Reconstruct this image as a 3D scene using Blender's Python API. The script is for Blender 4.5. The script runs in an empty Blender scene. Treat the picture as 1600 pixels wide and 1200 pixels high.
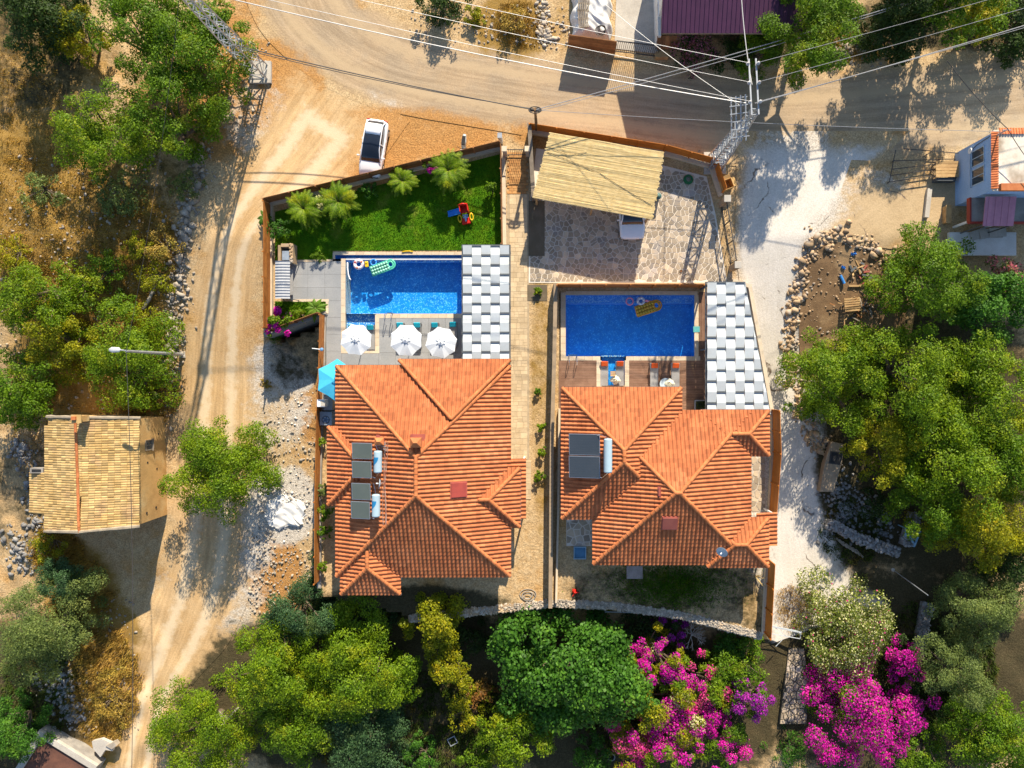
import bpy, bmesh, math, random
import numpy as np
from mathutils import Vector, Matrix, Euler

R = math.radians
random.seed(7)
rng = np.random.default_rng(11)
SC = bpy.context.scene
COL = SC.collection

# ------------------------------------------------------------------ camera, sky, sun, exposure
HC = 55.0                       # drone height, metres; 20 photo pixels per metre on the ground
NX, NY = 860.0, 590.0           # photo pixel straight below the drone
cam_d = bpy.data.cameras.new('drone_camera')
cam_d.sensor_width = 36.0
cam_d.lens = 36.0 * 1100.0 / 1600.0
cam_d.shift_x = (800.0 - NX) / 1600.0
cam_d.shift_y = (NY - 600.0) / 1600.0
cam_d.clip_end = 600.0
cam = bpy.data.objects.new('drone_camera', cam_d)
cam.location = (0, 0, HC)
COL.objects.link(cam)
SC.camera = cam

SUN_EL = math.atan(0.585)
SUN_AZ = math.atan2(0.235, 1.0)
w = bpy.data.worlds.new('World')
SC.world = w
w.use_nodes = True
nt = w.node_tree
bg = nt.nodes['Background']
sky = nt.nodes.new('ShaderNodeTexSky')
sky.sky_type = 'NISHITA'
sky.sun_disc = False
sky.sun_elevation = SUN_EL
sky.sun_rotation = SUN_AZ
sky.air_density = 1.0
sky.dust_density = 0.3
nt.links.new(sky.outputs[0], bg.inputs[0])
bg.inputs[1].default_value = 0.10
sun_d = bpy.data.lights.new('sun', 'SUN')
sun_d.energy = 5.0
sun_d.angle = R(0.5)
sun_d.color = (1.0, 0.89, 0.71)
sun = bpy.data.objects.new('sun', sun_d)
SV = Vector((math.sin(SUN_AZ) * math.cos(SUN_EL), math.cos(SUN_AZ) * math.cos(SUN_EL), math.sin(SUN_EL)))
sun.rotation_euler = SV.to_track_quat('Z', 'Y').to_euler()
sun.location = (20, 60, 60)
COL.objects.link(sun)
SC.view_settings.view_transform = 'Standard'
SC.view_settings.look = 'None'
SC.view_settings.gamma = 1.0
SC.view_settings.use_curve_mapping = False
SC.view_settings.exposure = 0.95
SC.cycles.max_bounces = 6
SC.cycles.transparent_max_bounces = 12
SC.cycles.use_denoising = True

# ------------------------------------------------------------------ places: photo pixel -> metres at a given height
def P(px, py, z=0.0):
    k = (1.0 - z / HC) / 20.0
    return Vector(((px - NX) * k, (NY - py) * k, z))

HYX = [-80, -36, -20, 0, 11, 100]
HYZ = [-4.6, -4.0, -3.2, -1.9, 0, 0]
def hY(y):
    return float(np.interp(y, HYX, HYZ))

def G(px, py, dz=0.0):
    z = 0.0
    for _ in range(5):
        z = hY(P(px, py, z).y)
    p = P(px, py, z + dz)
    return p

PZ = 0.06                       # level of the two terraces

# ------------------------------------------------------------------ materials
MATS = {}
def hx(s):
    s = s.lstrip('#')
    v = [int(s[i:i + 2], 16) / 255 for i in (0, 2, 4)]
    return tuple(c / 12.92 if c <= 0.04045 else ((c + 0.055) / 1.055) ** 2.4 for c in v)

def N(nt, t, **kw):
    n = nt.nodes.new(t)
    for k, v in kw.items():
        setattr(n, k, v)
    return n

def mixc(nt, fac, a, b, blend='MIX'):
    m = N(nt, 'ShaderNodeMix', data_type='RGBA', blend_type=blend)
    for sock, v in ((m.inputs[0], fac), (m.inputs[6], a), (m.inputs[7], b)):
        if isinstance(v, (int, float)):
            sock.default_value = v
        elif isinstance(v, tuple):
            sock.default_value = (*v[:3], 1)
        else:
            nt.links.new(v, sock)
    return m.outputs[2]

def mth(nt, op, a, b=None, clamp=False):
    m = N(nt, 'ShaderNodeMath', operation=op, use_clamp=clamp)
    for i, v in enumerate((a, b)):
        if v is None:
            continue
        if isinstance(v, (int, float)):
            m.inputs[i].default_value = v
        else:
            nt.links.new(v, m.inputs[i])
    return m.outputs[0]

def noise(nt, vec, scale, detail=4, rough=0.6):
    n = N(nt, 'ShaderNodeTexNoise')
    n.inputs['Scale'].default_value = scale
    n.inputs['Detail'].default_value = detail
    n.inputs['Roughness'].default_value = rough
    nt.links.new(vec, n.inputs['Vector'])
    return n.outputs[0]

def smooth(nt, v, lo, hi):
    m = N(nt, 'ShaderNodeMapRange', interpolation_type='SMOOTHSTEP')
    m.inputs[1].default_value = lo
    m.inputs[2].default_value = hi
    nt.links.new(v, m.inputs[0])
    return m.outputs[0]

def new_mat(name):
    m = bpy.data.materials.new(name)
    m.use_nodes = True
    nt = m.node_tree
    b = nt.nodes['Principled BSDF']
    return m, nt, b

def add_bump(nt, b, h, strength=0.4, dist=0.03):
    bp = N(nt, 'ShaderNodeBump')
    bp.inputs['Strength'].default_value = strength
    bp.inputs['Distance'].default_value = dist
    nt.links.new(h, bp.inputs['Height'])
    nt.links.new(bp.outputs[0], b.inputs['Normal'])

def pm(name, c1, c2=None, scale=3.0, rough=0.7, bump=0.2, metal=0.0, rand=0.0, island=0.0, fine=0.12, c3=None, spec=0.3, world=True):
    """two- or three-tone surface: broad noise mixes the tones, fine grain and (rand / island) one tone step per object or per piece"""
    if name in MATS:
        return MATS[name]
    m, nt, b = new_mat(name)
    if c2 is None:
        c2 = tuple(c * 0.8 for c in c1)
    if world:
        vec = N(nt, 'ShaderNodeNewGeometry').outputs['Position']
    else:
        vec = N(nt, 'ShaderNodeTexCoord').outputs['Object']
    f = smooth(nt, noise(nt, vec, scale, 5), 0.35, 0.65)
    c = mixc(nt, f, c1, c2)
    if c3 is not None:
        c = mixc(nt, smooth(nt, noise(nt, vec, scale * 0.45, 4), 0.52, 0.68), c, c3)
    g = noise(nt, vec, scale * 14, 3)
    if fine:
        c = mixc(nt, 1.0, c, mixc(nt, g, (1 - fine * 2,) * 3, (1 + fine * 2,) * 3), 'MULTIPLY')
    if rand:
        o = N(nt, 'ShaderNodeObjectInfo').outputs['Random']
        c = mixc(nt, 1.0, c, mixc(nt, o, (1 - rand,) * 3, (1 + rand,) * 3), 'MULTIPLY')
    if island:
        o = N(nt, 'ShaderNodeNewGeometry').outputs['Random Per Island']
        c = mixc(nt, 1.0, c, mixc(nt, o, (1 - island,) * 3, (1 + island,) * 3), 'MULTIPLY')
    nt.links.new(c, b.inputs['Base Color'])
    b.inputs['Roughness'].default_value = rough
    b.inputs['Metallic'].default_value = metal
    b.inputs['Specular IOR Level'].default_value = spec
    if bump:
        add_bump(nt, b, g, bump, 0.02)
    MATS[name] = m
    return m

def leaf_mat(name, c1, c2, c3=None, trans=0.42):
    if name in MATS:
        return MATS[name]
    m, nt, b = new_mat(name)
    geo = N(nt, 'ShaderNodeNewGeometry')
    isl = geo.outputs['Random Per Island']
    c = mixc(nt, smooth(nt, noise(nt, geo.outputs['Position'], 0.9, 3), 0.35, 0.65), c1, c2)
    if c3 is not None:
        c = mixc(nt, smooth(nt, noise(nt, geo.outputs['Position'], 0.55, 3), 0.55, 0.66), c, c3)
    g_ = 1.14 if name.startswith(('leaf_', 'palm')) else 1.0
    c = mixc(nt, 1.0, c, mixc(nt, isl, (0.55 * g_, 0.6 * g_, 0.5), (1.65 * g_, 1.5 * g_, 1.3)), 'MULTIPLY')
    nt.links.new(c, b.inputs['Base Color'])
    b.inputs['Roughness'].default_value = 0.55
    b.inputs['Specular IOR Level'].default_value = 0.25
    t = N(nt, 'ShaderNodeBsdfTranslucent')
    nt.links.new(mixc(nt, 1.0, c, (1.25, 1.2, 0.6), 'MULTIPLY'), t.inputs[0])
    mx = N(nt, 'ShaderNodeMixShader')
    mx.inputs[0].default_value = trans
    nt.links.new(b.outputs[0], mx.inputs[1])
    nt.links.new(t.outputs[0], mx.inputs[2])
    nt.links.new(mx.outputs[0], nt.nodes['Material Output'].inputs[0])
    MATS[name] = m
    return m

# ------------------------------------------------------------------ object helpers
def wl(o):
    v = Vector((0, 0, 0))
    while o is not None:
        v += o.location
        o = o.parent
    return v

def tag(o, label=None, cat=None, group=None, kind=None):
    if label: o['label'] = label
    if cat: o['category'] = cat
    if group: o['group'] = group
    if kind: o['kind'] = kind
    return o

def thing(name, label, cat, loc=(0, 0, 0), rotz=0.0, group=None):
    o = bpy.data.objects.new(name, None)
    o.empty_display_size = 0.3
    o.location = loc
    o.rotation_euler = (0, 0, rotz)
    COL.objects.link(o)
    return tag(o, label, cat, group)

def kids(o):
    return [c for c in bpy.data.objects if c.parent is o]

def copy_tree(o, parent=None):
    c = o.copy()
    COL.objects.link(c)
    c.parent = parent
    for ch in kids(o):
        copy_tree(ch, c)
    return c

def link_mesh(name, me, mat=None, parent=None, loc=None):
    o = bpy.data.objects.new(name, me)
    if mat is not None and not me.materials:
        me.materials.append(mat)
    COL.objects.link(o)
    if parent is not None:
        o.parent = parent
    if loc is not None:
        o.location = loc
    return o

def np_mesh(name, verts, faces, smooth_=False):
    """verts (n,3) and faces (m,k) arrays into a mesh quickly"""
    me = bpy.data.meshes.new(name)
    verts = np.asarray(verts, dtype=np.float32)
    faces = np.asarray(faces, dtype=np.int32)
    k = faces.shape[1]
    me.vertices.add(len(verts))
    me.vertices.foreach_set('co', verts.ravel())
    me.loops.add(faces.size)
    me.loops.foreach_set('vertex_index', faces.ravel())
    me.polygons.add(len(faces))
    me.polygons.foreach_set('loop_start', np.arange(0, faces.size, k, dtype=np.int32))
    me.polygons.foreach_set('loop_total', np.full(len(faces), k, dtype=np.int32))
    if smooth_:
        me.polygons.foreach_set('use_smooth', np.ones(len(faces), dtype=bool))
    me.update(calc_edges=True)
    return me

class MB:
    def __init__(s):
        s.v = []
        s.f = []
    def add(s, vs, fs):
        n = len(s.v)
        s.v += [tuple(v) for v in vs]
        s.f += [tuple(i + n for i in f) for f in fs]
        return s
    def box(s, c, d, rz=0.0, M=None):
        hx_, hy_, hz_ = d[0] / 2, d[1] / 2, d[2] / 2
        vs = [Vector((x * hx_, y * hy_, z * hz_)) for z in (-1, 1) for x, y in ((-1, -1), (1, -1), (1, 1), (-1, 1))]
        if M is None:
            M = Matrix.Rotation(rz, 3, 'Z')
        c = Vector(c)
        vs = [M @ v + c for v in vs]
        return s.add(vs, [(3, 2, 1, 0), (4, 5, 6, 7), (0, 1, 5, 4), (1, 2, 6, 5), (2, 3, 7, 6), (3, 0, 4, 7)])
    def bar(s, a, b, t, h=None):
        """square bar from a to b"""
        a, b = Vector(a), Vector(b)
        d = (b - a)
        q = d.to_track_quat('X', 'Z').to_matrix()
        return s.box((a + b) / 2, (d.length, t, h or t), M=q)
    def tube(s, a, b, r, r2=None, n=8, cap=True):
        a, b = Vector(a), Vector(b)
        r2 = r if r2 is None else r2
        q = (b - a).to_track_quat('Z', 'X').to_matrix()
        vs = []
        for p, rr in ((a, r), (b, r2)):
            for i in range(n):
                t = 2 * math.pi * i / n
                vs.append(p + q @ Vector((rr * math.cos(t), rr * math.sin(t), 0)))
        fs = [(i, (i + 1) % n, n + (i + 1) % n, n + i) for i in range(n)]
        if cap:
            fs += [tuple(range(n - 1, -1, -1)), tuple(range(n, 2 * n))]
        return s.add(vs, fs)
    def path(s, pts, r, n=6):
        pts = [Vector(p) for p in pts]
        rs = r if isinstance(r, (list, tuple)) else [r] * len(pts)
        vs = []
        for i, p in enumerate(pts):
            d = pts[min(i + 1, len(pts) - 1)] - pts[max(i - 1, 0)]
            if d.length < 1e-6:
                d = Vector((0, 0, 1))
            q = d.to_track_quat('Z', 'Y').to_matrix()
            for k in range(n):
                t = 2 * math.pi * k / n
                vs.append(p + q @ Vector((rs[i] * math.cos(t), rs[i] * math.sin(t), 0)))
        fs = []
        for i in range(len(pts) - 1):
            for k in range(n):
                fs.append((i * n + k, i * n + (k + 1) % n, (i + 1) * n + (k + 1) % n, (i + 1) * n + k))
        fs += [tuple(range(n - 1, -1, -1)), tuple(range((len(pts) - 1) * n, len(pts) * n))]
        return s.add(vs, fs)
    def lathe(s, prof, n=16, c=(0, 0, 0), M=None):
        vs = []
        c = Vector(c)
        M = M or Matrix.Identity(3)
        for r, z in prof:
            for i in range(n):
                t = 2 * math.pi * i / n
                vs.append(c + M @ Vector((r * math.cos(t), r * math.sin(t), z)))
        fs = []
        for j in range(len(prof) - 1):
            for i in range(n):
                fs.append((j * n + i, j * n + (i + 1) % n, (j + 1) * n + (i + 1) % n, (j + 1) * n + i))
        if prof[0][0] > 1e-4:
            fs.append(tuple(range(n - 1, -1, -1)))
        if prof[-1][0] > 1e-4:
            fs.append(tuple(range((len(prof) - 1) * n, len(prof) * n)))
        return s.add(vs, fs)
    def prism(s, poly, z0, z1):
        """polygon of (x, y); z0 / z1 numbers or functions of (x, y)"""
        a = sum(poly[i][0] * poly[(i + 1) % len(poly)][1] - poly[(i + 1) % len(poly)][0] * poly[i][1] for i in range(len(poly)))
        if a < 0:
            poly = poly[::-1]
        f0 = z0 if callable(z0) else (lambda x, y: z0)
        f1 = z1 if callable(z1) else (lambda x, y: z1)
        n = len(poly)
        vs = [(p[0], p[1], f0(p[0], p[1])) for p in poly] + [(p[0], p[1], f1(p[0], p[1])) for p in poly]
        return s.add(vs, [tuple(range(n - 1, -1, -1)), tuple(range(n, 2 * n))] + [(i, (i + 1) % n, n + (i + 1) % n, n + i) for i in range(n)])
    def torus(s, c, R_, r, n=24, m=8, M=None, sq=1.0):
        c = Vector(c)
        M = M or Matrix.Identity(3)
        vs = []
        for i in range(n):
            a = 2 * math.pi * i / n
            for j in range(m):
                b = 2 * math.pi * j / m
                vs.append(c + M @ Vector(((R_ + r * math.cos(b)) * math.cos(a), (R_ + r * math.cos(b)) * math.sin(a), r * sq * math.sin(b))))
        fs = [(i * m + j, ((i + 1) % n) * m + j, ((i + 1) % n) * m + (j + 1) % m, i * m + (j + 1) % m) for i in range(n) for j in range(m)]
        return s.add(vs, fs)
    def build(s, name, mat, parent=None, world=False, smooth_=False, bevel=0.0):
        me = bpy.data.meshes.new(name)
        off = wl(parent) if (world and parent is not None) else Vector((0, 0, 0))
        me.from_pydata([(v[0] - off.x, v[1] - off.y, v[2] - off.z) for v in s.v], [], s.f)
        if smooth_:
            me.polygons.foreach_set('use_smooth', np.ones(len(me.polygons), dtype=bool))
        if bevel:
            bm = bmesh.new()
            bm.from_mesh(me)
            es = [e for e in bm.edges if len(e.link_faces) == 2 and e.calc_face_angle(0) > 0.5]
            bmesh.ops.bevel(bm, geom=es, offset=bevel, segments=2, affect='EDGES', profile=0.5)
            bm.to_mesh(me)
            bm.free()
        me.update()
        return link_mesh(name, me, mat, parent)

_unit = {}
def piece(name, mat, parent, c, d, rz=0.0, rot=None, world=True):
    """a box piece sharing one mesh with every other piece of its kind"""
    key = (name, mat.name)
    if key not in _unit:
        bm = bmesh.new()
        bmesh.ops.create_cube(bm, size=1.0)
        me = bpy.data.meshes.new(name)
        bm.to_mesh(me)
        bm.free()
        me.materials.append(mat)
        _unit[key] = me
    o = bpy.data.objects.new(name, _unit[key])
    o.scale = d
    o.rotation_euler = rot if rot is not None else (0, 0, rz)
    c = Vector(c)
    if parent is not None:
        o.parent = parent
        if world:
            c = c - wl(parent)
    o.location = c
    COL.objects.link(o)
    return o

def clip_half(poly, a, b):
    """keep the part of the polygon left of the line a -> b"""
    out = []
    def side(p):
        return (b[0] - a[0]) * (p[1] - a[1]) - (b[1] - a[1]) * (p[0] - a[0])
    for i in range(len(poly)):
        p, q = poly[i], poly[(i + 1) % len(poly)]
        sp, sq = side(p), side(q)
        if sp >= 0:
            out.append(p)
        if (sp > 0 and sq < 0) or (sp < 0 and sq > 0):
            t = sp / (sp - sq)
            out.append((p[0] + (q[0] - p[0]) * t, p[1] + (q[1] - p[1]) * t))
    return out

def area(poly):
    return 0.5 * sum(poly[i][0] * poly[(i + 1) % len(poly)][1] - poly[(i + 1) % len(poly)][0] * poly[i][1] for i in range(len(poly)))

def ccw(poly):
    return poly if area(poly) > 0 else poly[::-1]

def shrink(poly, d):
    """inset a convex polygon by d"""
    poly = ccw(poly)
    out = poly
    n = len(poly)
    for i in range(n):
        a, b = poly[i], poly[(i + 1) % n]
        L = math.hypot(b[0] - a[0], b[1] - a[1])
        if L < 1e-6:
            continue
        nx, ny = -(b[1] - a[1]) / L * d, (b[0] - a[0]) / L * d
        out = clip_half(out, (a[0] + nx, a[1] + ny), (b[0] + nx, b[1] + ny))
        if len(out) < 3:
            return []
    return out

def in_poly(x, y, poly):
    """numpy point-in-polygon"""
    x = np.asarray(x, dtype=float); y = np.asarray(y, dtype=float)
    r = np.zeros(x.shape, dtype=bool)
    n = len(poly)
    for i in range(n):
        x0, y0 = poly[i]; x1, y1 = poly[(i + 1) % n]
        if y0 == y1:
            continue
        c = ((y0 > y) != (y1 > y)) & (x < (x1 - x0) * (y - y0) / (y1 - y0) + x0)
        r ^= c
    return r

def pxpoly(pts, z=0.0):
    return [tuple(P(a, b, z)[:2]) for a, b in pts]

# ------------------------------------------------------------------ palette
terracotta = pm('terracotta_roof_tile', (0.46, 0.155, 0.058), (0.40, 0.125, 0.046), 0.8, 0.8, 0.2, island=0.2, c3=(0.49, 0.18, 0.075))
ridge_clay = pm('ridge_clay', (0.52, 0.18, 0.065), (0.45, 0.14, 0.045), 3, 0.75, 0.1, rand=0.18)
plaster_cream = pm('cream_plaster', (0.62, 0.52, 0.38), (0.55, 0.45, 0.33), 1.5, 0.9, 0.1)
plaster_white = pm('white_plaster', (0.74, 0.72, 0.68), (0.66, 0.63, 0.58), 1.2, 0.9, 0.1)
plaster_grey = pm('grey_render', (0.34, 0.31, 0.27), (0.27, 0.25, 0.22), 1.0, 0.95, 0.2, c3=(0.22, 0.2, 0.18))
white_paint = pm('white_paint', (0.80, 0.80, 0.80), (0.76, 0.76, 0.76), 2, 0.35, 0.0, fine=0.02)
car_paint = pm('white_car_paint', (0.80, 0.80, 0.82), (0.78, 0.78, 0.80), 2, 0.22, 0.0, fine=0.0, spec=0.6)
black_trim = pm('black_trim', (0.02, 0.02, 0.022), (0.03, 0.03, 0.03), 3, 0.5, 0.0)
dark_glass = pm('dark_glass', (0.012, 0.016, 0.025), (0.016, 0.022, 0.035), 0.6, 0.05, 0.0, fine=0, spec=0.7)
window_pane = pm('window_pane', (0.03, 0.045, 0.06), (0.05, 0.07, 0.09), 0.6, 0.06, 0.0, fine=0, spec=0.7)
rubber = pm('tyre_rubber', (0.02, 0.02, 0.02), (0.03, 0.03, 0.03), 6, 0.85, 0.1)
alu = pm('aluminium', (0.62, 0.63, 0.65), (0.55, 0.56, 0.58), 3, 0.35, 0.0, metal=0.8, fine=0.04)
galv = pm('galvanised_steel', (0.42, 0.44, 0.46), (0.34, 0.36, 0.39), 3, 0.45, 0.0, metal=0.5, fine=0.05)
steel = pm('polished_steel', (0.7, 0.7, 0.72), (0.65, 0.65, 0.68), 3, 0.15, 0.0, metal=1.0, fine=0)
dark_metal = pm('dark_metal', (0.05, 0.048, 0.046), (0.07, 0.065, 0.06), 4, 0.5, 0.0)
fence_wood = pm('stained_fence_wood', (0.42, 0.16, 0.035), (0.34, 0.115, 0.022), 2.0, 0.65, 0.2, rand=0.2)
fence_brown = pm('brown_fence_wood', (0.30, 0.13, 0.045), (0.22, 0.09, 0.03), 2.0, 0.7, 0.2, rand=0.25)
raw_wood = pm('raw_timber', (0.48, 0.31, 0.14), (0.38, 0.23, 0.1), 2.0, 0.8, 0.2, rand=0.2)
old_wood = pm('weathered_timber', (0.30, 0.25, 0.19), (0.2, 0.16, 0.12), 2.5, 0.9, 0.3, rand=0.25)
coping = pm('travertine_coping', (0.62, 0.50, 0.36), (0.55, 0.43, 0.30), 2.0, 0.7, 0.15, rand=0.08)
grey_tile = pm('grey_deck_tile', (0.31, 0.31, 0.31), (0.27, 0.275, 0.28), 0.8, 0.7, 0.1, rand=0.05)
deck_wood = pm('brown_deck_board', (0.22, 0.125, 0.08), (0.17, 0.09, 0.055), 1.5, 0.7, 0.15, rand=0.2, island=0.15)
flag = pm('flagstone', (0.46, 0.36, 0.25), (0.37, 0.30, 0.225), 1.5, 0.85, 0.25, rand=0.32, c3=(0.35, 0.31, 0.28), island=0.2)
grout = pm('pale_mortar', (0.72, 0.64, 0.54), (0.66, 0.58, 0.48), 3, 0.95, 0.2)
paver = pm('sandstone_paver', (0.56, 0.43, 0.27), (0.50, 0.37, 0.22), 1.5, 0.85, 0.2, rand=0.14)
stone_m = pm('limestone', (0.40, 0.345, 0.28), (0.31, 0.265, 0.21), 2.0, 0.95, 0.4, rand=0.2, island=0.3, c3=(0.43, 0.31, 0.19))
stone_o = pm('ochre_stone', (0.42, 0.29, 0.17), (0.33, 0.23, 0.14), 2.5, 0.95, 0.4, rand=0.3, island=0.3, c3=(0.36, 0.31, 0.26))
stone_g = pm('grey_stone', (0.30, 0.29, 0.28), (0.22, 0.21, 0.20), 2.5, 0.95, 0.4, rand=0.25, island=0.3)
bark = pm('bark', (0.16, 0.12, 0.085), (0.10, 0.075, 0.05), 4, 0.95, 0.4)
pale_bark = pm('pale_bark', (0.42, 0.37, 0.30), (0.32, 0.28, 0.22), 4, 0.95, 0.3)
canvas_white = pm('white_canvas', (0.70, 0.72, 0.74), (0.66, 0.68, 0.70), 1.5, 0.9, 0.05, fine=0.03)
canvas_blue = pm('blue_canvas', (0.07, 0.50, 0.75), (0.06, 0.45, 0.68), 1.5, 0.85, 0.05, fine=0.03)
shade_grey = pm('pale_grey_shade_panel', (0.55, 0.58, 0.585), (0.51, 0.54, 0.545), 0.7, 0.6, 0.04, fine=0.04, rand=0.10, c3=(0.48, 0.50, 0.49))
slate = pm('slate_frame', (0.10, 0.11, 0.12), (0.08, 0.09, 0.10), 2, 0.6, 0.0)
mattress = pm('grey_mattress', (0.30, 0.29, 0.28), (0.26, 0.25, 0.24), 2, 0.9, 0.1)
turq = pm('turquoise_pillow', (0.015, 0.40, 0.52), (0.01, 0.34, 0.46), 3, 0.85, 0.05)
orange_p = pm('orange_pillow', (0.70, 0.11, 0.02), (0.62, 0.09, 0.015), 3, 0.85, 0.05)
red_pl = pm('red_plastic', (0.60, 0.02, 0.012), (0.55, 0.018, 0.01), 3, 0.35, 0.0, fine=0)
yellow_pl = pm('yellow_plastic', (0.75, 0.48, 0.02), (0.72, 0.44, 0.015), 3, 0.35, 0.0, fine=0)
blue_pl = pm('blue_plastic', (0.02, 0.20, 0.65), (0.018, 0.18, 0.6), 3, 0.35, 0.0, fine=0)
green_pl = pm('mint_plastic', (0.10, 0.52, 0.36), (0.08, 0.47, 0.33), 3, 0.3, 0.0, fine=0)
pink_pl = pm('pink_plastic', (0.72, 0.30, 0.42), (0.7, 0.26, 0.38), 3, 0.3, 0.0, fine=0)
gold_pl = pm('gold_plastic', (0.62, 0.30, 0.03), (0.56, 0.26, 0.02), 3, 0.3, 0.0, fine=0)
concrete = pm('pale_concrete', (0.48, 0.44, 0.38), (0.40, 0.36, 0.31), 0.7, 0.9, 0.2, c3=(0.52, 0.48, 0.42))
tarp = pm('white_tarp', (0.74, 0.73, 0.71), (0.62, 0.60, 0.57), 1.5, 0.6, 0.1)
reed = pm('split_reed', (0.70, 0.54, 0.27), (0.62, 0.46, 0.21), 2.5, 0.85, 0.2, island=0.22)
maroon = pm('maroon_metal_sheet', (0.085, 0.028, 0.070), (0.07, 0.024, 0.06), 1, 0.5, 0.05, rand=0.06)
hatch_red = pm('red_hatch_sheet', (0.34, 0.06, 0.045), (0.28, 0.05, 0.04), 2, 0.5, 0.1)
blue_wall = pm('blue_wall_paint', (0.34, 0.50, 0.76), (0.30, 0.45, 0.70), 0.8, 0.85, 0.1)
old_tile = pm('old_buff_tile', (0.50, 0.345, 0.15), (0.42, 0.27, 0.10), 1.0, 0.85, 0.2, island=0.32, c3=(0.36, 0.23, 0.11))
adobe = pm('earth_wall', (0.62, 0.38, 0.15), (0.52, 0.31, 0.12), 1.0, 0.95, 0.8, c3=(0.60, 0.42, 0.2))
solar_m = pm('solar_absorber', (0.105, 0.125, 0.112), (0.095, 0.115, 0.104), 0.7, 0.25, 0.0, fine=0.02, spec=0.5)
solar_b = pm('blue_solar_absorber', (0.045, 0.058, 0.075), (0.05, 0.063, 0.08), 0.7, 0.2, 0.0, fine=0.02, spec=0.5)
tank_m = pm('tank_enamel', (0.36, 0.48, 0.55), (0.33, 0.44, 0.51), 2, 0.35, 0.0, fine=0.02)
tank_blue = pm('tank_blue_print', (0.02, 0.20, 0.42), (0.02, 0.18, 0.38), 2, 0.35, 0.0, fine=0)
wire_dark = pm('dark_cable', (0.05, 0.045, 0.045), (0.06, 0.055, 0.05), 2, 0.6, 0.0)
wire_pale = pm('aluminium_cable', (0.38, 0.38, 0.39), (0.33, 0.33, 0.34), 2, 0.5, 0.0, metal=0.3)
L_bright = leaf_mat('leaf_bright', (0.145, 0.225, 0.006), (0.085, 0.165, 0.006), (0.205, 0.25, 0.008))
L_mid = leaf_mat('leaf_mid', (0.10, 0.185, 0.006), (0.065, 0.14, 0.006), (0.155, 0.215, 0.008))
L_deep = leaf_mat('leaf_deep', (0.06, 0.165, 0.018), (0.038, 0.115, 0.014), (0.095, 0.21, 0.025))
L_dark = leaf_mat('leaf_dark', (0.035, 0.07, 0.015), (0.025, 0.05, 0.012))
L_olive = leaf_mat('leaf_olive', (0.135, 0.185, 0.06), (0.095, 0.14, 0.05), (0.17, 0.21, 0.07))
L_teal = leaf_mat('leaf_teal', (0.05, 0.11, 0.05), (0.035, 0.08, 0.04), (0.08, 0.13, 0.05))
L_yellow = leaf_mat('leaf_yellow', (0.23, 0.235, 0.006), (0.155, 0.19, 0.006), (0.28, 0.245, 0.008))
L_dry = leaf_mat('leaf_dry', (0.30, 0.21, 0.045), (0.20, 0.14, 0.03), (0.24, 0.20, 0.04), 0.2)
F_mag = leaf_mat('petal_magenta', (0.52, 0.004, 0.36), (0.38, 0.005, 0.29), (0.58, 0.02, 0.38), 0.3)
F_pink = leaf_mat('petal_pink', (0.58, 0.02, 0.28), (0.56, 0.07, 0.26), (0.50, 0.01, 0.27), 0.3)
F_pur = leaf_mat('petal_purple', (0.36, 0.02, 0.40), (0.28, 0.015, 0.34), (0.42, 0.06, 0.42), 0.3)
F_white = leaf_mat('petal_white', (0.52, 0.56, 0.28), (0.48, 0.48, 0.28), (0.44, 0.36, 0.28), 0.3)
# ------------------------------------------------------------------ terrain: one sheet, soil kinds in a zone attribute
def blobs(X, Y, lst):
    px = NX + X * 20.0
    py = NY - Y * 20.0
    out = np.zeros_like(X)
    for cx, cy, rx, ry, wgt in lst:
        d = ((px - cx) / rx) ** 2 + ((py - cy) / ry) ** 2
        out = np.maximum(out, wgt * np.clip(1.6 - d, 0, 1))
    return out

Z_STRAW = [(70, 350, 150, 150, 1), (150, 560, 140, 120, .8), (40, 130, 130, 160, .6), (200, 400, 80, 120, .8), (170, 1060, 60, 130, 1.0), (130, 930, 60, 80, .7),
           (240, 300, 60, 60, .5), (430, 460, 14, 60, .2), (845, 600, 16, 260, .5), (800, 45, 60, 60, .8), (900, 30, 40, 60, .4), (1330, 70, 60, 30, .7), (1240, 950, 40, 40, .8), (1180, 950, 30, 30, .5)]
Z_RED = [(420, 130, 80, 70, .9), (340, 130, 60, 120, .9), (560, 250, 110, 60, .75), (640, 205, 160, 45, .7), (900, 200, 110, 40, .8), (210, 1150, 40, 90, 1.0), (430, 900, 45, 70, .85),
         (490, 640, 25, 60, .7), (440, 520, 26, 40, .7), (700, 210, 60, 30, .6), (270, 170, 60, 80, .6), (1340, 330, 60, 60, .3), (1480, 190, 140, 30, .45), (240, 600, 60, 70, .6),
         (1060, 225, 50, 20, .7), (380, 30, 30, 60, .5), (470, 300, 80, 40, .5)]
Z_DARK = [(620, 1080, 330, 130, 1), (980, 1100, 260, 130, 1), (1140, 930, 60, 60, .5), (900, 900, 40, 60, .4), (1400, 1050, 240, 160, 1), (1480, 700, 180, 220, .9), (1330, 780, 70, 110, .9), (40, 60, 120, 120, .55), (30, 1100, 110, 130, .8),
          (470, 560, 50, 50, .5), (640, 945, 160, 30, .8), (1000, 925, 140, 40, .5), (1230, 40, 130, 60, .7), (1480, 30, 160, 50, .7), (50, 780, 80, 100, .5), (1320, 450, 0, 0, .5), (250, 260, 70, 70, .4), (160, 290, 60, 90, .35)]
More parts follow.
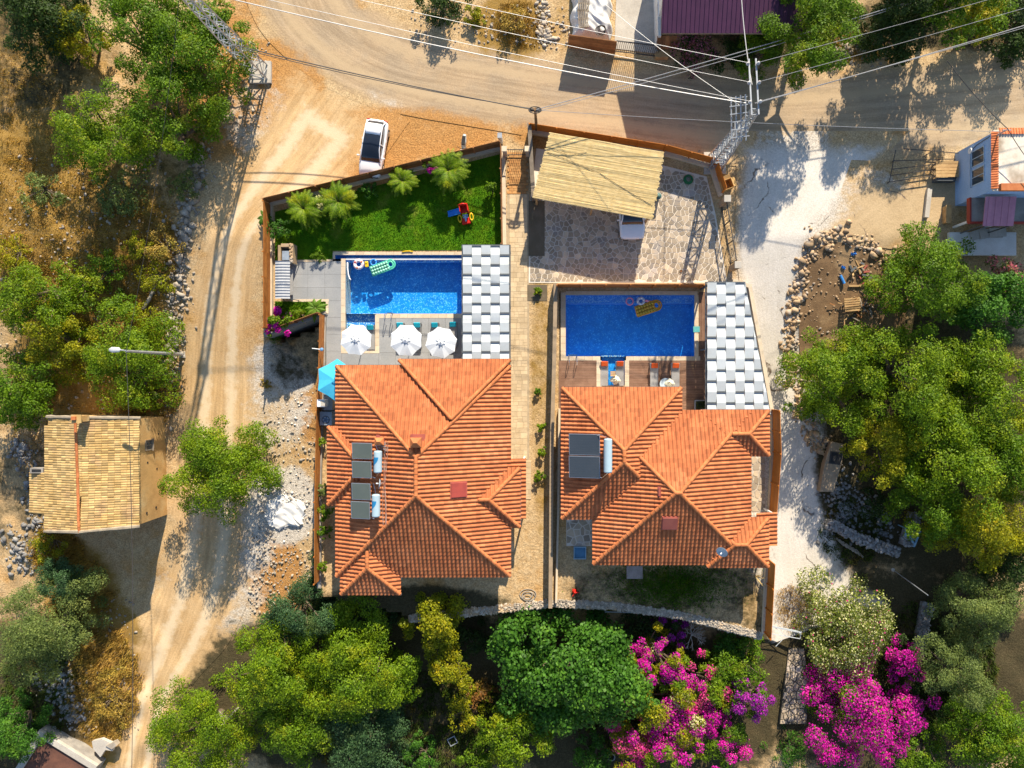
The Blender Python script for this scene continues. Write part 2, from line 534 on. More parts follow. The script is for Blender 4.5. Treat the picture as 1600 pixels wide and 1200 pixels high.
Z_PALE = [(440, 790, 55, 60, 1), (430, 620, 60, 90, .55), (470, 597, 22, 16, .9), (370, 840, 60, 70, .7), (1240, 420, 90, 230, .8), (1230, 760, 80, 180, .9), (620, 140, 50, 30, .6), (400, 180, 60, 60, .4), (1340, 300, 90, 40, .4), (360, 920, 60, 80, .5), (255, 950, 30, 60, .3)]

def zones(X, Y):
    return np.stack([blobs(X, Y, Z_STRAW), blobs(X, Y, Z_RED), blobs(X, Y, Z_DARK), blobs(X, Y, Z_PALE)], axis=1)

def set_zone(me):
    n = len(me.vertices)
    co = np.empty(n * 3, dtype=np.float32)
    me.vertices.foreach_get('co', co)
    co = co.reshape(-1, 3)
    k = 1.0 / (1.0 - co[:, 2] / HC)
    a = me.color_attributes.new('zone', 'FLOAT_COLOR', 'POINT')
    a.data.foreach_set('color', zones(co[:, 0] * k, co[:, 1] * k).astype(np.float32).ravel())

def soil_color(nt):
    pos = N(nt, 'ShaderNodeNewGeometry').outputs['Position']
    at = N(nt, 'ShaderNodeAttribute', attribute_name='zone')
    sep = N(nt, 'ShaderNodeSeparateColor')
    nt.links.new(at.outputs['Color'], sep.inputs[0])
    n1 = noise(nt, pos, 0.35, 6, 0.65)
    n2 = noise(nt, pos, 1.7, 5, 0.65)
    n3 = noise(nt, pos, 9.0, 4, 0.7)
    nn = mth(nt, 'SUBTRACT', mth(nt, 'ADD', mth(nt, 'MULTIPLY', n1, 0.9), mth(nt, 'MULTIPLY', n2, 0.8)), 0.85)
    def fac(ch, lo=0.25, hi=0.7):
        return smooth(nt, mth(nt, 'ADD', mth(nt, 'MULTIPLY', mth(nt, 'ADD', ch, nn), mth(nt, 'GREATER_THAN', ch, 0.01)), 0.0), lo, hi)
    c = mixc(nt, smooth(nt, n2, 0.3, 0.7), (0.49, 0.33, 0.165), (0.57, 0.42, 0.24))
    c = mixc(nt, smooth(nt, n1, 0.5, 0.7), c, (0.50, 0.295, 0.115))
    c = mixc(nt, fac(sep.outputs[1]), c, mixc(nt, n2, (0.50, 0.23, 0.065), (0.42, 0.25, 0.10)))
    c = mixc(nt, fac(sep.outputs[0]), c, mixc(nt, smooth(nt, n3, 0.35, 0.65), (0.38, 0.23, 0.055), (0.27, 0.17, 0.055)))
    c = mixc(nt, fac(at.outputs['Alpha']), c, mixc(nt, n3, (0.50, 0.45, 0.38), (0.66, 0.60, 0.52)))
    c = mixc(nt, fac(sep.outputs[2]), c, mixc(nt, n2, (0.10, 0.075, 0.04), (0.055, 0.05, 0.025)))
    # stones and grit
    v = N(nt, 'ShaderNodeTexVoronoi', feature='F1')
    v.inputs['Scale'].default_value = 3.0
    nt.links.new(pos, v.inputs['Vector'])
    c = mixc(nt, 1.0, c, mixc(nt, smooth(nt, n3, 0.3, 0.7), (0.62, 0.60, 0.58), (1.22, 1.22, 1.22)), 'MULTIPLY')
    gr = noise(nt, pos, 32.0, 2, 0.6)
    c = mixc(nt, 1.0, c, mixc(nt, smooth(nt, gr, 0.35, 0.65), (0.78, 0.77, 0.76), (1.16, 1.16, 1.16)), 'MULTIPLY')
    return c, pos, n1, n2, n3

def soil_mat():
    m, nt, b = new_mat('soil')
    c, pos, n1, n2, n3 = soil_color(nt)
    nt.links.new(c, b.inputs['Base Color'])
    b.inputs['Roughness'].default_value = 0.95
    b.inputs['Specular IOR Level'].default_value = 0.1
    add_bump(nt, b, mth(nt, 'ADD', n3, mth(nt, 'MULTIPLY', n2, 1.5)), 0.6, 0.08)
    return m
SOIL = soil_mat()

# outline of the two terraces (photo pixels at terrace level)
PLAT_PX = [(424, 318), (783, 231), (832, 206), (1036, 240), (1112, 262), (1126, 310), (1146, 440), (1170, 446), (1206, 650), (1206, 705), (1192, 990), (1090, 968), (960, 945), (858, 940), (780, 955), (640, 962), (500, 930), (493, 800), (498, 600), (505, 494), (412, 524)]
PLAT = ccw(pxpoly(PLAT_PX, PZ))

def terrain_z(X, Y):
    z = np.interp(Y, HYX, HYZ)
    bump = (0.16 * np.sin(X * 0.9 + 1.3 * np.sin(Y * 0.5)) * np.sin(Y * 0.8 + X * 0.2) + 0.10 * np.sin(X * 2.1 + 0.7) * np.sin(Y * 1.9 + np.sin(X)))
    px = NX + X * 20.0
    wild = np.clip((260 - px) / 60, 0, 1) + 0.6 * np.clip((Y * -20 + NY - 960) / 60, 0, 1) * np.clip((px - 320) / 60, 0, 1)
    return z + bump * np.clip(wild, 0, 1) - 0.02

def make_ground():
    xs = np.concatenate([np.arange(-110, -52, 3.0), np.arange(-52, 46, 0.4), np.arange(46, 112, 3.0)])
    ys = np.concatenate([np.arange(-100, -38, 3.0), np.arange(-38, 36, 0.4), np.arange(36, 102, 3.0)])
    X, Y = np.meshgrid(xs, ys)
    X = X.ravel(); Y = Y.ravel()
    Z = terrain_z(X, Y)
    cx = sum(p[0] for p in PLAT) / len(PLAT); cy = sum(p[1] for p in PLAT) / len(PLAT)
    inner = [(p[0] + (cx - p[0]) * 0.03, p[1] + (cy - p[1]) * 0.03) for p in PLAT]
    Z = np.where(in_poly(X, Y, inner), -5.0, Z)
    nx, ny = len(xs), len(ys)
    idx = np.arange(nx * ny).reshape(ny, nx)
    F = np.stack([idx[:-1, :-1].ravel(), idx[:-1, 1:].ravel(), idx[1:, 1:].ravel(), idx[1:, :-1].ravel()], axis=1)
    me = np_mesh('ground', np.stack([X, Y, Z], axis=1), F, True)
    set_zone(me)
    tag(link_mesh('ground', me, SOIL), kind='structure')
make_ground()

# pools: rectangles left out of the terrace sheet
POOLS_PX = [(521, 397, 721, 549), (877, 456, 1090, 605)]
HOLES = [pxpoly([(a, b), (c, b), (c, d), (a, d)], PZ) for a, b, c, d in POOLS_PX]

def make_terrace():
    step = 0.3
    xs = np.arange(-26, 22, step); ys = np.arange(-24, 22, step)
    X, Y = np.meshgrid(xs, ys)
    ny, nx = X.shape
    cx, cy = X[:-1, :-1] + step / 2, Y[:-1, :-1] + step / 2
    keep = in_poly(cx, cy, PLAT)
    for h in HOLES:
        x0 = min(p[0] for p in h); x1 = max(p[0] for p in h); y0 = min(p[1] for p in h); y1 = max(p[1] for p in h)
        keep &= ~((cx > x0) & (cx < x1) & (cy > y0) & (cy < y1))
    idx = np.arange(nx * ny).reshape(ny, nx)
    F = np.stack([idx[:-1, :-1], idx[:-1, 1:], idx[1:, 1:], idx[1:, :-1]], axis=2)[keep]
    V = np.stack([X.ravel(), Y.ravel(), np.full(X.size, PZ)], axis=1)
    used = np.unique(F)
    remap = np.zeros(X.size, dtype=np.int32); remap[used] = np.arange(len(used))
    me = np_mesh('terrace_ground', V[used], remap[F])
    set_zone(me)
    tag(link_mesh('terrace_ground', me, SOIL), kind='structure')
make_terrace()

# ------------------------------------------------------------------ roads: ribbons along photo centre lines, soil colour blended in at their ragged edges
def catmull(pts, n=10):
    out = []
    pts = [pts[0]] + list(pts) + [pts[-1]]
    for i in range(1, len(pts) - 2):
        p0, p1, p2, p3 = [np.array(p, dtype=float) for p in pts[i - 1:i + 3]]
        for k in range(n):
            t = k / n
            out.append(0.5 * ((2 * p1) + (-p0 + p2) * t + (2 * p0 - 5 * p1 + 4 * p2 - p3) * t * t + (-p0 + 3 * p1 - 3 * p2 + p3) * t ** 3))
    out.append(np.array(pts[-2], dtype=float))
    return out

def ribbon(name, left, right, mat, lift, nv=24, n=14, ends=0):
    """sheet between two photo polylines; 'edge' attribute = (u metres, v -1..1)"""
    L = catmull(left, n); Rr = catmull(right, n)
    V = []; E = []
    u = 0.0; prev = None
    for a, b in zip(L, Rr):
        c = (a + b) / 2
        if prev is not None:
            u += np.linalg.norm(c - prev) / 20
        prev = c
        for j in range(nv + 1):
            t = j / nv
            q = a + (b - a) * t
            p = G(q[0], q[1])
            V.append((p.x, p.y, float(terrain_z(np.array([p.x]), np.array([p.y]))[0]) + 0.03 + lift)); E.append((u, t * 2 - 1, 0, 1))
    E = [(e_[0], e_[1], ends and max(0.0, 1 - e_[0] / 6.0), 1) for e_ in E]
    m = nv + 1
    idx = np.arange(len(V)).reshape(-1, m)
    F = np.stack([idx[:-1, :-1].ravel(), idx[:-1, 1:].ravel(), idx[1:, 1:].ravel(), idx[1:, :-1].ravel()], axis=1)
    V = np.array(V)
    a0, a1, a2 = V[F[0][0]], V[F[0][1]], V[F[0][2]]
    if np.cross(a1 - a0, a2 - a0)[2] < 0:
        F = F[:, ::-1]
    me = np_mesh(name, V, F, True)
    set_zone(me)
    at = me.color_attributes.new('edge', 'FLOAT_COLOR', 'POINT')
    at.data.foreach_set('color', np.array(E, dtype=np.float32).ravel())
    o = link_mesh(name, me, mat)
    return tag(o, kind='structure')

def road_mat(name, base1, base2, track, soft=0.35, tracks=True, crack=False, tw=0.36):
    m, nt, b = new_mat(name)
    c0, pos, n1, n2, n3 = soil_color(nt)
    at = N(nt, 'ShaderNodeAttribute', attribute_name='edge')
    sep = N(nt, 'ShaderNodeSeparateColor')
    nt.links.new(at.outputs['Color'], sep.inputs[0])
    v = mth(nt, 'MAXIMUM', mth(nt, 'ABSOLUTE', sep.outputs[1]), mth(nt, 'MULTIPLY', sep.outputs[2], 1.15))
    c = mixc(nt, smooth(nt, n1, 0.35, 0.65), base1, base2)
    c = mixc(nt, 1.0, c, mixc(nt, smooth(nt, n3, 0.25, 0.75), (0.86, 0.85, 0.84), (1.12, 1.12, 1.12)), 'MULTIPLY')
    cb = N(nt, 'ShaderNodeCombineXYZ')
    amt_ = 1.0 if tracks else 0.25
    nt.links.new(mth(nt, 'MULTIPLY', sep.outputs[0], 0.16), cb.inputs[0]); nt.links.new(mth(nt, 'MULTIPLY', sep.outputs[1], 9.0), cb.inputs[1])
    st = noise(nt, cb.outputs[0], 1.0, 5, 0.7)
    c = mixc(nt, amt_, c, mixc(nt, smooth(nt, st, 0.3, 0.7), (0.80, 0.78, 0.75), (1.16, 1.16, 1.16)), 'MULTIPLY')
    if tracks:
        d = mth(nt, 'ABSOLUTE', mth(nt, 'SUBTRACT', v, tw))
        d = mth(nt, 'ADD', d, mth(nt, 'MULTIPLY', mth(nt, 'SUBTRACT', n2, 0.5), 0.35))
        f = mth(nt, 'SUBTRACT', 1.0, smooth(nt, d, 0.02, 0.2))
        c = mixc(nt, mth(nt, 'MULTIPLY', f, 0.8), c, track)
    if crack:
        vo = N(nt, 'ShaderNodeTexVoronoi', feature='DISTANCE_TO_EDGE')
        vo.inputs['Scale'].default_value = 0.22
        wv = N(nt, 'ShaderNodeVectorMath', operation='ADD')
        nz = N(nt, 'ShaderNodeTexNoise'); nz.inputs['Scale'].default_value = 0.8; nz.inputs['Detail'].default_value = 5
        nt.links.new(pos, nz.inputs['Vector'])
        nt.links.new(pos, wv.inputs[0]); nt.links.new(nz.outputs['Color'], wv.inputs[1])
        nt.links.new(wv.outputs[0], vo.inputs['Vector'])
        cr = mth(nt, 'SUBTRACT', 1.0, smooth(nt, vo.outputs[0], 0.004, 0.014))
        c = mixc(nt, mth(nt, 'MULTIPLY', cr, smooth(nt, n1, 0.5, 0.6)), c, (0.16, 0.12, 0.09))
    e = mth(nt, 'ADD', v, mth(nt, 'ADD', mth(nt, 'MULTIPLY', mth(nt, 'SUBTRACT', n2, 0.5), soft * 1.6), mth(nt, 'MULTIPLY', mth(nt, 'SUBTRACT', n1, 0.5), soft * 1.8)))
    c = mixc(nt, smooth(nt, e, 0.92 - soft, 0.97), c, c0)
    nt.links.new(c, b.inputs['Base Color'])
    b.inputs['Roughness'].default_value = 0.92
    b.inputs['Specular IOR Level'].default_value = 0.15
    add_bump(nt, b, mth(nt, 'ADD', n3, n2), 0.35, 0.05)
    return m

asphalt = road_mat('dusty_old_asphalt', (0.42, 0.305, 0.19), (0.36, 0.275, 0.185), (0.47, 0.345, 0.21), 0.3, True, False, 0.42)
track_m = road_mat('packed_dirt', (0.56, 0.385, 0.205), (0.52, 0.34, 0.165), (0.68, 0.54, 0.36), 0.4, True, False, 0.3)
drive_m = road_mat('worn_concrete', (0.66, 0.61, 0.55), (0.60, 0.55, 0.48), (0.66, 0.60, 0.52), 0.2, False, True)
ribbon('road', [(300, -220), (375, -20), (430, 75), (560, 160), (780, 205), (960, 232), (1130, 258), (1290, 262), (1440, 255), (1620, 250), (1900, 262)],
       [(560, -220), (575, -20), (610, 20), (690, 55), (800, 75), (960, 95), (1120, 108), (1270, 108), (1400, 92), (1620, 62), (1900, 20)], asphalt, 0.010)
ribbon('dirt_track', [(470, 60), (392, 190), (330, 330), (288, 460), (272, 640), (258, 780), (235, 900), (200, 1010), (180, 1120), (165, 1240)],
       [(640, 190), (560, 290), (425, 380), (408, 500), (408, 640), (404, 760), (400, 890), (360, 1000), (290, 1090), (250, 1240)], track_m, 0.004, ends=1)
ribbon('driveway', [(1150, 205), (1150, 300), (1150, 400), (1172, 520), (1200, 640), (1196, 760), (1190, 880), (1186, 960), (1190, 1010)],
       [(1420, 205), (1330, 300), (1262, 380), (1240, 470), (1240, 580), (1275, 690), (1290, 790), (1330, 880), (1400, 940)], drive_m, 0.016, ends=1)
ribbon('concrete_apron', [(1330, 250), (1300, 330), (1260, 372)], [(1620, 262), (1560, 300), (1400, 390)], road_mat('sandy_concrete', (0.50, 0.37, 0.22), (0.44, 0.32, 0.185), (0.5, 0.4, 0.3), 0.3, False, True), 0.022, 16, 8, ends=1)

# ------------------------------------------------------------------ overlays on the terraces
def sheet(name, px, mat, z=PZ, t=0.04, kind='structure', parent=None):
    mb = MB()
    mb.prism(pxpoly(px, z), z - 0.02, z + t)
    o = mb.build(name, mat, parent, world=True)
    if kind and parent is None:
        o['kind'] = kind
    return o

def grass_mat():
    m, nt, b = new_mat('lawn_grass')
    pos = N(nt, 'ShaderNodeNewGeometry').outputs['Position']
    n1 = noise(nt, pos, 0.8, 5); n2 = noise(nt, pos, 12, 4, 0.7)
    c = mixc(nt, smooth(nt, n1, 0.35, 0.65), (0.045, 0.15, 0.004), (0.10, 0.21, 0.006))
    c = mixc(nt, smooth(nt, noise(nt, pos, 0.5, 4), 0.56, 0.7), c, (0.17, 0.22, 0.025))
    c = mixc(nt, 1.0, c, mixc(nt, n2, (0.5, 0.5, 0.5), (1.5, 1.5, 1.5)), 'MULTIPLY')
    nt.links.new(c, b.inputs['Base Color'])
    b.inputs['Roughness'].default_value = 0.9
    b.inputs['Specular IOR Level'].default_value = 0.1
    add_bump(nt, b, n2, 0.8, 0.06)
    return m
GRASS = grass_mat()
LAWN_PX = [(430, 331), (781, 241), (783, 386), (722, 391), (520, 392), (520, 405), (456, 407), (430, 407)]
sheet('lawn', LAWN_PX, GRASS, t=0.03)
sheet('garden_lawn', [(430, 471), (509, 471), (509, 488), (430, 516)], GRASS, t=0.03)

blade_m = leaf_mat('grass_blade', (0.06, 0.17, 0.004), (0.10, 0.21, 0.006), (0.17, 0.23, 0.01), 0.25)
straw_m = leaf_mat('straw_blade', (0.40, 0.27, 0.06), (0.30, 0.19, 0.05), (0.36, 0.28, 0.06), 0.2)
def blades(name, label, X, Y, Z, hmin, hmax, mat, wd=0.025, lean=0.5):
    n = len(X)
    a = rng.uniform(0, 2 * np.pi, n); h = rng.uniform(hmin, hmax, n); b = rng.uniform(0, 2 * np.pi, n)
    dx, dy = np.cos(a) * wd, np.sin(a) * wd
    lx, ly = np.cos(b) * h * lean, np.sin(b) * h * lean
    V = np.stack([np.stack([X - dx, Y - dy, Z], 1), np.stack([X + dx, Y + dy, Z], 1), np.stack([X + lx, Y + ly, Z + h], 1)], 1).reshape(-1, 3)
    me = np_mesh(name, V, np.arange(3 * n).reshape(-1, 3))
    o = link_mesh(name, me, mat)
    return tag(o, label, 'grass', kind='stuff')
def scatter_poly(px, n, z=PZ):
    poly = pxpoly(px, z)
    x0 = min(p[0] for p in poly); x1 = max(p[0] for p in poly); y0 = min(p[1] for p in poly); y1 = max(p[1] for p in poly)
    X = rng.uniform(x0, x1, n * 2); Y = rng.uniform(y0, y1, n * 2)
    k = in_poly(X, Y, poly)
    return X[k][:n], Y[k][:n]
X, Y = scatter_poly(LAWN_PX, 42000)
blades('grass', 'short mown green grass of the fenced lawn beside the pool', X, Y, np.full(len(X), PZ + 0.03), 0.04, 0.10, blade_m, 0.02)
X, Y = rng.normal((1050 - NX) / 20, 2.2, 16000), rng.normal((NY - 912) / 20, 1.0, 16000)
k_ = in_poly(X, Y, PLAT) & (Y < -14)
blades('grass', 'patchy shaded grass below the eave of the right villa', X[k_], Y[k_], np.full(k_.sum(), PZ), 0.05, 0.14, blade_m, 0.04)
X, Y = scatter_poly([(430, 471), (509, 471), (509, 488), (430, 516)], 5000)
blades('grass', 'green grass of the small wedge bed by the grey deck', X, Y, np.full(len(X), PZ + 0.03), 0.05, 0.14, blade_m, 0.02)
def wild(pts, n, mat, label, hmin, hmax, wd, lean=0.6, name='dry_grass'):
    xs, ys, zs = [], [], []
    for (cx, cy, rx, ry, k) in pts:
        q = int(n * k)
        r = np.sqrt(rng.uniform(0, 1, q)); t = rng.uniform(0, 2 * np.pi, q)
        for px, py in zip(cx + rx * r * np.cos(t), cy + ry * r * np.sin(t)):
            p = G(px, py)
            xs.append(p.x); ys.append(p.y)
    xs = np.array(xs); ys = np.array(ys)
    # tufts
    xs = np.repeat(xs, 14) + rng.normal(0, 0.16, len(xs) * 14); ys = np.repeat(ys, 14) + rng.normal(0, 0.16, len(ys) * 14)
    return blades(name, label, xs, ys, terrain_z(xs, ys), hmin, hmax, mat, wd, lean)
wild([(70, 340, 110, 110, 1), (150, 470, 120, 80, .7), (210, 400, 70, 90, .7), (30, 170, 70, 100, .4), (60, 640, 70, 60, .3), (230, 350, 50, 60, .3)], 1000, straw_m, 'dry yellow grass tufts over the field at the left', 0.06, 0.22, 0.022)
wild([(165, 1070, 55, 90, 1), (130, 930, 50, 60, .4), (235, 620, 50, 40, .4), (90, 860, 40, 40, .5)], 700, straw_m, 'dry straw tufts beside the track near the low shed', 0.15, 0.5, 0.03)
wild([(810, 40, 40, 40, .5), (1330, 75, 50, 22, .4), (1240, 950, 30, 35, .5), (845, 600, 10, 150, .12), (845, 800, 10, 120, .08)], 500, straw_m, 'dry straw tufts along the road edge and garden walls', 0.08, 0.3, 0.02)
wild([(432, 495, 12, 40, 1.0)], 300, blade_m, 'green weeds along the outside of the west fence', 0.08, 0.25, 0.025, name='weeds')
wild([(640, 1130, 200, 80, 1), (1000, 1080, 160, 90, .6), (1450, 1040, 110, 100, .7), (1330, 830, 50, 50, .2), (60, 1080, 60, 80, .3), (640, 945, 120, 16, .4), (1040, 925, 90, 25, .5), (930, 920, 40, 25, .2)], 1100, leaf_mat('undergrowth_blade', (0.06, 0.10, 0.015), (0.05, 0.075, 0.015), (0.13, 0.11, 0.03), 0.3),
     'low green undergrowth on the shaded garden floor', 0.12, 0.45, 0.04, 0.7, name='undergrowth')

# loose stones
def ico():
    bm = bmesh.new()
    bmesh.ops.create_icosphere(bm, subdivisions=1, radius=1.0)
    v = np.array([tuple(q.co) for q in bm.verts]); f = np.array([[q.index for q in p.verts] for p in bm.faces])
    bm.free()
    return v, f
ICV, ICF = ico()
def stones_mesh(name, X, Y, Z, S, flat=0.65):
    n = len(X); k = len(ICV)
    rot = rng.uniform(0, 2 * np.pi, n); c, s = np.cos(rot), np.sin(rot)
    base = np.sign(ICV[None]) * np.abs(ICV[None]) ** 0.75 * rng.uniform(0.55, 1.25, (n, k, 1))
    sx = S * rng.uniform(0.8, 1.35, n); sy = S * rng.uniform(0.65, 1.0, n); sz = S * rng.uniform(flat * .7, flat * 1.2, n)
    x = base[:, :, 0] * sx[:, None]; y = base[:, :, 1] * sy[:, None]; z = base[:, :, 2] * sz[:, None]
    V = np.stack([x * c[:, None] - y * s[:, None] + X[:, None], x * s[:, None] + y * c[:, None] + Y[:, None], z + Z[:, None]], 2).reshape(-1, 3)
    F = (ICF[None] + (np.arange(n) * k)[:, None, None]).reshape(-1, 3)
    return np_mesh(name, V, F)
def stones_along(pts, wpx, n, smin, smax):
    c = catmull(pts, 12)
    xs, ys, ss = [], [], []
    for _ in range(n):
        i = rng.integers(0, len(c) - 1)
        q = c[i] + (c[i + 1] - c[i]) * rng.uniform() + rng.normal(0, wpx / 2.2, 2)
        p = G(q[0], q[1])
        xs.append(p.x); ys.append(p.y); ss.append(smin + (smax - smin) * rng.uniform() ** 2.2)
    return np.array(xs), np.array(ys), np.array(ss)
def stone_stuff(name, label, X, Y, S, mat, zoff=0.3, cat='stones'):
    me = stones_mesh(name, X, Y, terrain_z(X, Y) + S * zoff, S)
    return tag(link_mesh(name, me, mat), label, cat, kind='stuff')
def stone_things(name, label, cat, group, X, Y, S, mat, zoff=0.35, zadd=0.0):
    for x, y, s in zip(X, Y, S):
        a = np.array([0.0])
        me = stones_mesh(name, a, a, a, np.array([s]), 0.75)
        o = link_mesh(name, me, mat, None, (x, y, float(terrain_z(np.array([x]), np.array([y]))[0]) + s * zoff + zadd))
        tag(o, label, cat, group)
RUB = [(318, 235), (300, 300), (285, 370), (278, 440), (272, 500), (268, 560), (262, 640)]
X, Y, S = stones_along(RUB, 22, 900, 0.05, 0.2)
stone_stuff('rubble', 'small pale rubble spilled along the left edge of the dirt track', X, Y, S, stone_m)
X, Y, S = stones_along(RUB[:6], 15, 130, 0.14, 0.36)
stone_things('rubble_boulder', 'pale limestone boulder in the rubble bank left of the dirt track', 'boulder', 'boulders in the rubble bank by the track', X, Y, S, stone_m)
def field_stones(n, boxes, smin, smax):
    xs, ys, ss = [], [], []
    for (x0, y0, x1, y1, k) in boxes:
        for _ in range(int(n * k)):
            p = G(rng.uniform(x0, x1), rng.uniform(y0, y1))
            xs.append(p.x); ys.append(p.y); ss.append(smin + (smax - smin) * rng.uniform() ** 3)
    return np.array(xs), np.array(ys), np.array(ss)
X, Y, S = field_stones(800, [(0, 240, 260, 480, 1), (0, 480, 270, 640, .6), (300, 60, 420, 200, .5), (390, 830, 430, 960, .4), (130, 930, 215, 1160, .4), (400, 640, 495, 900, .6), (420, 860, 500, 950, .3), (640, 10, 890, 75, .5), (1270, 60, 1400, 105, .3)], 0.03, 0.16)
stone_stuff('field_stones', 'scattered small stones over dry ground and track verges', X, Y, S, stone_m)
X, Y, S = stones_along([(90, 1040), (100, 1090), (120, 1120), (60, 1060)], 26, 420, 0.06, 0.24)
stone_stuff('shed_rubble', 'grey rubble heap behind the low shed', X, Y, S, stone_g)
X, Y, S = stones_along([(20, 830), (40, 880), (60, 760), (30, 700), (70, 830)], 22, 420, 0.06, 0.26)
stone_stuff('house_rubble', 'grey rubble on the west side of the old tiled house', X, Y, S, stone_g)
X, Y, S = stones_along([(845, 0), (850, 40), (858, 66)], 14, 220, 0.06, 0.22)
stone_stuff('road_rubble', 'pale rubble pile by the road left of the tarp heap', X, Y, S, stone_m)
X, Y, S = stones_along([(1280, 95), (1320, 80), (1345, 62), (1300, 88)], 14, 320, 0.05, 0.2)
stone_stuff('verge_rubble', 'rubble verge between the two tree clumps above the road', X, Y, S, stone_m)
X, Y, S = stones_along([(1050, 238), (1080, 246), (1110, 252)], 9, 300, 0.04, 0.1)
stone_stuff('gravel', 'grey gravel outside the orange fence below the lattice mast', X, Y, S, stone_g)
X, Y, S = stones_along([(440, 780), (460, 800), (430, 800), (470, 597)], 26, 350, 0.04, 0.14)
stone_stuff('white_rubble', 'white lime rubble around the torn sacks', X, Y, S, pm('lime_stone', (0.66, 0.62, 0.56), (0.55, 0.51, 0.45), 2, 0.95, 0.3, island=0.2))
# stones edging the waste lot
EDGE = [(1385, 400), (1340, 378), (1300, 368), (1268, 384), (1254, 420), (1246, 460), (1238, 500), (1236, 540), (1238, 580), (1252, 640), (1268, 680), (1282, 700)]
X, Y, S = stones_along(EDGE, 15, 900, 0.05, 0.2)
stone_stuff('edge_rubble', 'small ochre rubble between the edging stones of the waste lot', X, Y, S, stone_o)
X, Y, S = stones_along(EDGE, 19, 190, 0.13, 0.34)
stone_things('edging_stone', 'rough ochre stone edging the brown waste lot beside the driveway', 'stone', 'stones edging the waste lot', X, Y, S, stone_o)
X, Y, S = field_stones(800, [(1262, 385, 1390, 540, 1)], 0.025, 0.13)
LOT = pm('brown_lot_soil', (0.23, 0.14, 0.07), (0.15, 0.09, 0.045), 0.8, 0.95, 0.8, c3=(0.29, 0.19, 0.10), fine=.25)
mb = MB()
lot_px = [(1262, 395), (1300, 376), (1345, 386), (1400, 410), (1420, 480), (1390, 560), (1330, 600), (1250, 590), (1248, 500)]
lp = [G(a, b) for a, b in lot_px]
mb.add([(p.x, p.y, hY(p.y) + 0.03) for p in lp][::-1] if area([(p.x, p.y) for p in lp]) < 0 else [(p.x, p.y, hY(p.y) + 0.03) for p in lp], [tuple(range(len(lp)))])
tag(mb.build('waste_lot', LOT), kind='structure')
stone_stuff('lot_stones', 'scattered small stones on the brown waste lot', X, Y, S, stone_o, 0.5)
# dark stones of the ruined ground right of the driveway
X, Y, S = stones_along([(1300, 770), (1330, 800), (1300, 820), (1360, 790), (1380, 830), (1310, 740)], 26, 700, 0.05, 0.22)
stone_stuff('ruin_rubble', 'dark rubble under the trees right of the driveway', X, Y, S, stone_g)
# ------------------------------------------------------------------ walls and board fences of the two terraces
def wall_line(name, label, px, t, z0, z1, mat, zp=PZ, cat='wall', cap=None, parent=None):
    """masonry wall along photo points taken at height zp"""
    pts = [P(a, b, zp) for a, b in px]
    root = thing(name, label, cat, (pts[0].x, pts[0].y, z0)) if parent is None else parent
    for i, (a, b) in enumerate(zip(pts, pts[1:])):
        d = (b - a); L = d.length
        az = math.atan2(d.y, d.x)
        c = (a + b) / 2
        mb = MB()
        mb.box((c.x, c.y, (z0 + z1) / 2 - i * 0.002), (L + t * 0.96, t - i * 0.003, z1 - z0), az)
        mb.build('wall_length', mat, root, world=True)
        if cap is not None:
            piece('coping_stone', cap, root, (c.x, c.y, z1 + 0.035 - i * 0.002), (L + t * 0.9, t + 0.08 - i * 0.003, 0.07), az)
    return root

def fence(name, label, px, z0, z1, n, mat, zp=PZ, gap=0.012, t=0.03, post=0.09, bay=2.0, vertical=False, postmat=None, cat='fence', group=None):
    """horizontal boards between posts; every board and post is a piece of its own"""
    pts = [P(a, b, zp) for a, b in px]
    root = thing(name, label, cat, (pts[0].x, pts[0].y, z0), group=group)
    bh = (z1 - z0) / n
    for i, (a, b) in enumerate(zip(pts, pts[1:])):
        a = Vector((a.x, a.y, 0)); b = Vector((b.x, b.y, 0))
        d = b - a; L = d.length; u = d / L
        az = math.atan2(d.y, d.x)
        k = max(1, round(L / bay))
        nrm = Vector((-u.y, u.x, 0)) * 0.05
        for j in range(k + 1):
            if i > 0 and j == 0:
                continue
            p = a + u * (L * j / k)
            piece('post', postmat or mat, root, (p.x, p.y, (z0 + z1 + 0.05) / 2), (post, post, z1 - z0 + 0.05), az)
        for j in range(k):
            c = a + u * (L * (j + 0.5) / k) + nrm
            for q in range(n):
                piece('board', mat, root, (c.x, c.y, z0 + bh * (q + 0.5)), (L / k - 0.01, t, bh - gap), az + random.uniform(-.002, .002))
    return root

# left lot
wall_line('retaining_wall', 'rendered base wall under the long wooden fence above the lawn', [(424, 320), (783, 233)], 0.25, -0.3, 0.42, plaster_cream)
fence('wooden_fence', 'brown slatted wooden fence along the upper edge of the lawn, shrubs against it', [(424, 319), (783, 232)], 0.42, 1.75, 8, fence_brown)
wall_line('retaining_wall', 'rendered base wall under the wooden fence on the track side of the lawn', [(425, 324), (425, 512)], 0.25, -2.6, 0.42, plaster_cream)
fence('wooden_fence', 'tall orange brown wooden fence between the dirt track and the lawn', [(424, 322), (424, 514)], 0.42, 1.75, 8, fence_wood)
wall_line('retaining_wall', 'slanting grey retaining wall below the magenta flowers', [(418, 523), (508, 490)], 0.3, -3.2, 0.42, plaster_grey)
fence('wooden_fence', 'short slanting wooden fence beside the magenta flowers and banana plant', [(430, 518), (504, 491)], 0.42, 1.3, 5, fence_brown)
wall_line('retaining_wall', 'grey retaining wall holding the left villa above the dirt track', [(508, 492), (506, 575), (503, 640), (500, 780), (500, 915)], 0.3, -3.6, 0.35, plaster_grey)
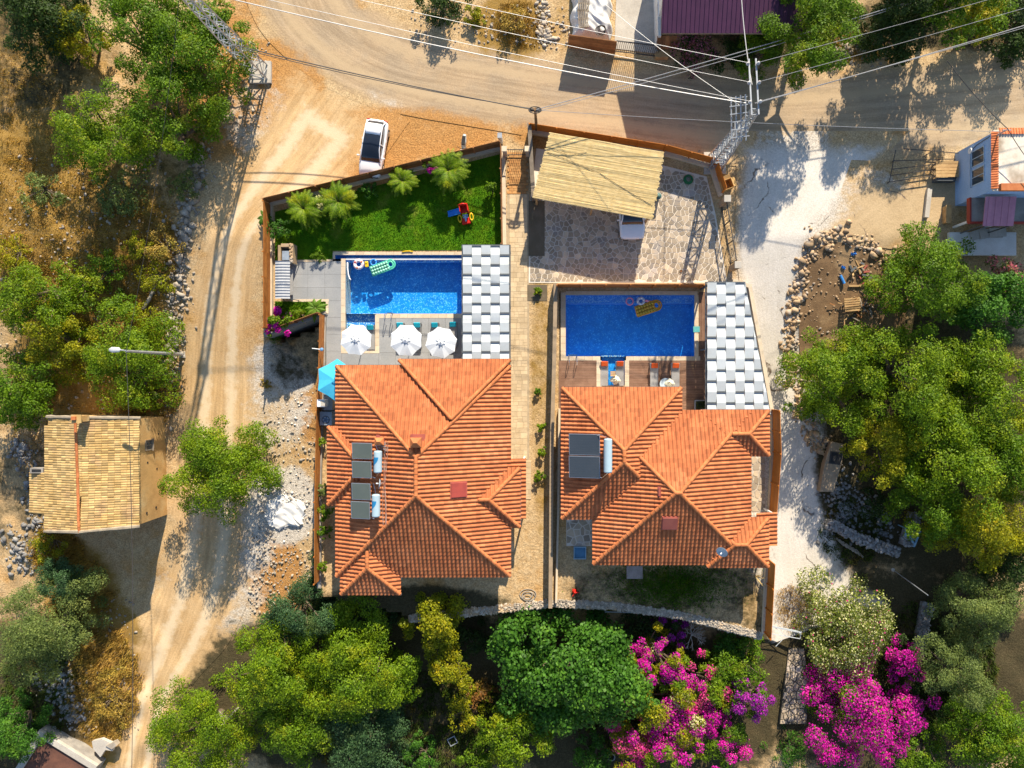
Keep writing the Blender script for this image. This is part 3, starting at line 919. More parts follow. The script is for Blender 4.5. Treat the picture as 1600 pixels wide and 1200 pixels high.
fence('wooden_fence', 'long orange wooden fence down the track side of the left villa', [(508, 494), (506, 575), (503, 640), (500, 780), (500, 905)], 0.35, 1.5, 7, fence_wood)
wall_line('retaining_wall', 'beige low wall between the lawn and the paved entrance path', [(787, 236), (789, 386)], 0.28, -0.2, 0.45, plaster_cream)
fence('wooden_fence', 'dark wooden fence on the path side of the lawn', [(783, 234), (785, 386)], 0.40, 1.55, 7, fence_brown)
# between the villas
wall_line('boundary_wall', 'long brown stone wall between the two villas', [(868, 448), (866, 560), (862, 700), (860, 940)], 0.3, -0.2, 1.25, pm('rough_brown_wall', (0.34, 0.25, 0.16), (0.27, 0.20, 0.13), 2, 0.95, 0.5))
wall_line('boundary_wall', 'low pale garden wall beside the right villa and its narrow side yard', [(874, 640), (872, 800), (869, 938)], 0.16, -0.2, 0.5, plaster_cream)
# right lot
wall_line('boundary_wall', 'dark stained wall at the gate side of the reed roofed car port', [(828, 206), (834, 312)], 0.3, -0.2, 1.6, pm('dark_wall', (0.22, 0.18, 0.14), (0.16, 0.13, 0.1), 2, 0.95, 0.4))
wall_line('retaining_wall', 'cream base wall under the orange fence above the stone paved yard', [(830, 208), (1036, 241), (1110, 262), (1124, 305)], 0.28, -0.3, 0.5, plaster_cream)
fence('wooden_fence', 'bright orange board fence along the road side of the stone paved yard', [(828, 206), (1036, 239), (1112, 260), (1126, 303)], 0.5, 1.85, 6, pm('orange_board', (0.52, 0.17, 0.02), (0.44, 0.14, 0.016), 1.2, 0.6, 0.15, rand=0.1))
wall_line('retaining_wall', 'cream wall holding the right villa above the pale driveway', [(1146, 440), (1170, 448), (1206, 650), (1206, 705), (1192, 985)], 0.28, -3.6, 0.4, plaster_cream)
fence('wooden_fence', 'tall orange board fence beside the right villa along the pale driveway', [(1204, 640), (1206, 705), (1199, 800)], 0.4, 2.2, 7, MATS['orange_board'])
fence('wooden_fence', 'narrow orange fence running down to the lower right corner of the villa garden', [(1198, 872), (1192, 985)], 0.4, 2.0, 7, MATS['orange_board'])
fence('wooden_fence', 'orange brown board fence between the stone paved yard and the right pool', [(870, 450), (1092, 450)], PZ, 2.0, 8, fence_wood)
wall_line('boundary_wall', 'sandy wall ledge behind the right pool below the stone paved yard', [(866, 445.5), (1100, 445.5)], 0.16, -0.2, 0.9, pm('sandy_wall', (0.46, 0.33, 0.19), (0.4, 0.28, 0.16), 2, 0.95, 0.3))
# stone wall curving below both villas: coursed capping stones picked apart
def stone_wall(name, label, px, t, z0, z1, mat, zp=0.3):
    pts = [P(a, b, zp) for a, b in px]
    root = thing(name, label, 'wall', (pts[0].x, pts[0].y, z0))
    mb = MB()
    for i, (a, b) in enumerate(zip(pts, pts[1:])):
        d = b - a
        mb.box(((a.x + b.x) / 2, (a.y + b.y) / 2, (z0 + z1) / 2 - i * 0.003), (d.length + t * 0.5, t - 0.004 * i, z1 - z0), math.atan2(d.y, d.x))
    mb.build('wall_core', mat, root, world=True)
    xs, ys, ss, zs = [], [], [], []
    for a, b in zip(pts, pts[1:]):
        L = (b - a).length
        u = (b - a) / L; nrm = Vector((-u.y, u.x, 0))
        for _ in range(int(L * 46)):
            p = a + u * random.uniform(0, L) + nrm * random.uniform(-t / 2, t / 2)
            xs.append(p.x); ys.append(p.y); ss.append(random.uniform(0.05, 0.13)); zs.append(z1 - 0.01)
        for sd in (-1, 1):
            for _ in range(int(L * 40)):
                p = a + u * random.uniform(0, L) + nrm * (sd * t / 2)
                xs.append(p.x); ys.append(p.y); ss.append(random.uniform(0.07, 0.16)); zs.append(random.uniform(z1 - 1.2, z1))
    me = stones_mesh('facing_stones', np.array(xs), np.array(ys), np.array(zs), np.array(ss), 0.5)
    off = wl(root)
    me.transform(Matrix.Translation(-off))
    tag(link_mesh('facing_stones', me, stone_m, root), kind='stuff')
    return root
stone_wall('stone_wall', 'curving rubble stone wall below the garden of the right villa', [(858, 944), (960, 948), (1060, 962), (1110, 974), (1190, 995)], 0.55, -3.6, 0.12, stone_g if False else pm('garden_wall_stone', (0.30, 0.26, 0.21), (0.23, 0.2, 0.16), 2.0, 0.95, 0.4, island=0.35))
stone_wall('stone_wall', 'short rubble stone wall below the corridor between the villas', [(640, 968), (780, 953), (858, 944)], 0.55, -3.6, 0.14, stone_o)

# ------------------------------------------------------------------ tiled hip roofs
SL = 0.45                      # roof pitch
def hip_z(h, x, y):
    x0, x1, y0, y1, ze, sl = h
    d = min(x - x0, x1 - x, y - y0, y1 - y)
    return ze + sl * d if d > -1e-6 else -1e9

def hip_faces(h):
    x0, x1, y0, y1, ze, sl = h
    wx, wy = x1 - x0, y1 - y0
    m = min(wx, wy) / 2
    if wx >= wy:
        r0, r1 = (x0 + m, (y0 + y1) / 2), (x1 - m, (y0 + y1) / 2)
    else:
        r0, r1 = ((x0 + x1) / 2, y0 + m), ((x0 + x1) / 2, y1 - m)
    A, B, C_, D = (x0, y0), (x1, y0), (x1, y1), (x0, y1)
    if wx >= wy:
        S = [A, B, r1, r0]; E = [B, C_, r1]; Nn = [C_, D, r0, r1]; W_ = [D, A, r0]
        hips = [(A, r0), (D, r0), (B, r1), (C_, r1)]
    else:
        S = [A, B, r0]; E = [B, C_, r1, r0]; Nn = [C_, D, r1]; W_ = [D, A, r0, r1]
        hips = [(A, r0), (B, r0), (D, r1), (C_, r1)]
    if math.hypot(r1[0] - r0[0], r1[1] - r0[1]) > 0.1:
        hips.append((r0, r1))
    return [(S, (0, 1), y0), (E, (-1, 0), -x1), (Nn, (0, -1), -y1), (W_, (1, 0), x0)], hips

TW, TG = 0.30, 0.34             # tile width, gauge
PROF = [(0.0, 0.0), (0.10, 0.004), (0.145, 0.066), (0.205, 0.090), (0.265, 0.066), (0.31, 0.004)]
def tile_face(bm, poly, up, t0, ze, sl, hide):
    """tiles of one roof face; up = horizontal unit vector pointing up the slope, t0 = dot(eave point, up)"""
    ex, ey = -up[1], up[0]
    cz = 1.0 / math.sqrt(1 + sl * sl)
    nx, ny, nz = -up[0] * sl * cz, -up[1] * sl * cz, cz
    ss = [p[0] * ex + p[1] * ey for p in poly]; ts = [p[0] * up[0] + p[1] * up[1] - t0 for p in poly]
    g = TG * cz
    nb = bm.verts.new
    verts_before = len(bm.verts)
    pl = ccw([(s, t) for s, t in zip(ss, ts)])
    def inside(s, t, m):
        for i in range(len(pl)):
            a, b = pl[i], pl[(i + 1) % len(pl)]
            L = math.hypot(b[0] - a[0], b[1] - a[1])
            if L < 1e-6: continue
            if ((b[0] - a[0]) * (t - a[1]) - (b[1] - a[1]) * (s - a[0])) / L < -m:
                return False
        return True
    j0, j1 = math.floor(min(ss) / TW), math.ceil(max(ss) / TW)
    for i in range(0, math.ceil(max(ts) / g)):
        for j in range(j0, j1):
            sc, tc = (j + 0.5) * TW, (i + 0.5) * g
            if not inside(sc, tc, 0.26):
                continue
            X = sc * ex + (tc + t0) * up[0]; Y = sc * ey + (tc + t0) * up[1]
            if hide(X, Y, ze + sl * tc):
                continue
            dz = random.uniform(-0.004, 0.004)
            a_, b_ = [], []
            for k, (u, hh) in enumerate(PROF):
                for (t, lift, out) in ((i * g - 0.05, 0.064, a_), ((i + 1) * g, 0.004, b_)):
                    s = j * TW + u
                    x = s * ex + (t + t0) * up[0]; y = s * ey + (t + t0) * up[1]; z = ze + sl * t
                    q = hh + lift + dz
                    out.append(nb((x + nx * q, y + ny * q, z + nz * q)))
            lip = []
            for k, v in enumerate(a_):
                lip.append(nb((v.co.x - nx * 0.055, v.co.y - ny * 0.055, v.co.z - nz * 0.055)))
            flip = (ex * up[1] - ey * up[0]) < 0
            for k in range(5):
                f1 = (a_[k], a_[k + 1], b_[k + 1], b_[k]); f2 = (lip[k], lip[k + 1], a_[k + 1], a_[k])
                if flip:
                    f1, f2 = f1[::-1], f2[::-1]
                bm.faces.new(f1); bm.faces.new(f2)

_cap = None
def cap_mesh():
    global _cap
    if _cap is None:
        mb = MB()
        n = 7
        vs = []
        for x, r in ((0.0, 0.155), (0.05, 0.155), (0.05, 0.14), (0.44, 0.125)):
            for i in range(n):
                t = math.pi * i / (n - 1)
                vs.append((x, r * math.cos(t), r * 0.85 * math.sin(t)))
        mb.add(vs, [(k * n + i, k * n + i + 1, (k + 1) * n + i + 1, (k + 1) * n + i) for k in range(3) for i in range(n - 1)])
        me = bpy.data.meshes.new('ridge_tile')
        me.from_pydata(mb.v, [], [f[::-1] for f in mb.f])
        me.materials.append(ridge_clay)
        _cap = me
    return _cap

def build_roof(root, hips, tilemat=None, part='roof_tiles', extra_hide=None):
    off = wl(root)
    for hi, h in enumerate(hips):
        x0, x1, y0, y1, ze, sl = h
        faces, lines = hip_faces(h)
        others = [o for k, o in enumerate(hips) if k != hi]
        def hide(x, y, z):
            return any(hip_z(o, x, y) > z + 0.10 for o in others) or (extra_hide is not None and extra_hide(x, y, z))
        bmx = bmesh.new()
        for poly, up, t0 in faces:
            bm = bmesh.new()
            tile_face(bm, poly, up, t0, ze, sl, hide)
            pc = ccw(poly)
            for i in range(len(pc)):
                a, b = pc[i], pc[(i + 1) % len(pc)]
                dx, dy = b[0] - a[0], b[1] - a[1]
                L = math.hypot(dx, dy)
                n = Vector((dy / L, -dx / L, 0))
                eave = abs(dx * up[0] + dy * up[1]) < 1e-6 and abs((a[0] * up[0] + a[1] * up[1]) - t0) < 1e-4
                co = Vector((a[0], a[1], 0)) + n * (0.08 if eave else 0.0)
                bmesh.ops.bisect_plane(bm, geom=bm.verts[:] + bm.edges[:] + bm.faces[:], plane_co=co, plane_no=n, clear_outer=True)
            me_t = bpy.data.meshes.new('t'); bm.to_mesh(me_t); bm.free()
            bmx.from_mesh(me_t); bpy.data.meshes.remove(me_t)
        bmesh.ops.translate(bmx, verts=bmx.verts[:], vec=-off)
        me = bpy.data.meshes.new(part); bmx.to_mesh(me); bmx.free()
        tag(link_mesh(part, me, tilemat or terracotta, root), kind='stuff')
        # boarding under the tiles, closed below
        mb = MB()
        zt = lambda x, y: ze + sl * max(0.0, min(x - x0, x1 - x, y - y0, y1 - y)) - 0.012
        for poly, up, t0 in faces:
            mb.prism(poly, ze - 0.10, zt)
        mb.build('roof_deck', pm('roof_deck_clay', (0.30, 0.09, 0.03), (0.25, 0.07, 0.025), 2, 0.9, 0), root, world=True)
        g = 0.05
        for (c, d) in ((((x0 + x1) / 2, y0 - g, ze - 0.06), (x1 - x0 + 0.2, 0.1, 0.12)), (((x0 + x1) / 2, y1 + g, ze - 0.06), (x1 - x0 + 0.2, 0.1, 0.12)),
                       ((x0 - g, (y0 + y1) / 2, ze - 0.063), (0.1, y1 - y0 - 0.01, 0.12)), ((x1 + g, (y0 + y1) / 2, ze - 0.063), (0.1, y1 - y0 - 0.01, 0.12))):
            if any(hip_z(o, c[0], c[1]) > ze + 0.1 for o in others):
                continue
            piece('gutter', pm('dark_gutter', (0.12, 0.10, 0.10), (0.16, 0.13, 0.12), 2, 0.5, 0), root, c, d)
        for a, b in lines:
            za, zb = hip_z(h, *a), hip_z(h, *b)
            A, B = Vector((a[0], a[1], za)), Vector((b[0], b[1], zb))
            if B.z < A.z: A, B = B, A
            L = (B - A).length
            k = max(1, round(L / 0.40))
            q = (B - A).to_track_quat('X', 'Z')
            for i in range(k):
                p = A + (B - A) * (i / k)
                c = A + (B - A) * ((i + 0.5) / k)
                if any(hip_z(o, c.x, c.y) > c.z - 0.06 for o in others):
                    continue
                o = link_mesh('ridge_tile', cap_mesh(), None, root, p - off + Vector((0, 0, 0.07)))
                e = q.to_euler()
                o.rotation_euler = (e.x, e.y + random.uniform(-.01, .01), e.z + random.uniform(-.02, .02))

def rectwall(root, x0, x1, y0, y1, z0, z1, mat, name='wall'):
    mb = MB()
    mb.box(((x0 + x1) / 2, (y0 + y1) / 2, (z0 + z1) / 2), (x1 - x0, y1 - y0, z1 - z0))
    return mb.build(name, mat, root, world=True)

def opening(root, kind, c, wd, ht, az, frame_mat=None):
    """window or door set on a wall face: c = centre on the wall plane, az = direction it faces"""
    fm = frame_mat or white_paint
    n = Vector((math.cos(az), math.sin(az), 0)); u = Vector((-n.y, n.x, 0))
    c = Vector(c) + n * 0.02
    mb = MB()
    rz = az + math.pi / 2
    for s in (-1, 1):
        mb.box(c + u * (s * wd / 2), (0.07, 0.07, ht + 0.07), rz)
        mb.box(c + Vector((0, 0, s * ht / 2)), (wd - 0.07, 0.066, 0.07), rz)
    if kind == 'window':
        mb.box(c, (0.05, 0.06, ht - 0.07), rz)
    fr = mb.build(kind, fm, root, world=True)
    off = wl(fr)
    m2 = MB()
    m2.box(c - off - n * 0.015, (wd - 0.06, 0.02, ht - 0.06), rz)
    m2.build('pane' if kind == 'window' else 'leaf', window_pane if kind == 'window' else fence_brown, fr)
    if kind == 'window':
        m3 = MB()
        m3.box(c - off + Vector((0, 0, -ht / 2 - 0.06)) + n * 0.05, (wd + 0.2, 0.16, 0.05), rz)
        m3.build('sill', fm, fr)
    else:
        m3 = MB()
        m3.tube(c - off + u * (wd * 0.36) + n * 0.02, c - off + u * (wd * 0.36) + n * 0.08, 0.025)
        m3.build('handle', steel, fr)

ZE = 3.0
def E(px, py, z=ZE):
    return P(px, py, z)
# --- left villa
LH = thing('villa', 'large left villa with terracotta hip roof and four green solar panels', 'villa', (-9.4, -7.0, PZ))
lx0, lx1 = E(526, 0).x, E(797, 0).x
ly0, ly1 = E(0, 900).y, E(0, 572).y
left_hips = [
    (lx0, lx1, ly0, ly1, ZE, SL),
    (E(513, 0).x, E(513, 0).x + 7.6, E(0, 788).y, E(0, 667).y, ZE + 0.02, SL),
    (E(690, 0).x, E(812, 0).x, E(0, 823).y, E(0, 731).y, ZE + 0.03, SL + 0.01),
    (E(533, 0).x, E(625, 0).x, E(0, 928).y, E(0, 800).y, ZE - 0.03, SL),
]
build_roof(LH, left_hips)
for (x0, x1, y0, y1) in [(lx0 + .6, lx1 - .5, ly0 + .6, ly1 - .6), (E(513, 0).x + .5, lx0 + .7, E(0, 788).y + .5, E(0, 667).y - .5), (lx1 - .6, E(812, 0).x - .5, E(0, 823).y + .5, E(0, 731).y - .5), (E(533, 0).x + .4, E(625, 0).x - .4, E(0, 928).y + .4, ly0 + .7)]:
    rectwall(LH, x0, x1, y0, y1, PZ - 0.6, ZE - 0.105, plaster_white)
# raised strip of the north slope, with its own barge line of ridge tiles
xa = E(624, 0).x
zs = ZE + 0.02
y1b = ly1 + 0.45
apex = P(706, 654, 4.6)
strip = [(lx1, y1b), (xa, y1b), (apex.x, apex.y)]
bm = bmesh.new()
tile_face(bm, strip, (0, -1), -y1b, zs, SL, lambda *a: False)
pc = ccw(strip)
for i in range(3):
    a, b = pc[i], pc[(i + 1) % 3]
    L = math.hypot(b[0] - a[0], b[1] - a[1]); n = Vector(((b[1] - a[1]) / L, -(b[0] - a[0]) / L, 0))
    bmesh.ops.bisect_plane(bm, geom=bm.verts[:] + bm.edges[:] + bm.faces[:], plane_co=Vector((a[0], a[1], 0)) + n * (0.08 if abs(a[1] - b[1]) < 1e-4 else 0.0), plane_no=n, clear_outer=True)
bmesh.ops.translate(bm, verts=bm.verts[:], vec=-wl(LH))
me = bpy.data.meshes.new('roof_tiles'); bm.to_mesh(me); bm.free()
tag(link_mesh('roof_tiles', me, terracotta, LH), kind='stuff')
mb = MB()
mb.prism(strip, lambda x, y: ZE - 0.1 if y > ly1 - 0.01 else ZE + SL * (ly1 - y) - 0.05, lambda x, y: zs + SL * (y1b - y) - 0.015)
mb.build('roof_deck', MATS['roof_deck_clay'], LH, world=True)
piece('gutter', MATS['dark_gutter'], LH, ((xa + lx1) / 2, y1b + 0.05, zs - 0.07), (lx1 - xa + 0.1, 0.1, 0.12))
A = Vector((xa, y1b, zs)); B = Vector((apex.x, apex.y, zs + SL * (y1b - apex.y)))
for A in (A, Vector((lx1, y1b, zs))):
    k = round((B - A).length / 0.4)
    e = (B - A).to_track_quat('X', 'Z').to_euler()
    for i in range(k):
        o = link_mesh('ridge_tile', cap_mesh(), None, LH, A + (B - A) * (i / k) - wl(LH) + Vector((0, 0, 0.06)))
        o.rotation_euler = e
yN = ly1 - 0.6
for px in (560, 610):
    p = E(px, 0)
    opening(LH, 'window', (p.x, yN, 1.5), 1.4, 1.2, math.pi / 2)
opening(LH, 'door', (E(690, 0).x, yN, 1.12), 2.2, 2.1, math.pi / 2, slate)
for py in (610, 700):
    opening(LH, 'window', (lx1 - 0.5, E(0, py).y, 1.6), 1.2, 1.2, 0)
opening(LH, 'door', (E(812, 0).x - 0.5, E(0, 777).y, 1.12), 1.0, 2.1, 0)
for px in (660, 740):
    opening(LH, 'window', (E(px, 0).x, ly0 + 0.6, 1.6), 1.3, 1.2, -math.pi / 2)
for py in (620, 640, 830):
    opening(LH, 'window', (lx0 + 0.6, E(0, py).y, 1.6), 1.0, 1.1, math.pi)
# lower lean-to canopy on the east side
def leanto(root, px0, px1, py0, py1, ze):
    a, b = E(px0, py1, ze), E(px1, py0, ze)
    poly = [(a.x, a.y), (b.x, a.y), (b.x, b.y), (a.x, b.y)]
    bm = bmesh.new()
    tile_face(bm, poly, (-1, 0), -b.x, ze, 0.25, lambda *q: False)
    pc = ccw(poly)
    for i in range(4):
        p, q = pc[i], pc[(i + 1) % 4]
        L = math.hypot(q[0] - p[0], q[1] - p[1]); n = Vector(((q[1] - p[1]) / L, -(q[0] - p[0]) / L, 0))
        bmesh.ops.bisect_plane(bm, geom=bm.verts[:] + bm.edges[:] + bm.faces[:], plane_co=Vector((p[0], p[1], 0)) + n * 0.05, plane_no=n, clear_outer=True)
    bmesh.ops.translate(bm, verts=bm.verts[:], vec=-wl(root))
    me = bpy.data.meshes.new('canopy_tiles'); bm.to_mesh(me); bm.free()
    tag(link_mesh('canopy_tiles', me, terracotta, root), kind='stuff')
    mb = MB(); mb.prism(poly, lambda x, y: ze - 0.1 + 0.25 * (b.x - x), lambda x, y: ze - 0.015 + 0.25 * (b.x - x))
    mb.build('canopy_deck', MATS['roof_deck_clay'], root, world=True)
    for py in (a.y + 0.15, b.y - 0.15):
        piece('canopy_post', white_paint, root, (b.x - 0.15, py, (PZ + ze - 0.1) / 2), (0.12, 0.12, ze - 0.1 - PZ))
leanto(LH, 800, 821, 717, 809, 2.6)

# --- right villa
RH = thing('villa', 'right villa with stepped terracotta hip roofs and two wide blue solar panels', 'villa', (7.6, -7.0, PZ))
right_hips = [
    (3.17, 14.75, -13.75, -2.46, ZE, SL),
    (0.85, 9.64, -10.4, -0.76, ZE + 0.02, SL),
    (11.2, 16.12, -5.75, -2.44, ZE - 0.02, SL),
    (11.6, 16.05, -13.95, -10.35, ZE + 0.03, SL),
]
build_roof(RH, right_hips)
for (x0, x1, y0, y1) in [(3.7, 14.2, -13.2, -3.0), (1.4, 9.1, -9.9, -1.3), (14.1, 15.6, -5.3, -2.95), (14.1, 15.5, -13.4, -10.8)]:
    rectwall(RH, x0, x1, y0, y1, PZ - 0.6, ZE - 0.105, plaster_white)
leanto(RH, 1180, 1213, 801, 851, 2.6)
opening(RH, 'door', (5.2, -1.3, 1.12), 2.4, 2.1, math.pi / 2, slate)
opening(RH, 'window', (2.6, -1.3, 1.6), 1.2, 1.2, math.pi / 2)
opening(RH, 'window', (11.8, -3.0, 1.6), 1.6, 1.2, math.pi / 2)
for y in (-4.0, -7.5):
    opening(RH, 'window', (1.4, y, 1.6), 1.2, 1.2, math.pi)
for y in (-7.0, -8.8):
    opening(RH, 'window', (14.2, y, 1.6), 1.0, 1.2, 0)
for x in (5.5, 10.5):
    opening(RH, 'window', (x, -13.2, 1.6), 1.3, 1.2, -math.pi / 2)
opening(RH, 'door', (8.0, -13.2, 1.12), 1.0, 2.1, -math.pi / 2)

def roofz(hips, x, y):
    return max(hip_z(h, x, y) for h in hips)
def on_roof(hips, px, py, dz=0.0):
    z = 4.0
    for _ in range(6):
        p = P(px, py, z); z = roofz(hips, p.x, p.y) + dz
    return P(px, py, z)

# chimney cowls and roof hatches: parts of their houses
def chimney(root, p, wd, ln, ht, cap_mat):
    o = thing('chimney', None, None); o.parent = root; o.location = p - wl(root)
    m = MB(); m.box((0, 0, ht / 2 - 0.35), (wd, ln, ht + 0.7)); m.build('shaft', hatch_clay, o)
    m = MB(); m.box((0, 0, ht + 0.04), (wd * 1.3, ln * 1.3, 0.08)); m.add([(-wd * .62, -ln * .62, ht + .08), (wd * .62, -ln * .62, ht + .08), (wd * .62, ln * .62, ht + .08), (-wd * .62, ln * .62, ht + .08), (-wd * .2, 0, ht + .34), (wd * .2, 0, ht + .34)], [(0, 1, 5, 4), (1, 2, 5), (2, 3, 4, 5), (3, 0, 4)])
    m.build('cap', cap_mat, o)
    m = MB(); m.box((0, 0, -0.02), (wd * 1.7, ln * 1.9, 0.10)); m.build('flashing', hatch_clay, o)
hatch_clay = pm('clay_red_sheet', (0.36, 0.10, 0.07), (0.32, 0.08, 0.06), 2, 0.6, 0.1)
chimney(LH, on_roof(left_hips, 653, 690), 0.62, 0.55, 0.75, ridge_clay)
chimney(LH, on_roof(left_hips, 597, 688), 0.5, 0.42, 0.8, ridge_clay)
def hatch(root, hips, px, py, sx, sy, mat, up):
    p = on_roof(hips, px, py)
    q = Vector((-up[0] * SL, -up[1] * SL, 1)).normalized()
    M = q.to_track_quat('Z', 'Y').to_matrix()
    m = MB(); m.box(p + q * 0.14, (sx, sy, 0.14), M=M)
    o = m.build('roof_hatch', mat, root, world=True, bevel=0.02)
    m = MB(); m.box(p - wl(root) + q * 0.08, (sx + 0.14, sy + 0.14, 0.12), M=M)
    m.build('hatch_curb', hatch_clay, o)
hatch(LH, left_hips, 716, 765, 1.05, 1.12, hatch_red, (-1, 0))
hatch(RH, right_hips, 1046, 816, 1.05, 1.0, hatch_clay, (0, 1))
hatch(RH, right_hips, 1031, 768, 0.6, 0.1, hatch_clay, (1, 0))
# ------------------------------------------------------------------ pools
def mosaic_mat(name, a, b_, hi, amount=0.12):
    m, nt, b = new_mat(name)
    pos = N(nt, 'ShaderNodeNewGeometry').outputs['Position']
    v = N(nt, 'ShaderNodeTexVoronoi', feature='F1')
    v.inputs['Scale'].default_value = 6.5
    nt.links.new(pos, v.inputs['Vector'])
    sep = N(nt, 'ShaderNodeSeparateColor'); nt.links.new(v.outputs['Color'], sep.inputs[0])
    c = mixc(nt, sep.outputs[0], a, b_)
    v2 = N(nt, 'ShaderNodeTexVoronoi', feature='F1'); v2.inputs['Scale'].default_value = 15.0
    nt.links.new(pos, v2.inputs['Vector'])
    s2 = N(nt, 'ShaderNodeSeparateColor'); nt.links.new(v2.outputs['Color'], s2.inputs[0])
    c = mixc(nt, 0.5, c, mixc(nt, s2.outputs[0], a, b_))
    c = mixc(nt, mth(nt, 'GREATER_THAN', s2.outputs[1], 1 - amount), c, hi)
    c = mixc(nt, 1.0, c, mixc(nt, smooth(nt, noise(nt, pos, 1.6, 4), .3, .7), (.82, .86, .9), (1.15, 1.12, 1.08)), 'MULTIPLY')
    nt.links.new(c, b.inputs['Base Color'])
    b.inputs['Roughness'].default_value = 0.3
    return m
mos_left = mosaic_mat('blue_pool_mosaic', (0.010, 0.20, 0.58), (0.02, 0.31, 0.70), (0.16, 0.52, 0.82), 0.16)
mos_right = mosaic_mat('deep_blue_pool_mosaic', (0.012, 0.21, 0.62), (0.025, 0.30, 0.72), (0.10, 0.46, 0.80), 0.12)
mos_pale = mosaic_mat('pale_blue_mosaic', (0.10, 0.34, 0.72), (0.03, 0.22, 0.66), (0.7, 0.78, 0.82), 0.3)
def water_mat():
    m, nt, b = new_mat('pool_water')
    nt.nodes.remove(b)
    pos = N(nt, 'ShaderNodeNewGeometry').outputs['Position']
    n1 = noise(nt, pos, 3.0, 3); n2 = noise(nt, pos, 9.0, 2)
    bp = N(nt, 'ShaderNodeBump'); bp.inputs['Strength'].default_value = 0.25; bp.inputs['Distance'].default_value = 0.05
    nt.links.new(mth(nt, 'ADD', n1, mth(nt, 'MULTIPLY', n2, 0.5)), bp.inputs['Height'])
    t = N(nt, 'ShaderNodeBsdfTransparent'); t.inputs[0].default_value = (0.80, 0.95, 1.0, 1)
    g = N(nt, 'ShaderNodeBsdfGlossy'); g.inputs['Roughness'].default_value = 0.04
    nt.links.new(bp.outputs[0], g.inputs['Normal'])
    fr = N(nt, 'ShaderNodeLayerWeight'); fr.inputs[0].default_value = 0.5
    nt.links.new(bp.outputs[0], fr.inputs['Normal'])
    fac = mth(nt, 'ADD', mth(nt, 'MULTIPLY', mth(nt, 'POWER', fr.outputs['Facing'], 5.0), 0.95), 0.02)
    mx = N(nt, 'ShaderNodeMixShader')
    nt.links.new(fac, mx.inputs[0]); nt.links.new(t.outputs[0], mx.inputs[1]); nt.links.new(g.outputs[0], mx.inputs[2])
    nt.links.new(mx.outputs[0], nt.nodes['Material Output'].inputs[0])
    return m
WATER = water_mat()

def rect(px0, py0, px1, py1, z=PZ):
    a, b = P(px0, py1, z), P(px1, py0, z)
    return a.x, b.x, a.y, b.y
def basin(root, px, depth, mat, name='basin'):
    x0, x1, y0, y1 = rect(*px)
    m = MB(); zt = PZ - 0.02; zb = PZ - depth
    V = [(x0, y0, zb), (x1, y0, zb), (x1, y1, zb), (x0, y1, zb), (x0, y0, zt), (x1, y0, zt), (x1, y1, zt), (x0, y1, zt)]
    m.add(V, [(0, 1, 2, 3), (4, 5, 1, 0), (5, 6, 2, 1), (6, 7, 3, 2), (7, 4, 0, 3)])
    return m.build(name, mat, root, world=True)
def slab(root, name, px, mat, z0, z1, bevel=0.0, shape=None):
    x0, x1, y0, y1 = rect(*px)
    m = MB(); m.box(((x0 + x1) / 2, (y0 + y1) / 2, (z0 + z1) / 2), (x1 - x0, y1 - y0, z1 - z0))
    return m.build(name, mat, root, world=True, bevel=bevel)
def water(root, px, z):
    x0, x1, y0, y1 = rect(*px)
    m = MB(); m.add([(x0, y0, z), (x1, y0, z), (x1, y1, z), (x0, y1, z)], [(0, 1, 2, 3)])
    return m.build('water', WATER, root, world=True)
def coping_run(root, a, b, wd, z=PZ + 0.05, L0=0.6):
    """a row of coping stones between two photo points"""
    A, B = P(*a, PZ), P(*b, PZ)
    d = B - A; L = d.length; k = max(1, round(L / L0)); az = math.atan2(d.y, d.x)
    for i in range(k):
        c = A + d * ((i + 0.5) / k)
        piece('coping_stone', coping, root, (c.x, c.y, z - 0.04 + random.uniform(-.003, .003)), (L / k - 0.012, wd, 0.08), az)

LP = thing('swimming_pool', 'left blue mosaic pool with a mint green float, three white parasols along its edge', 'pool', P(630, 450, PZ))
basin(LP, (540, 406, 722, 490.5), 1.45, mos_left)
basin(LP, (540, 490.5, 587, 549), 0.40, mos_pale, 'shallow_basin')
water(LP, (540, 406, 722, 490.5), PZ - 0.09)
water(LP, (540, 490.5, 587, 549), PZ - 0.093)
basin(LP, (524, 398.5, 722, 404), 0.5, mos_right, 'overflow_channel')
water(LP, (524, 398.5, 722, 404), PZ - 0.2)
slab(LP, 'mosaic_ledge', (540, 404, 722, 409), mos_pale, PZ - 0.4, PZ - 0.13)
slab(LP, 'pool_wall', (534, 404, 540, 551), plaster_white, PZ - 1.5, PZ - 0.035)
slab(LP, 'pool_wall', (540, 403.5, 722, 406), plaster_white, PZ - 1.5, PZ - 0.045)
coping_run(LP, (536.5, 404), (536.5, 552), 0.34)
coping_run(LP, (521, 396), (722, 396), 0.24)
coping_run(LP, (522, 395), (522, 405), 0.18)
coping_run(LP, (588, 493.5), (722, 493.5), 0.34)
coping_run(LP, (589.5, 491.5), (589.5, 552), 0.32)
coping_run(LP, (588, 550), (533, 550), 0.2)
# walls closing the step between deep and shallow water
slab(LP, 'step', (540, 489, 587, 491.5), mos_pale, PZ - 1.5, PZ - 0.36)
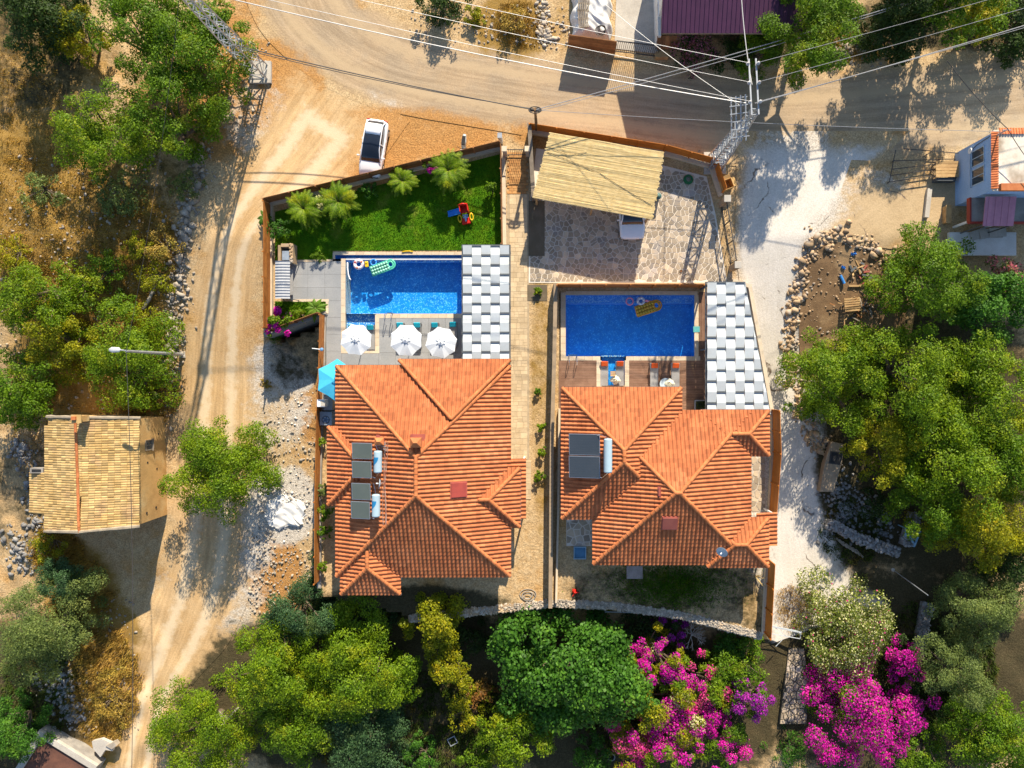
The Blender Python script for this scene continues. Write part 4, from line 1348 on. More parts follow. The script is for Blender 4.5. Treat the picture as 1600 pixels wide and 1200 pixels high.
# grey deck of the left pool
D = thing('pool_deck', 'smooth grey tiled deck around the left pool', 'deck', P(520, 520, PZ))
D['kind'] = 'structure'
del D['category'], D['label']
def tiles(root, px, tw, tl, mat, name='deck_tile', z=PZ + 0.02, th=0.04, gap=0.012):
    x0, x1, y0, y1 = rect(*px)
    nx, ny = max(1, round((x1 - x0) / tw)), max(1, round((y1 - y0) / tl))
    dx, dy = (x1 - x0) / nx, (y1 - y0) / ny
    for i in range(nx):
        for j in range(ny):
            piece(name, mat, root, (x0 + (i + .5) * dx, y0 + (j + .5) * dy, z + random.uniform(-.002, .002)), (dx - gap, dy - gap, th))
tiles(D, (455, 408, 534, 470), 1.2, 1.2, grey_tile)
tiles(D, (510, 470, 534, 575), 1.2, 1.2, grey_tile)
tiles(D, (534, 552, 592, 578), 1.2, 1.2, grey_tile)
tiles(D, (592, 497, 722, 578), 1.2, 1.2, grey_tile)
tiles(D, (722, 388, 792, 578), 1.2, 1.2, grey_tile)
tiles(D, (504, 575, 528, 660), 1.2, 1.2, grey_tile)
kerb = thing('garden_kerb', 'beige kerb edging the small green wedge bed', 'kerb', P(510, 470, PZ))
coping_run(kerb, (456, 469.5), (514, 469.5), 0.2, PZ + 0.06)
coping_run(kerb, (511.5, 471), (511.5, 490), 0.2, PZ + 0.062)
kerb2 = thing('garden_kerb', 'beige kerb between the lawn and the grey deck', 'kerb', P(456, 407, PZ))
coping_run(kerb2, (456, 408), (520, 407), 0.16, PZ + 0.06)

RP = thing('swimming_pool', 'right deep blue pool with a gold float, four orange pillow loungers beside it', 'pool', P(985, 508, PZ))
basin(RP, (884, 461, 1085, 557), 1.5, mos_right)
basin(RP, (940, 557, 976, 605), 0.35, mos_right, 'shallow_basin')
water(RP, (884, 461, 1085, 557), PZ - 0.09)
water(RP, (940, 557, 976, 605), PZ - 0.093)
slab(RP, 'mosaic_ledge', (884, 461, 1085, 473), mosaic_mat('mid_blue_mosaic', (0.03, 0.2, 0.7), (0.1, 0.3, 0.7), (0.3, 0.5, 0.8), 0.3), PZ - 1.5, PZ - 0.35)
slab(RP, 'step', (940, 555.5, 976, 558.5), mos_pale, PZ - 1.5, PZ - 0.3)
coping_run(RP, (880, 457), (880, 560), 0.4)
coping_run(RP, (884, 458), (1090, 458), 0.3)
coping_run(RP, (1088, 461), (1088, 557), 0.32)
coping_run(RP, (876, 560), (938, 560), 0.33)
coping_run(RP, (978, 560), (1094, 560), 0.33)
coping_run(RP, (936, 563), (936, 607), 0.4)
coping_run(RP, (979.5, 563), (979.5, 607), 0.34)
coping_run(RP, (934, 606), (982, 606), 0.2)
slab(RP, 'skimmer_lid', (1083, 510, 1093, 519), pm('teal_lid', (0.12, 0.42, 0.42), None, 3, 0.4, 0), PZ - 0.03, PZ + 0.07)
# brown board deck of the right pool
DB = thing('board_deck', 'brown timber board deck around the right pool', 'deck', P(900, 585, PZ))
DB['kind'] = 'structure'
del DB['category'], DB['label']
def boards(root, px, bw, mat, along='x', z=PZ + 0.02, name='deck_board'):
    x0, x1, y0, y1 = rect(*px)
    if along == 'x':
        n = round((y1 - y0) / bw); d = (y1 - y0) / n
        for i in range(n):
            piece(name, mat, root, ((x0 + x1) / 2, y0 + (i + .5) * d, z + random.uniform(-.002, .002)), (x1 - x0 - .004, d - .014, .045))
    else:
        n = round((x1 - x0) / bw); d = (x1 - x0) / n
        for i in range(n):
            piece(name, mat, root, (x0 + (i + .5) * d, (y0 + y1) / 2, z + random.uniform(-.002, .002)), (d - .014, y1 - y0 - .004, .045))
boards(DB, (873, 563.5, 932, 640), 0.2, deck_wood)
boards(DB, (983, 563.5, 1098, 607), 0.2, deck_wood)
boards(DB, (1062, 607, 1098, 646), 0.2, deck_wood)
boards(DB, (1092, 456, 1168, 563), 0.2, deck_wood, 'y')
boards(DB, (1098, 563, 1196, 650), 0.2, deck_wood, 'y')

# ------------------------------------------------------------------ woven shade roofs
def woven(name, label, xs, y0, dy, rows, z, slope_edge=None, first=0, post_px=()):
    """columns of tilted panels passing over and under dark cross bars; xs = photo x of the column edges, y0 / dy = photo y of the bars"""
    c = P((xs[0] + xs[-1]) / 2, y0 + dy * rows / 2, z)
    root = thing(name, label, 'pergola', (c.x, c.y, PZ))
    amp = 0.065
    yb = [y0 + dy * i for i in range(rows + 1)]
    clip = None
    if slope_edge:
        a, b = P(*slope_edge[0], z), P(*slope_edge[1], z)
        clip = ((a.x, a.y), (b.x, b.y))
    for ci in range(len(xs) - 1):
        for r in range(rows):
            a, b = P(xs[ci], yb[r + 1], z), P(xs[ci + 1], yb[r], z)
            poly = [(a.x + .006, a.y), (b.x - .006, a.y), (b.x - .006, b.y), (a.x + .006, b.y)]
            if clip:
                poly = clip_half(poly, clip[1], clip[0])
                if len(poly) < 3 or abs(area(poly)) < 0.02:
                    continue
            over_top = ((r + ci + first) % 2 == 0)     # this panel's upper (north) end passes over its bar
            zn, zs_ = (z + amp, z - amp) if over_top else (z - amp, z + amp)
            f = lambda x, y, a=a, b=b, zn=zn, zs_=zs_: zs_ + (zn - zs_) * (y - a.y) / (b.y - a.y)
            # push the low end a little short of the bar so that the bar shows in the gap
            m = MB(); m.prism(poly, lambda x, y: f(x, y) - 0.012, lambda x, y: f(x, y) + 0.012)
            m.build('panel', shade_grey, root, world=True)
    for r in range(rows + 1):
        a, b = P(xs[0], yb[r], z), P(xs[-1], yb[r], z)
        xe = b.x
        if clip:
            t = (a.y - clip[0][1]) / (clip[1][1] - clip[0][1])
            xe = min(b.x, clip[0][0] + (clip[1][0] - clip[0][0]) * t)
        m = MB(); m.box(((a.x + xe) / 2, a.y, z), (xe - a.x + 0.04, 0.12, 0.07)); m.build('cross_bar', slate, root, world=True)
    a, b = P(xs[0], yb[0], z), P(xs[0], yb[-1], z)
    m = MB(); m.bar((a.x - .05, a.y + .08, z - .22), (b.x - .05, b.y - .08, z - .22), 0.1, 0.16); m.build('side_beam', slate, root, world=True)
    if clip:
        m = MB(); m.bar((clip[0][0] + .04, clip[0][1], z - .22), (clip[1][0] + .04, clip[1][1], z - .22), 0.1, 0.16); m.build('side_beam', slate, root, world=True)
    else:
        a, b = P(xs[-1], yb[0], z), P(xs[-1], yb[-1], z)
        m = MB(); m.bar((a.x + .05, a.y + .08, z - .22), (b.x + .05, b.y - .08, z - .22), 0.1, 0.16); m.build('side_beam', slate, root, world=True)
    for q in post_px:
        p = P(*q, z)
        piece('post', slate, root, (p.x, p.y, (PZ + z - .3) / 2 + .03), (0.12, 0.12, z - .3 - PZ))
    return root
woven('woven_pergola', 'left shade roof of woven pale grey panels between the left pool and the path', [723 + 14.5 * i for i in range(6)], 383.5, 15.1, 12, 2.7, post_px=((725, 386), (794, 386), (725, 475), (794, 475), (725, 562), (794, 562)))
woven('woven_pergola', 'right slanted shade roof of woven pale panels beside the driveway', [1105 + 14.6 * i for i in range(8)], 441.5, 17.1, 12, 2.7, ((1163.5, 440), (1204, 648)), 0, ((1107, 445), (1161, 445), (1107, 545), (1107, 642), (1198, 642)))

# ------------------------------------------------------------------ paving
def voronoi_cells(poly, spacing, jit=0.42):
    x0 = min(p[0] for p in poly); x1 = max(p[0] for p in poly); y0 = min(p[1] for p in poly); y1 = max(p[1] for p in poly)
    pts = []
    for i, y in enumerate(np.arange(y0 - spacing, y1 + 2 * spacing, spacing)):
        for x in np.arange(x0 - spacing, x1 + 2 * spacing, spacing):
            pts.append((x + random.uniform(-jit, jit) * spacing + (i % 2) * spacing / 2, y + random.uniform(-jit, jit) * spacing))
    A = np.array(pts)
    inside = in_poly(A[:, 0], A[:, 1], poly)
    cells = []
    for i in np.nonzero(inside)[0]:
        p = A[i]
        d = ((A - p) ** 2).sum(1)
        near = np.argsort(d)[1:22]
        s = spacing * 1.6
        c = [(p[0] - s, p[1] - s), (p[0] + s, p[1] - s), (p[0] + s, p[1] + s), (p[0] - s, p[1] + s)]
        for j in near:
            q = A[j]; m = (p + q) / 2; t = q - p
            c = clip_half(c, (m[0], m[1]), (m[0] - t[1], m[1] + t[0]))
            if len(c) < 3: break
        cells.append(c)
    return cells
def flagstones(root, poly, spacing, mat, z, th=0.05, joint=0.075, singles=300, name='flagstone'):
    cells = []
    pc = ccw(poly)
    for c in voronoi_cells(poly, spacing):
        for i in range(len(pc)):
            c = clip_half(c, pc[i], pc[(i + 1) % len(pc)])
            if len(c) < 3: break
        if len(c) < 3: continue
        c = shrink(c, joint / 2)
        if len(c) >= 3 and abs(area(c)) > 0.01:
            cells.append(c)
    cells.sort(key=lambda c: -abs(area(c)))
    rest = MB()
    for k, c in enumerate(cells):
        h = z + random.uniform(-.006, .008)
        if k < singles:
            cx = sum(p[0] for p in c) / len(c); cy = sum(p[1] for p in c) / len(c)
            m = MB(); m.prism([(p[0] - cx, p[1] - cy) for p in c], -th, 0)
            o = m.build(name, mat, root); o.location = Vector((cx, cy, h)) - wl(root)
        else:
            rest.prism(c, z - th, h)
    if rest.v:
        tag(rest.build(name + '_rest', mat, root, world=True), kind='stuff')
YARD_PX = [(838, 232), (1034, 258), (1104, 276), (1118, 335), (1136, 442), (826, 442), (828, 318)]
yard = thing('stone_yard', None, None, P(980, 350, PZ)); yard['kind'] = 'structure'
m = MB(); m.prism(pxpoly(YARD_PX, PZ), PZ - 0.02, PZ + 0.03); m.build('mortar_bed', grout, yard, world=True)
YZ = PZ + 0.05
VIS = [(826, 318), (838, 300), (1034, 262), (1104, 276), (1118, 335), (1136, 442), (826, 442)]
flagstones(yard, pxpoly([(828, 300), (1036, 262), (1104, 278), (1116, 335), (1135, 440), (828, 440)], YZ), 0.41, flag, YZ, .05, .055)
sheet('planting_strip', [(826, 314), (851, 314), (851, 400), (826, 400)], pm('damp_bed_soil', (0.16, 0.125, 0.085), (0.12, 0.095, 0.06), 1.0, 0.95, 0.4), t=0.075)
sheet('planting_strip', [(824, 445), (855, 445), (855, 470), (824, 470)], MATS['damp_bed_soil'], t=0.03)

def ashlar(root, px, mat, z, lo=0.28, hi=0.62, name='paver', joint=0.014):
    x0, x1, y0, y1 = rect(*px)
    y = y0
    while y < y1 - 0.05:
        h = min(random.uniform(lo, hi * .8), y1 - y)
        if y1 - y - h < 0.15: h = y1 - y
        x = x0
        while x < x1 - 0.02:
            wd = random.uniform(lo, hi)
            if x1 - x - wd < 0.2: wd = x1 - x
            hh = h
            if h > 0.38 and random.random() < 0.3:
                t = h * random.uniform(.4, .6)
                piece(name, mat, root, (x + wd / 2, y + t / 2, z + random.uniform(-.004, .004)), (wd - joint, t - joint, .05))
                piece(name, mat, root, (x + wd / 2, y + t + (h - t) / 2, z + random.uniform(-.004, .004)), (wd - joint, h - t - joint, .05))
            else:
                piece(name, mat, root, (x + wd / 2, y + h / 2, z + random.uniform(-.004, .004)), (wd - joint, h - joint, .05))
            x += wd
        y += h
path = thing('paved_path', None, None, P(812, 500, PZ)); path['kind'] = 'structure'
m = MB(); m.prism(pxpoly([(792, 303), (827, 303), (827, 721), (797, 721), (797, 800), (792, 800)], PZ), PZ - .02, PZ + .012); m.build('mortar_bed', pm('tan_mortar', (0.44, 0.34, 0.22), None, 3, 0.95, 0.2), path, world=True)
ashlar(path, (796, 304, 824, 718), paver, PZ + .02)
ashlar(path, (800, 719, 830, 780), paver, PZ + .021, 0.35, 0.6)
ashlar(path, (797, 845, 803, 862), paver, PZ + .021, 0.3, 0.5)
entry = thing('brick_entry', None, None, P(806, 275, PZ)); entry['kind'] = 'structure'
brick_m = pm('orange_brick', (0.50, 0.27, 0.10), (0.44, 0.21, 0.07), 2, 0.85, 0.2, rand=0.2)
x0, x1, y0, y1 = rect(794, 238, 824, 303)
nyb = int((y1 - y0) / 0.21)
for j in range(nyb):
    nb_ = 4
    for i in range(nb_):
        wd = (x1 - x0) / nb_
        o_ = (j % 2) * 0.5
        cx = x0 + (i + .5) * wd + (wd * .25 if j % 2 else -wd * .25) * .8
        piece('brick', brick_m, entry, (cx, y0 + (j + .5) * (y1 - y0) / nyb, PZ + .02 + random.uniform(-.004, .004)), (wd * .93, (y1 - y0) / nyb - .02, .06))
# entry gate at the top of the path
gate = thing('entry_gate', 'small black bar gate at the top of the brick entry path', 'gate', P(806, 240, PZ))
g0, g1 = P(793, 243, PZ), P(822, 243, PZ)
for z in (0.25, 1.5):
    m = MB(); m.bar((g0.x, g0.y, z), (g1.x, g1.y, z), 0.05); m.build('rail', dark_metal, gate, world=True)
for i in range(11):
    x = g0.x + (g1.x - g0.x) * i / 10
    piece('bar', dark_metal, gate, (x, g0.y, 0.87), (0.025, 0.025, 1.22))
for px in (790, 825):
    p = P(px, 243, PZ)
    gp = thing('gate_post', 'beige gate pillar %s of the small black gate' % ('on the lawn side' if px == 790 else 'on the car port side'), 'pillar', (p.x, p.y, PZ))
    piece('shaft', plaster_cream, gp, (p.x, p.y, 0.85), (0.3, 0.3, 1.6))
    piece('cap', coping, gp, (p.x, p.y, 1.7), (0.4, 0.4, 0.08))
# floor slab strips around the right villa
sheet('paved_yard', [(885, 812), (928, 812), (928, 853), (885, 853)], grout, t=0.015)
py_ = thing('side_patio', None, None, P(905, 832, PZ)); py_['kind'] = 'structure'
flagstones(py_, pxpoly([(885, 812), (928, 812), (928, 853), (885, 853)], PZ + .03), 0.5, flag, PZ + .03)
pe = thing('side_patio', None, None, P(1182, 760, PZ)); pe['kind'] = 'structure'
flagstones(pe, pxpoly([(1174, 712), (1196, 712), (1196, 800), (1174, 800)], PZ + .03), 0.5, flag, PZ + .03)
# ------------------------------------------------------------------ reed roofed car port
CZ = 2.8
cp_px = [(860, 207), (1036, 238), (1017, 343), (833, 309)]
cpw = [P(a, b, CZ) for a, b in cp_px]
CP = thing('car_port', 'car port with a flat split reed roof over the stone paved yard', 'car port', (cpw[0].x, cpw[0].y, PZ))
A, B, C3, D3 = cpw
ux = (B - A).normalized(); uy = (A - D3).normalized()
WL, HL = (B - A).length, (A - D3).length
def lat(s, t, z=0.0):
    top = A.lerp(B, s); bot = D3.lerp(C3, s)
    p = top.lerp(bot, t)
    return Vector((p.x, p.y, CZ + z))
# reed mats: four by three, each a bundle of thin reeds
for i in range(3):
    m = MB()
    n = 64
    for j in range(n):
        t0 = j / n; t = (j + 0.5) / n
        s0, s1 = i / 3 - 0.012 * random.random(), (i + 1) / 3 + 0.02 * random.random()
        mid = (s0 + s1) / 2
        wv = random.uniform(-.004, .004)
        m.path([lat(s0, t + wv, random.uniform(0, .015) + i * .006), lat(mid, t + random.uniform(-.003, .003), random.uniform(-.02, .02) + i * .006), lat(s1, t - wv, random.uniform(0, .015) + i * .006)], 0.052, 5)
    m.build('reed_mat', reed, CP, world=True)
for j in (0.03, 0.5, 0.97):
    m = MB(); m.bar(lat(0.0, j, -.14), lat(1.0, j, -.14), 0.1, 0.14); m.build('beam', raw_wood, CP, world=True)
for i in (0.01, 0.34, 0.67, 0.99):
    m = MB(); m.bar(lat(i, 0.0, -.28), lat(i, 1.0, -.28), 0.08, 0.13); m.build('rafter', raw_wood, CP, world=True)
for i in (0.02, 0.5, 0.98):
    for j in (0.04, 0.96):
        p = lat(i, j); piece('post', raw_wood, CP, (p.x, p.y, (PZ + CZ - .34) / 2 + .03), (0.13, 0.13, CZ - .34 - PZ), math.atan2(ux.y, ux.x))
m = MB(); m.path([lat(.02, .3, .09), lat(.25, .38, .10), lat(.5, .47, .09), lat(.62, .56, .1), lat(.8, .68, .09), lat(.99, .8, .09)], 0.016, 5); m.build('tie_wire', wire_dark, CP, world=True)
m = MB(); m.path([lat(.02, .22, .09), lat(.2, .3, .1), lat(.35, .2, .09)], 0.014, 5); m.build('tie_wire', wire_dark, CP, world=True)

# ------------------------------------------------------------------ cars
def loft(rings, close=True):
    m = MB(); n = len(rings[0])
    vs = [v for r in rings for v in r]
    fs = [(i * n + k, i * n + (k + 1) % n, (i + 1) * n + (k + 1) % n, (i + 1) * n + k) for i in range(len(rings) - 1) for k in range(n)]
    fs += [tuple(range(n - 1, -1, -1)), tuple(range((len(rings) - 1) * n, len(rings) * n))]
    m.add(vs, fs); return m
def make_car(label, group):
    """front towards -y; metres"""
    r = thing('car', label, 'car', (0, 0, 0), group=group)
    ST = [(-2.18, .56, .38, .62), (-2.12, .74, .30, .70), (-1.95, .83, .26, .78), (-1.5, .88, .24, .88), (-0.95, .90, .24, .96), (0, .91, .24, .97), (1.0, .905, .24, .98), (1.6, .885, .26, .98), (1.98, .84, .30, .95), (2.14, .74, .36, .88), (2.19, .6, .42, .78)]
    rings = []
    for y, wd, zb, zt in ST:
        rings.append([(-wd * .9, y, zb), (-wd, y, zb + (zt - zb) * .35), (-wd, y, zb + (zt - zb) * .72), (-wd * .94, y, zt - .035), (-wd * .75, y, zt), (0, y, zt + .025), (wd * .75, y, zt), (wd * .94, y, zt - .035), (wd, y, zb + (zt - zb) * .72), (wd, y, zb + (zt - zb) * .35), (wd * .9, y, zb)])
    loft(rings).build('body', car_paint, r, smooth_=True)
    # glasshouse
    GL = [(-1.12, .72, .93, .96), (-0.75, .70, .93, 1.18), (-0.30, .655, .93, 1.405), (0.3, .65, .93, 1.455), (0.9, .64, .93, 1.445), (1.45, .61, .93, 1.38), (1.80, .60, .93, 1.18), (2.02, .62, .93, .96)]
    rg = []
    for y, wt, zb, zt in GL:
        wb = min(.86, wt + (zt - zb) * .30 + .02)
        rg.append([(-wb, y, zb - .04), (-wt - .012, y, zt - .05), (-wt * .9, y, zt), (0, y, zt + .03), (wt * .9, y, zt), (wt + .012, y, zt - .05), (wb, y, zb - .04)])
    loft(rg).build('window_glass', dark_glass, r, smooth_=True)
    # painted rear roof and roof rails over the dark glass roof
    rr = []
    for y, wt, zt in [(0.82, .62, 1.452), (1.15, .61, 1.43), (1.45, .60, 1.388), (1.72, .585, 1.25)]:
        rr.append([(-wt, y, zt - .03), (-wt * .85, y, zt + .016), (0, y, zt + .046), (wt * .85, y, zt + .016), (wt, y, zt - .03)])
    loft(rr).build('roof', car_paint, r, smooth_=True)
    for s in (-1, 1):
        m = MB(); m.path([(s * .80, -1.15, .97), (s * .715, -.75, 1.175), (s * .672, -.28, 1.385), (s * .665, .3, 1.43), (s * .655, .95, 1.42), (s * .625, 1.5, 1.345), (s * .67, 1.85, 1.13), (s * .74, 2.02, .97)], .04, 6)
        m.build('roof_rail', car_paint, r, smooth_=True)
        m = MB(); m.path([(s * .80, .15, .97), (s * .675, .15, 1.38)], .035, 5); m.build('door_pillar', car_paint, r)
        m = MB(); m.box((s * .98, -.78, 1.0), (.2, .11, .14)); m.build('mirror', car_paint, r, bevel=.03)
        m = MB(); m.box((s * .62, -2.05, .62), (.34, .2, .13), rz=s * .28); m.build('headlight', pm('lamp_lens', (.75, .76, .78), None, 2, .15, 0, fine=0), r, bevel=.03)
        m = MB(); m.box((s * .66, 2.10, .82), (.3, .14, .15), rz=-s * .28); m.build('tail_light', pm('red_lens', (.4, .01, .01), None, 2, .2, 0, fine=0), r, bevel=.03)
        for y in (-1.35, 1.35):
            m = MB(); m.tube((s * .70, y, .32), (s * .915, y, .32), .325, n=20); wv = m.build('wheel', rubber, r)
            m = MB(); m.tube((s * .90, y, .32), (s * .925, y, .32), .21, n=16); m.build('rim', alu, wv)
            m = MB(); m.box((s * .93, y * .0 + (-.35 if y < 0 else .62), .83), (.03, .18, .03)); m.build('door_handle', car_paint, r)
    m = MB(); m.box((0, -2.16, .42), (1.3, .1, .2)); m.build('bumper_grille', black_trim, r, bevel=.03)
    m = MB(); m.box((0, -2.215, .5), (.52, .015, .11)); m.build('number_plate', white_paint, r)
    m = MB(); m.box((0, 2.215, .58), (.52, .015, .11)); m.build('number_plate', white_paint, r)
    m = MB(); m.box((0, 2.17, .40), (1.25, .1, .14)); m.build('rear_bumper', black_trim, r, bevel=.03)
    m = MB(); m.path([(-.45, -1.02, .985), (-.1, -.98, 1.0), (.4, -.98, 1.02)], .012, 4); m.build('wiper', black_trim, r)
    return r
car1 = make_car('white hatchback parked on orange dirt outside the long wooden fence', 'white cars parked by the villas')
p = P(587, 236, 0.0); car1.location = (p.x, p.y, 0.02); car1.rotation_euler = (0, 0, R(-9))
car2 = copy_tree(car1)
car2['label'] = 'white car half hidden under the reed roof, bonnet on the stone yard'
p = P(985.5, 333, 0.0); car2.location = (p.x, p.y, YZ + .01); car2.rotation_euler = (0, 0, R(1)); car2.scale = (1.1, 1.0, 1.0)

# ------------------------------------------------------------------ scooter
p = P(725.5, 231, 0)
sc = thing('scooter', 'grey motor scooter parked on the dirt by the corner of the lawn fence', 'scooter', (p.x, p.y, 0.0), R(-6))
for y in (-.62, .62):
    m = MB(); m.torus((0, y, .24), .17, .065, 18, 8, Matrix.Rotation(R(90), 3, 'Y')); wv = m.build('wheel', rubber, sc)
    m = MB(); m.tube((-.03, y, .24), (.03, y, .24), .12, n=12); m.build('rim', alu, wv)
m = MB(); m.add([], []); m = loft([[(-.13, y, zb), (-wd, y, (zb + zt) / 2), (-wd * .7, y, zt), (wd * .7, y, zt), (wd, y, (zb + zt) / 2), (.13, y, zb)] for y, wd, zb, zt in [(-.30, .12, .28, .34), (-.12, .17, .26, .38), (.0, .19, .30, .68), (.35, .20, .36, .74), (.7, .15, .5, .72), (.85, .08, .58, .68)]])
m.build('body', pm('scooter_paint', (.45, .5, .5), None, 3, .3, 0), sc, smooth_=True)
m = MB(); m.box((0, .32, .78), (.27, .72, .1)); m.build('seat', black_trim, sc, bevel=.04)
m = loft([[(-wd, y, zb), (-wd * .6, y - .06, zt), (wd * .6, y - .06, zt), (wd, y, zb)] for y, wd, zb, zt in [(-.36, .24, .3, .9), (-.46, .2, .34, 1.0), (-.54, .1, .4, .95)]]); m.build('front_shield', MATS['scooter_paint'], sc)
m = MB(); m.path([(-.34, -.30, 1.0), (-.15, -.40, 1.03), (.15, -.40, 1.03), (.34, -.30, 1.0)], .022, 6); m.build('handlebar', black_trim, sc)
m = MB(); m.tube((0, -.42, 1.0), (0, -.62, .24), .04); m.build('fork', dark_metal, sc)
m = MB(); m.lathe([(.0, .05), (.08, .03), (.09, -.03), (.03, -.06)], 12, (0, -.5, .98), Matrix.Rotation(R(80), 3, 'X')); m.build('headlamp', MATS['lamp_lens'], sc)
for s in (-1, 1):
    m = MB(); m.box((s * .34, -.36, 1.2), (.12, .03, .08)); m.tube((s * .28, -.36, 1.02), (s * .33, -.36, 1.18), .01); m.build('mirror', black_trim, sc)
p = P(783, 222, 0)
bp_ = thing('meter_post', 'narrow grey meter cabinet at the fence corner by the entry path', 'cabinet', (p.x, p.y, 0))
piece('case', pm('pale_grey_case', (.5, .52, .54), None, 3, .5, 0), bp_, (p.x, p.y, .75), (.28, .34, 1.5)); piece('lid', galv, bp_, (p.x, p.y, 1.53), (.34, .4, .06))

# ------------------------------------------------------------------ parasols
def parasol(name, label, px, py, rad, z, cloth, n=8, rot=0.0, group=None, vent=True):
    c = P(px, py, z)
    r = thing(name, label, 'parasol', (c.x, c.y, PZ), rot, group)
    h = z - PZ
    drop = rad * .2
    for k in range(n):
        a0, a1 = 2 * math.pi * k / n, 2 * math.pi * (k + 1) / n
        m = MB(); vs = []; S = 6
        for i in range(S + 1):
            t = .1 + .9 * i / S
            for j in range(3):
                a = a0 + (a1 - a0) * j / 2
                ch = 1.0 if j != 1 else math.cos(math.pi / n) * (1 - .035 * t)
                vs.append((rad * t * ch * math.cos(a), rad * t * ch * math.sin(a), h - drop * t ** 1.15 - (.03 * t if j == 1 else 0)))
        m.add(vs, [(i * 3 + j, (i + 1) * 3 + j, (i + 1) * 3 + j + 1, i * 3 + j + 1) for i in range(S) for j in range(2)])
        # hem
        o = len(m.v)
        m.add([(v[0], v[1], v[2] - .07) for v in vs[-3:]], [])
        b = len(vs) - 3
        m.f += [(b, o, o + 1, b + 1), (b + 1, o + 1, o + 2, b + 2)]
        m.build('canopy_panel', cloth, r)
        m = MB(); m.bar((.05 * math.cos(a0), .05 * math.sin(a0), h - .06), (rad * .97 * math.cos(a0), rad * .97 * math.sin(a0), h - drop - .04), .022); m.build('rib', alu, r)
        if vent:
            m = MB(); m.bar((rad * .16 * math.cos(a0 + .2), rad * .16 * math.sin(a0 + .2), h - drop * .12 + .03), (rad * .30 * math.cos(a0 + .2), rad * .30 * math.sin(a0 + .2), h - drop * .26 + .02), .03, .02); m.build('vent_tie', pm('vent_grey', (.25, .28, .31), None, 3, .6, 0), r)
    m = MB()
    for k in range(n):
        a0, a1 = 2 * math.pi * k / n, 2 * math.pi * (k + 1) / n
        m.add([(0, 0, h + .09), (rad * .19 * math.cos(a0), rad * .19 * math.sin(a0), h + .0), (rad * .19 * math.cos(a1), rad * .19 * math.sin(a1), h + .0)], [(0, 1, 2)])
    m.build('vent_cap', cloth, r)
    m = MB(); m.lathe([(.0, .0), (.035, .02), (.03, .07), (0, .1)], 8, (0, 0, h + .08)); m.build('finial', slate, r)
    m = MB(); m.tube((0, 0, .05), (0, 0, h), .028, n=10); m.build('pole', alu, r)
    m = MB(); m.lathe([(.28, 0), (.28, .06), (.06, .1), (.05, .3)], 16, (0, 0, 0)); m.build('foot', slate, r)
    return r
parasol('parasol', 'white octagonal parasol over the shallow corner of the left pool', 555, 530.5, 1.21, 2.6, canvas_white, 8, .3, 'white parasols by the left pool')
parasol('parasol', 'white octagonal parasol in the middle of the three on the grey deck', 633.5, 531.5, 1.24, 2.6, canvas_white, 8, .36, 'white parasols by the left pool')
parasol('parasol', 'white octagonal parasol nearest the woven grey shade roof', 688.5, 535, 1.21, 2.6, canvas_white, 8, .2, 'white parasols by the left pool')
parasol('parasol', 'turquoise blue parasol half under the eave of the left villa', 524, 594, 1.6, 2.55, canvas_blue, 6, .5, vent=False)

# ------------------------------------------------------------------ sun loungers (head towards +y)
def lounger(label, pillow, group, fm, L=1.95, wd=.62):
    r = thing('sun_lounger', label, 'sun lounger', (0, 0, 0), group=group)
    m = MB()
    for s in (-1, 1):
        m.box((s * (wd / 2 - .03), 0, .27), (.05, L, .06))
    for y in (-L / 2 + .025, L / 2 - .025):
        m.box((0, y, .27), (wd - .11, .05, .058))
    m.build('frame', fm, r)
    for s in (-1, 1):
        for y in (-L / 2 + .12, L / 2 - .12):
            m = MB(); m.box((s * (wd / 2 - .035), y, .12), (.05, .05, .24)); m.build('leg', fm, r)
    m = MB(); m.box((0, -L * .18, .335), (wd - .02, L * .62, .08)); m.build('seat_cushion', mattress, r, bevel=.025)
    m = MB(); m.box((0, L * .315, .46), (wd - .02, L * .38, .08), M=Matrix.Rotation(R(20), 3, 'X')); m.build('backrest_cushion', mattress, r, bevel=.025)
    m = MB(); m.box((0, L * .40, .565), (wd * .80, .40, .12), M=Matrix.Rotation(R(20), 3, 'X')); m.build('pillow', pillow, r, bevel=.045)
    return r
LG = 'grey loungers with turquoise pillows'
proto = lounger('', turq, LG, slate)
for i, (px, py, lab) in enumerate([(549, 527, 'grey lounger with turquoise pillow in the shallow water beside the pool wall'), (578, 527, 'grey lounger with turquoise pillow in the shallow water next to the travertine edge'),
                                   (626, 524, 'grey lounger with turquoise pillow beside the chrome pool ladder'), (652.5, 524, 'grey lounger with turquoise pillow between the middle and right white parasols'),
                                   (680, 524, 'grey lounger with turquoise pillow under the white parasol nearest the shade roof'), (708.5, 523, 'grey lounger with turquoise pillow against the woven grey shade roof')]):
    o = proto if i == 0 else copy_tree(proto)
    p = P(px, py, PZ + .3); o.location = (p.x, p.y, PZ + .045 if i > 1 else PZ - .38); o['label'] = lab
RG = 'grey loungers with orange pillows'
proto = lounger('', orange_p, RG, alu)
for i, (px, py, lab) in enumerate([(944.5, 584, 'grey lounger with orange pillow, left one standing in the shallow water notch'), (969, 584, 'grey lounger with orange pillow, right one standing in the shallow water notch'),
                                   (1022, 587, 'grey lounger with orange pillow on the boards left of the round glass table'), (1055, 587, 'grey lounger with orange pillow on the boards next to the tall shade roof')]):
    o = proto if i == 0 else copy_tree(proto)
    p = P(px, py, PZ + .3); o.location = (p.x, p.y, PZ + .045 if i > 1 else PZ - .32); o['label'] = lab
    o.scale = (1.05, 1.0, 1.0)
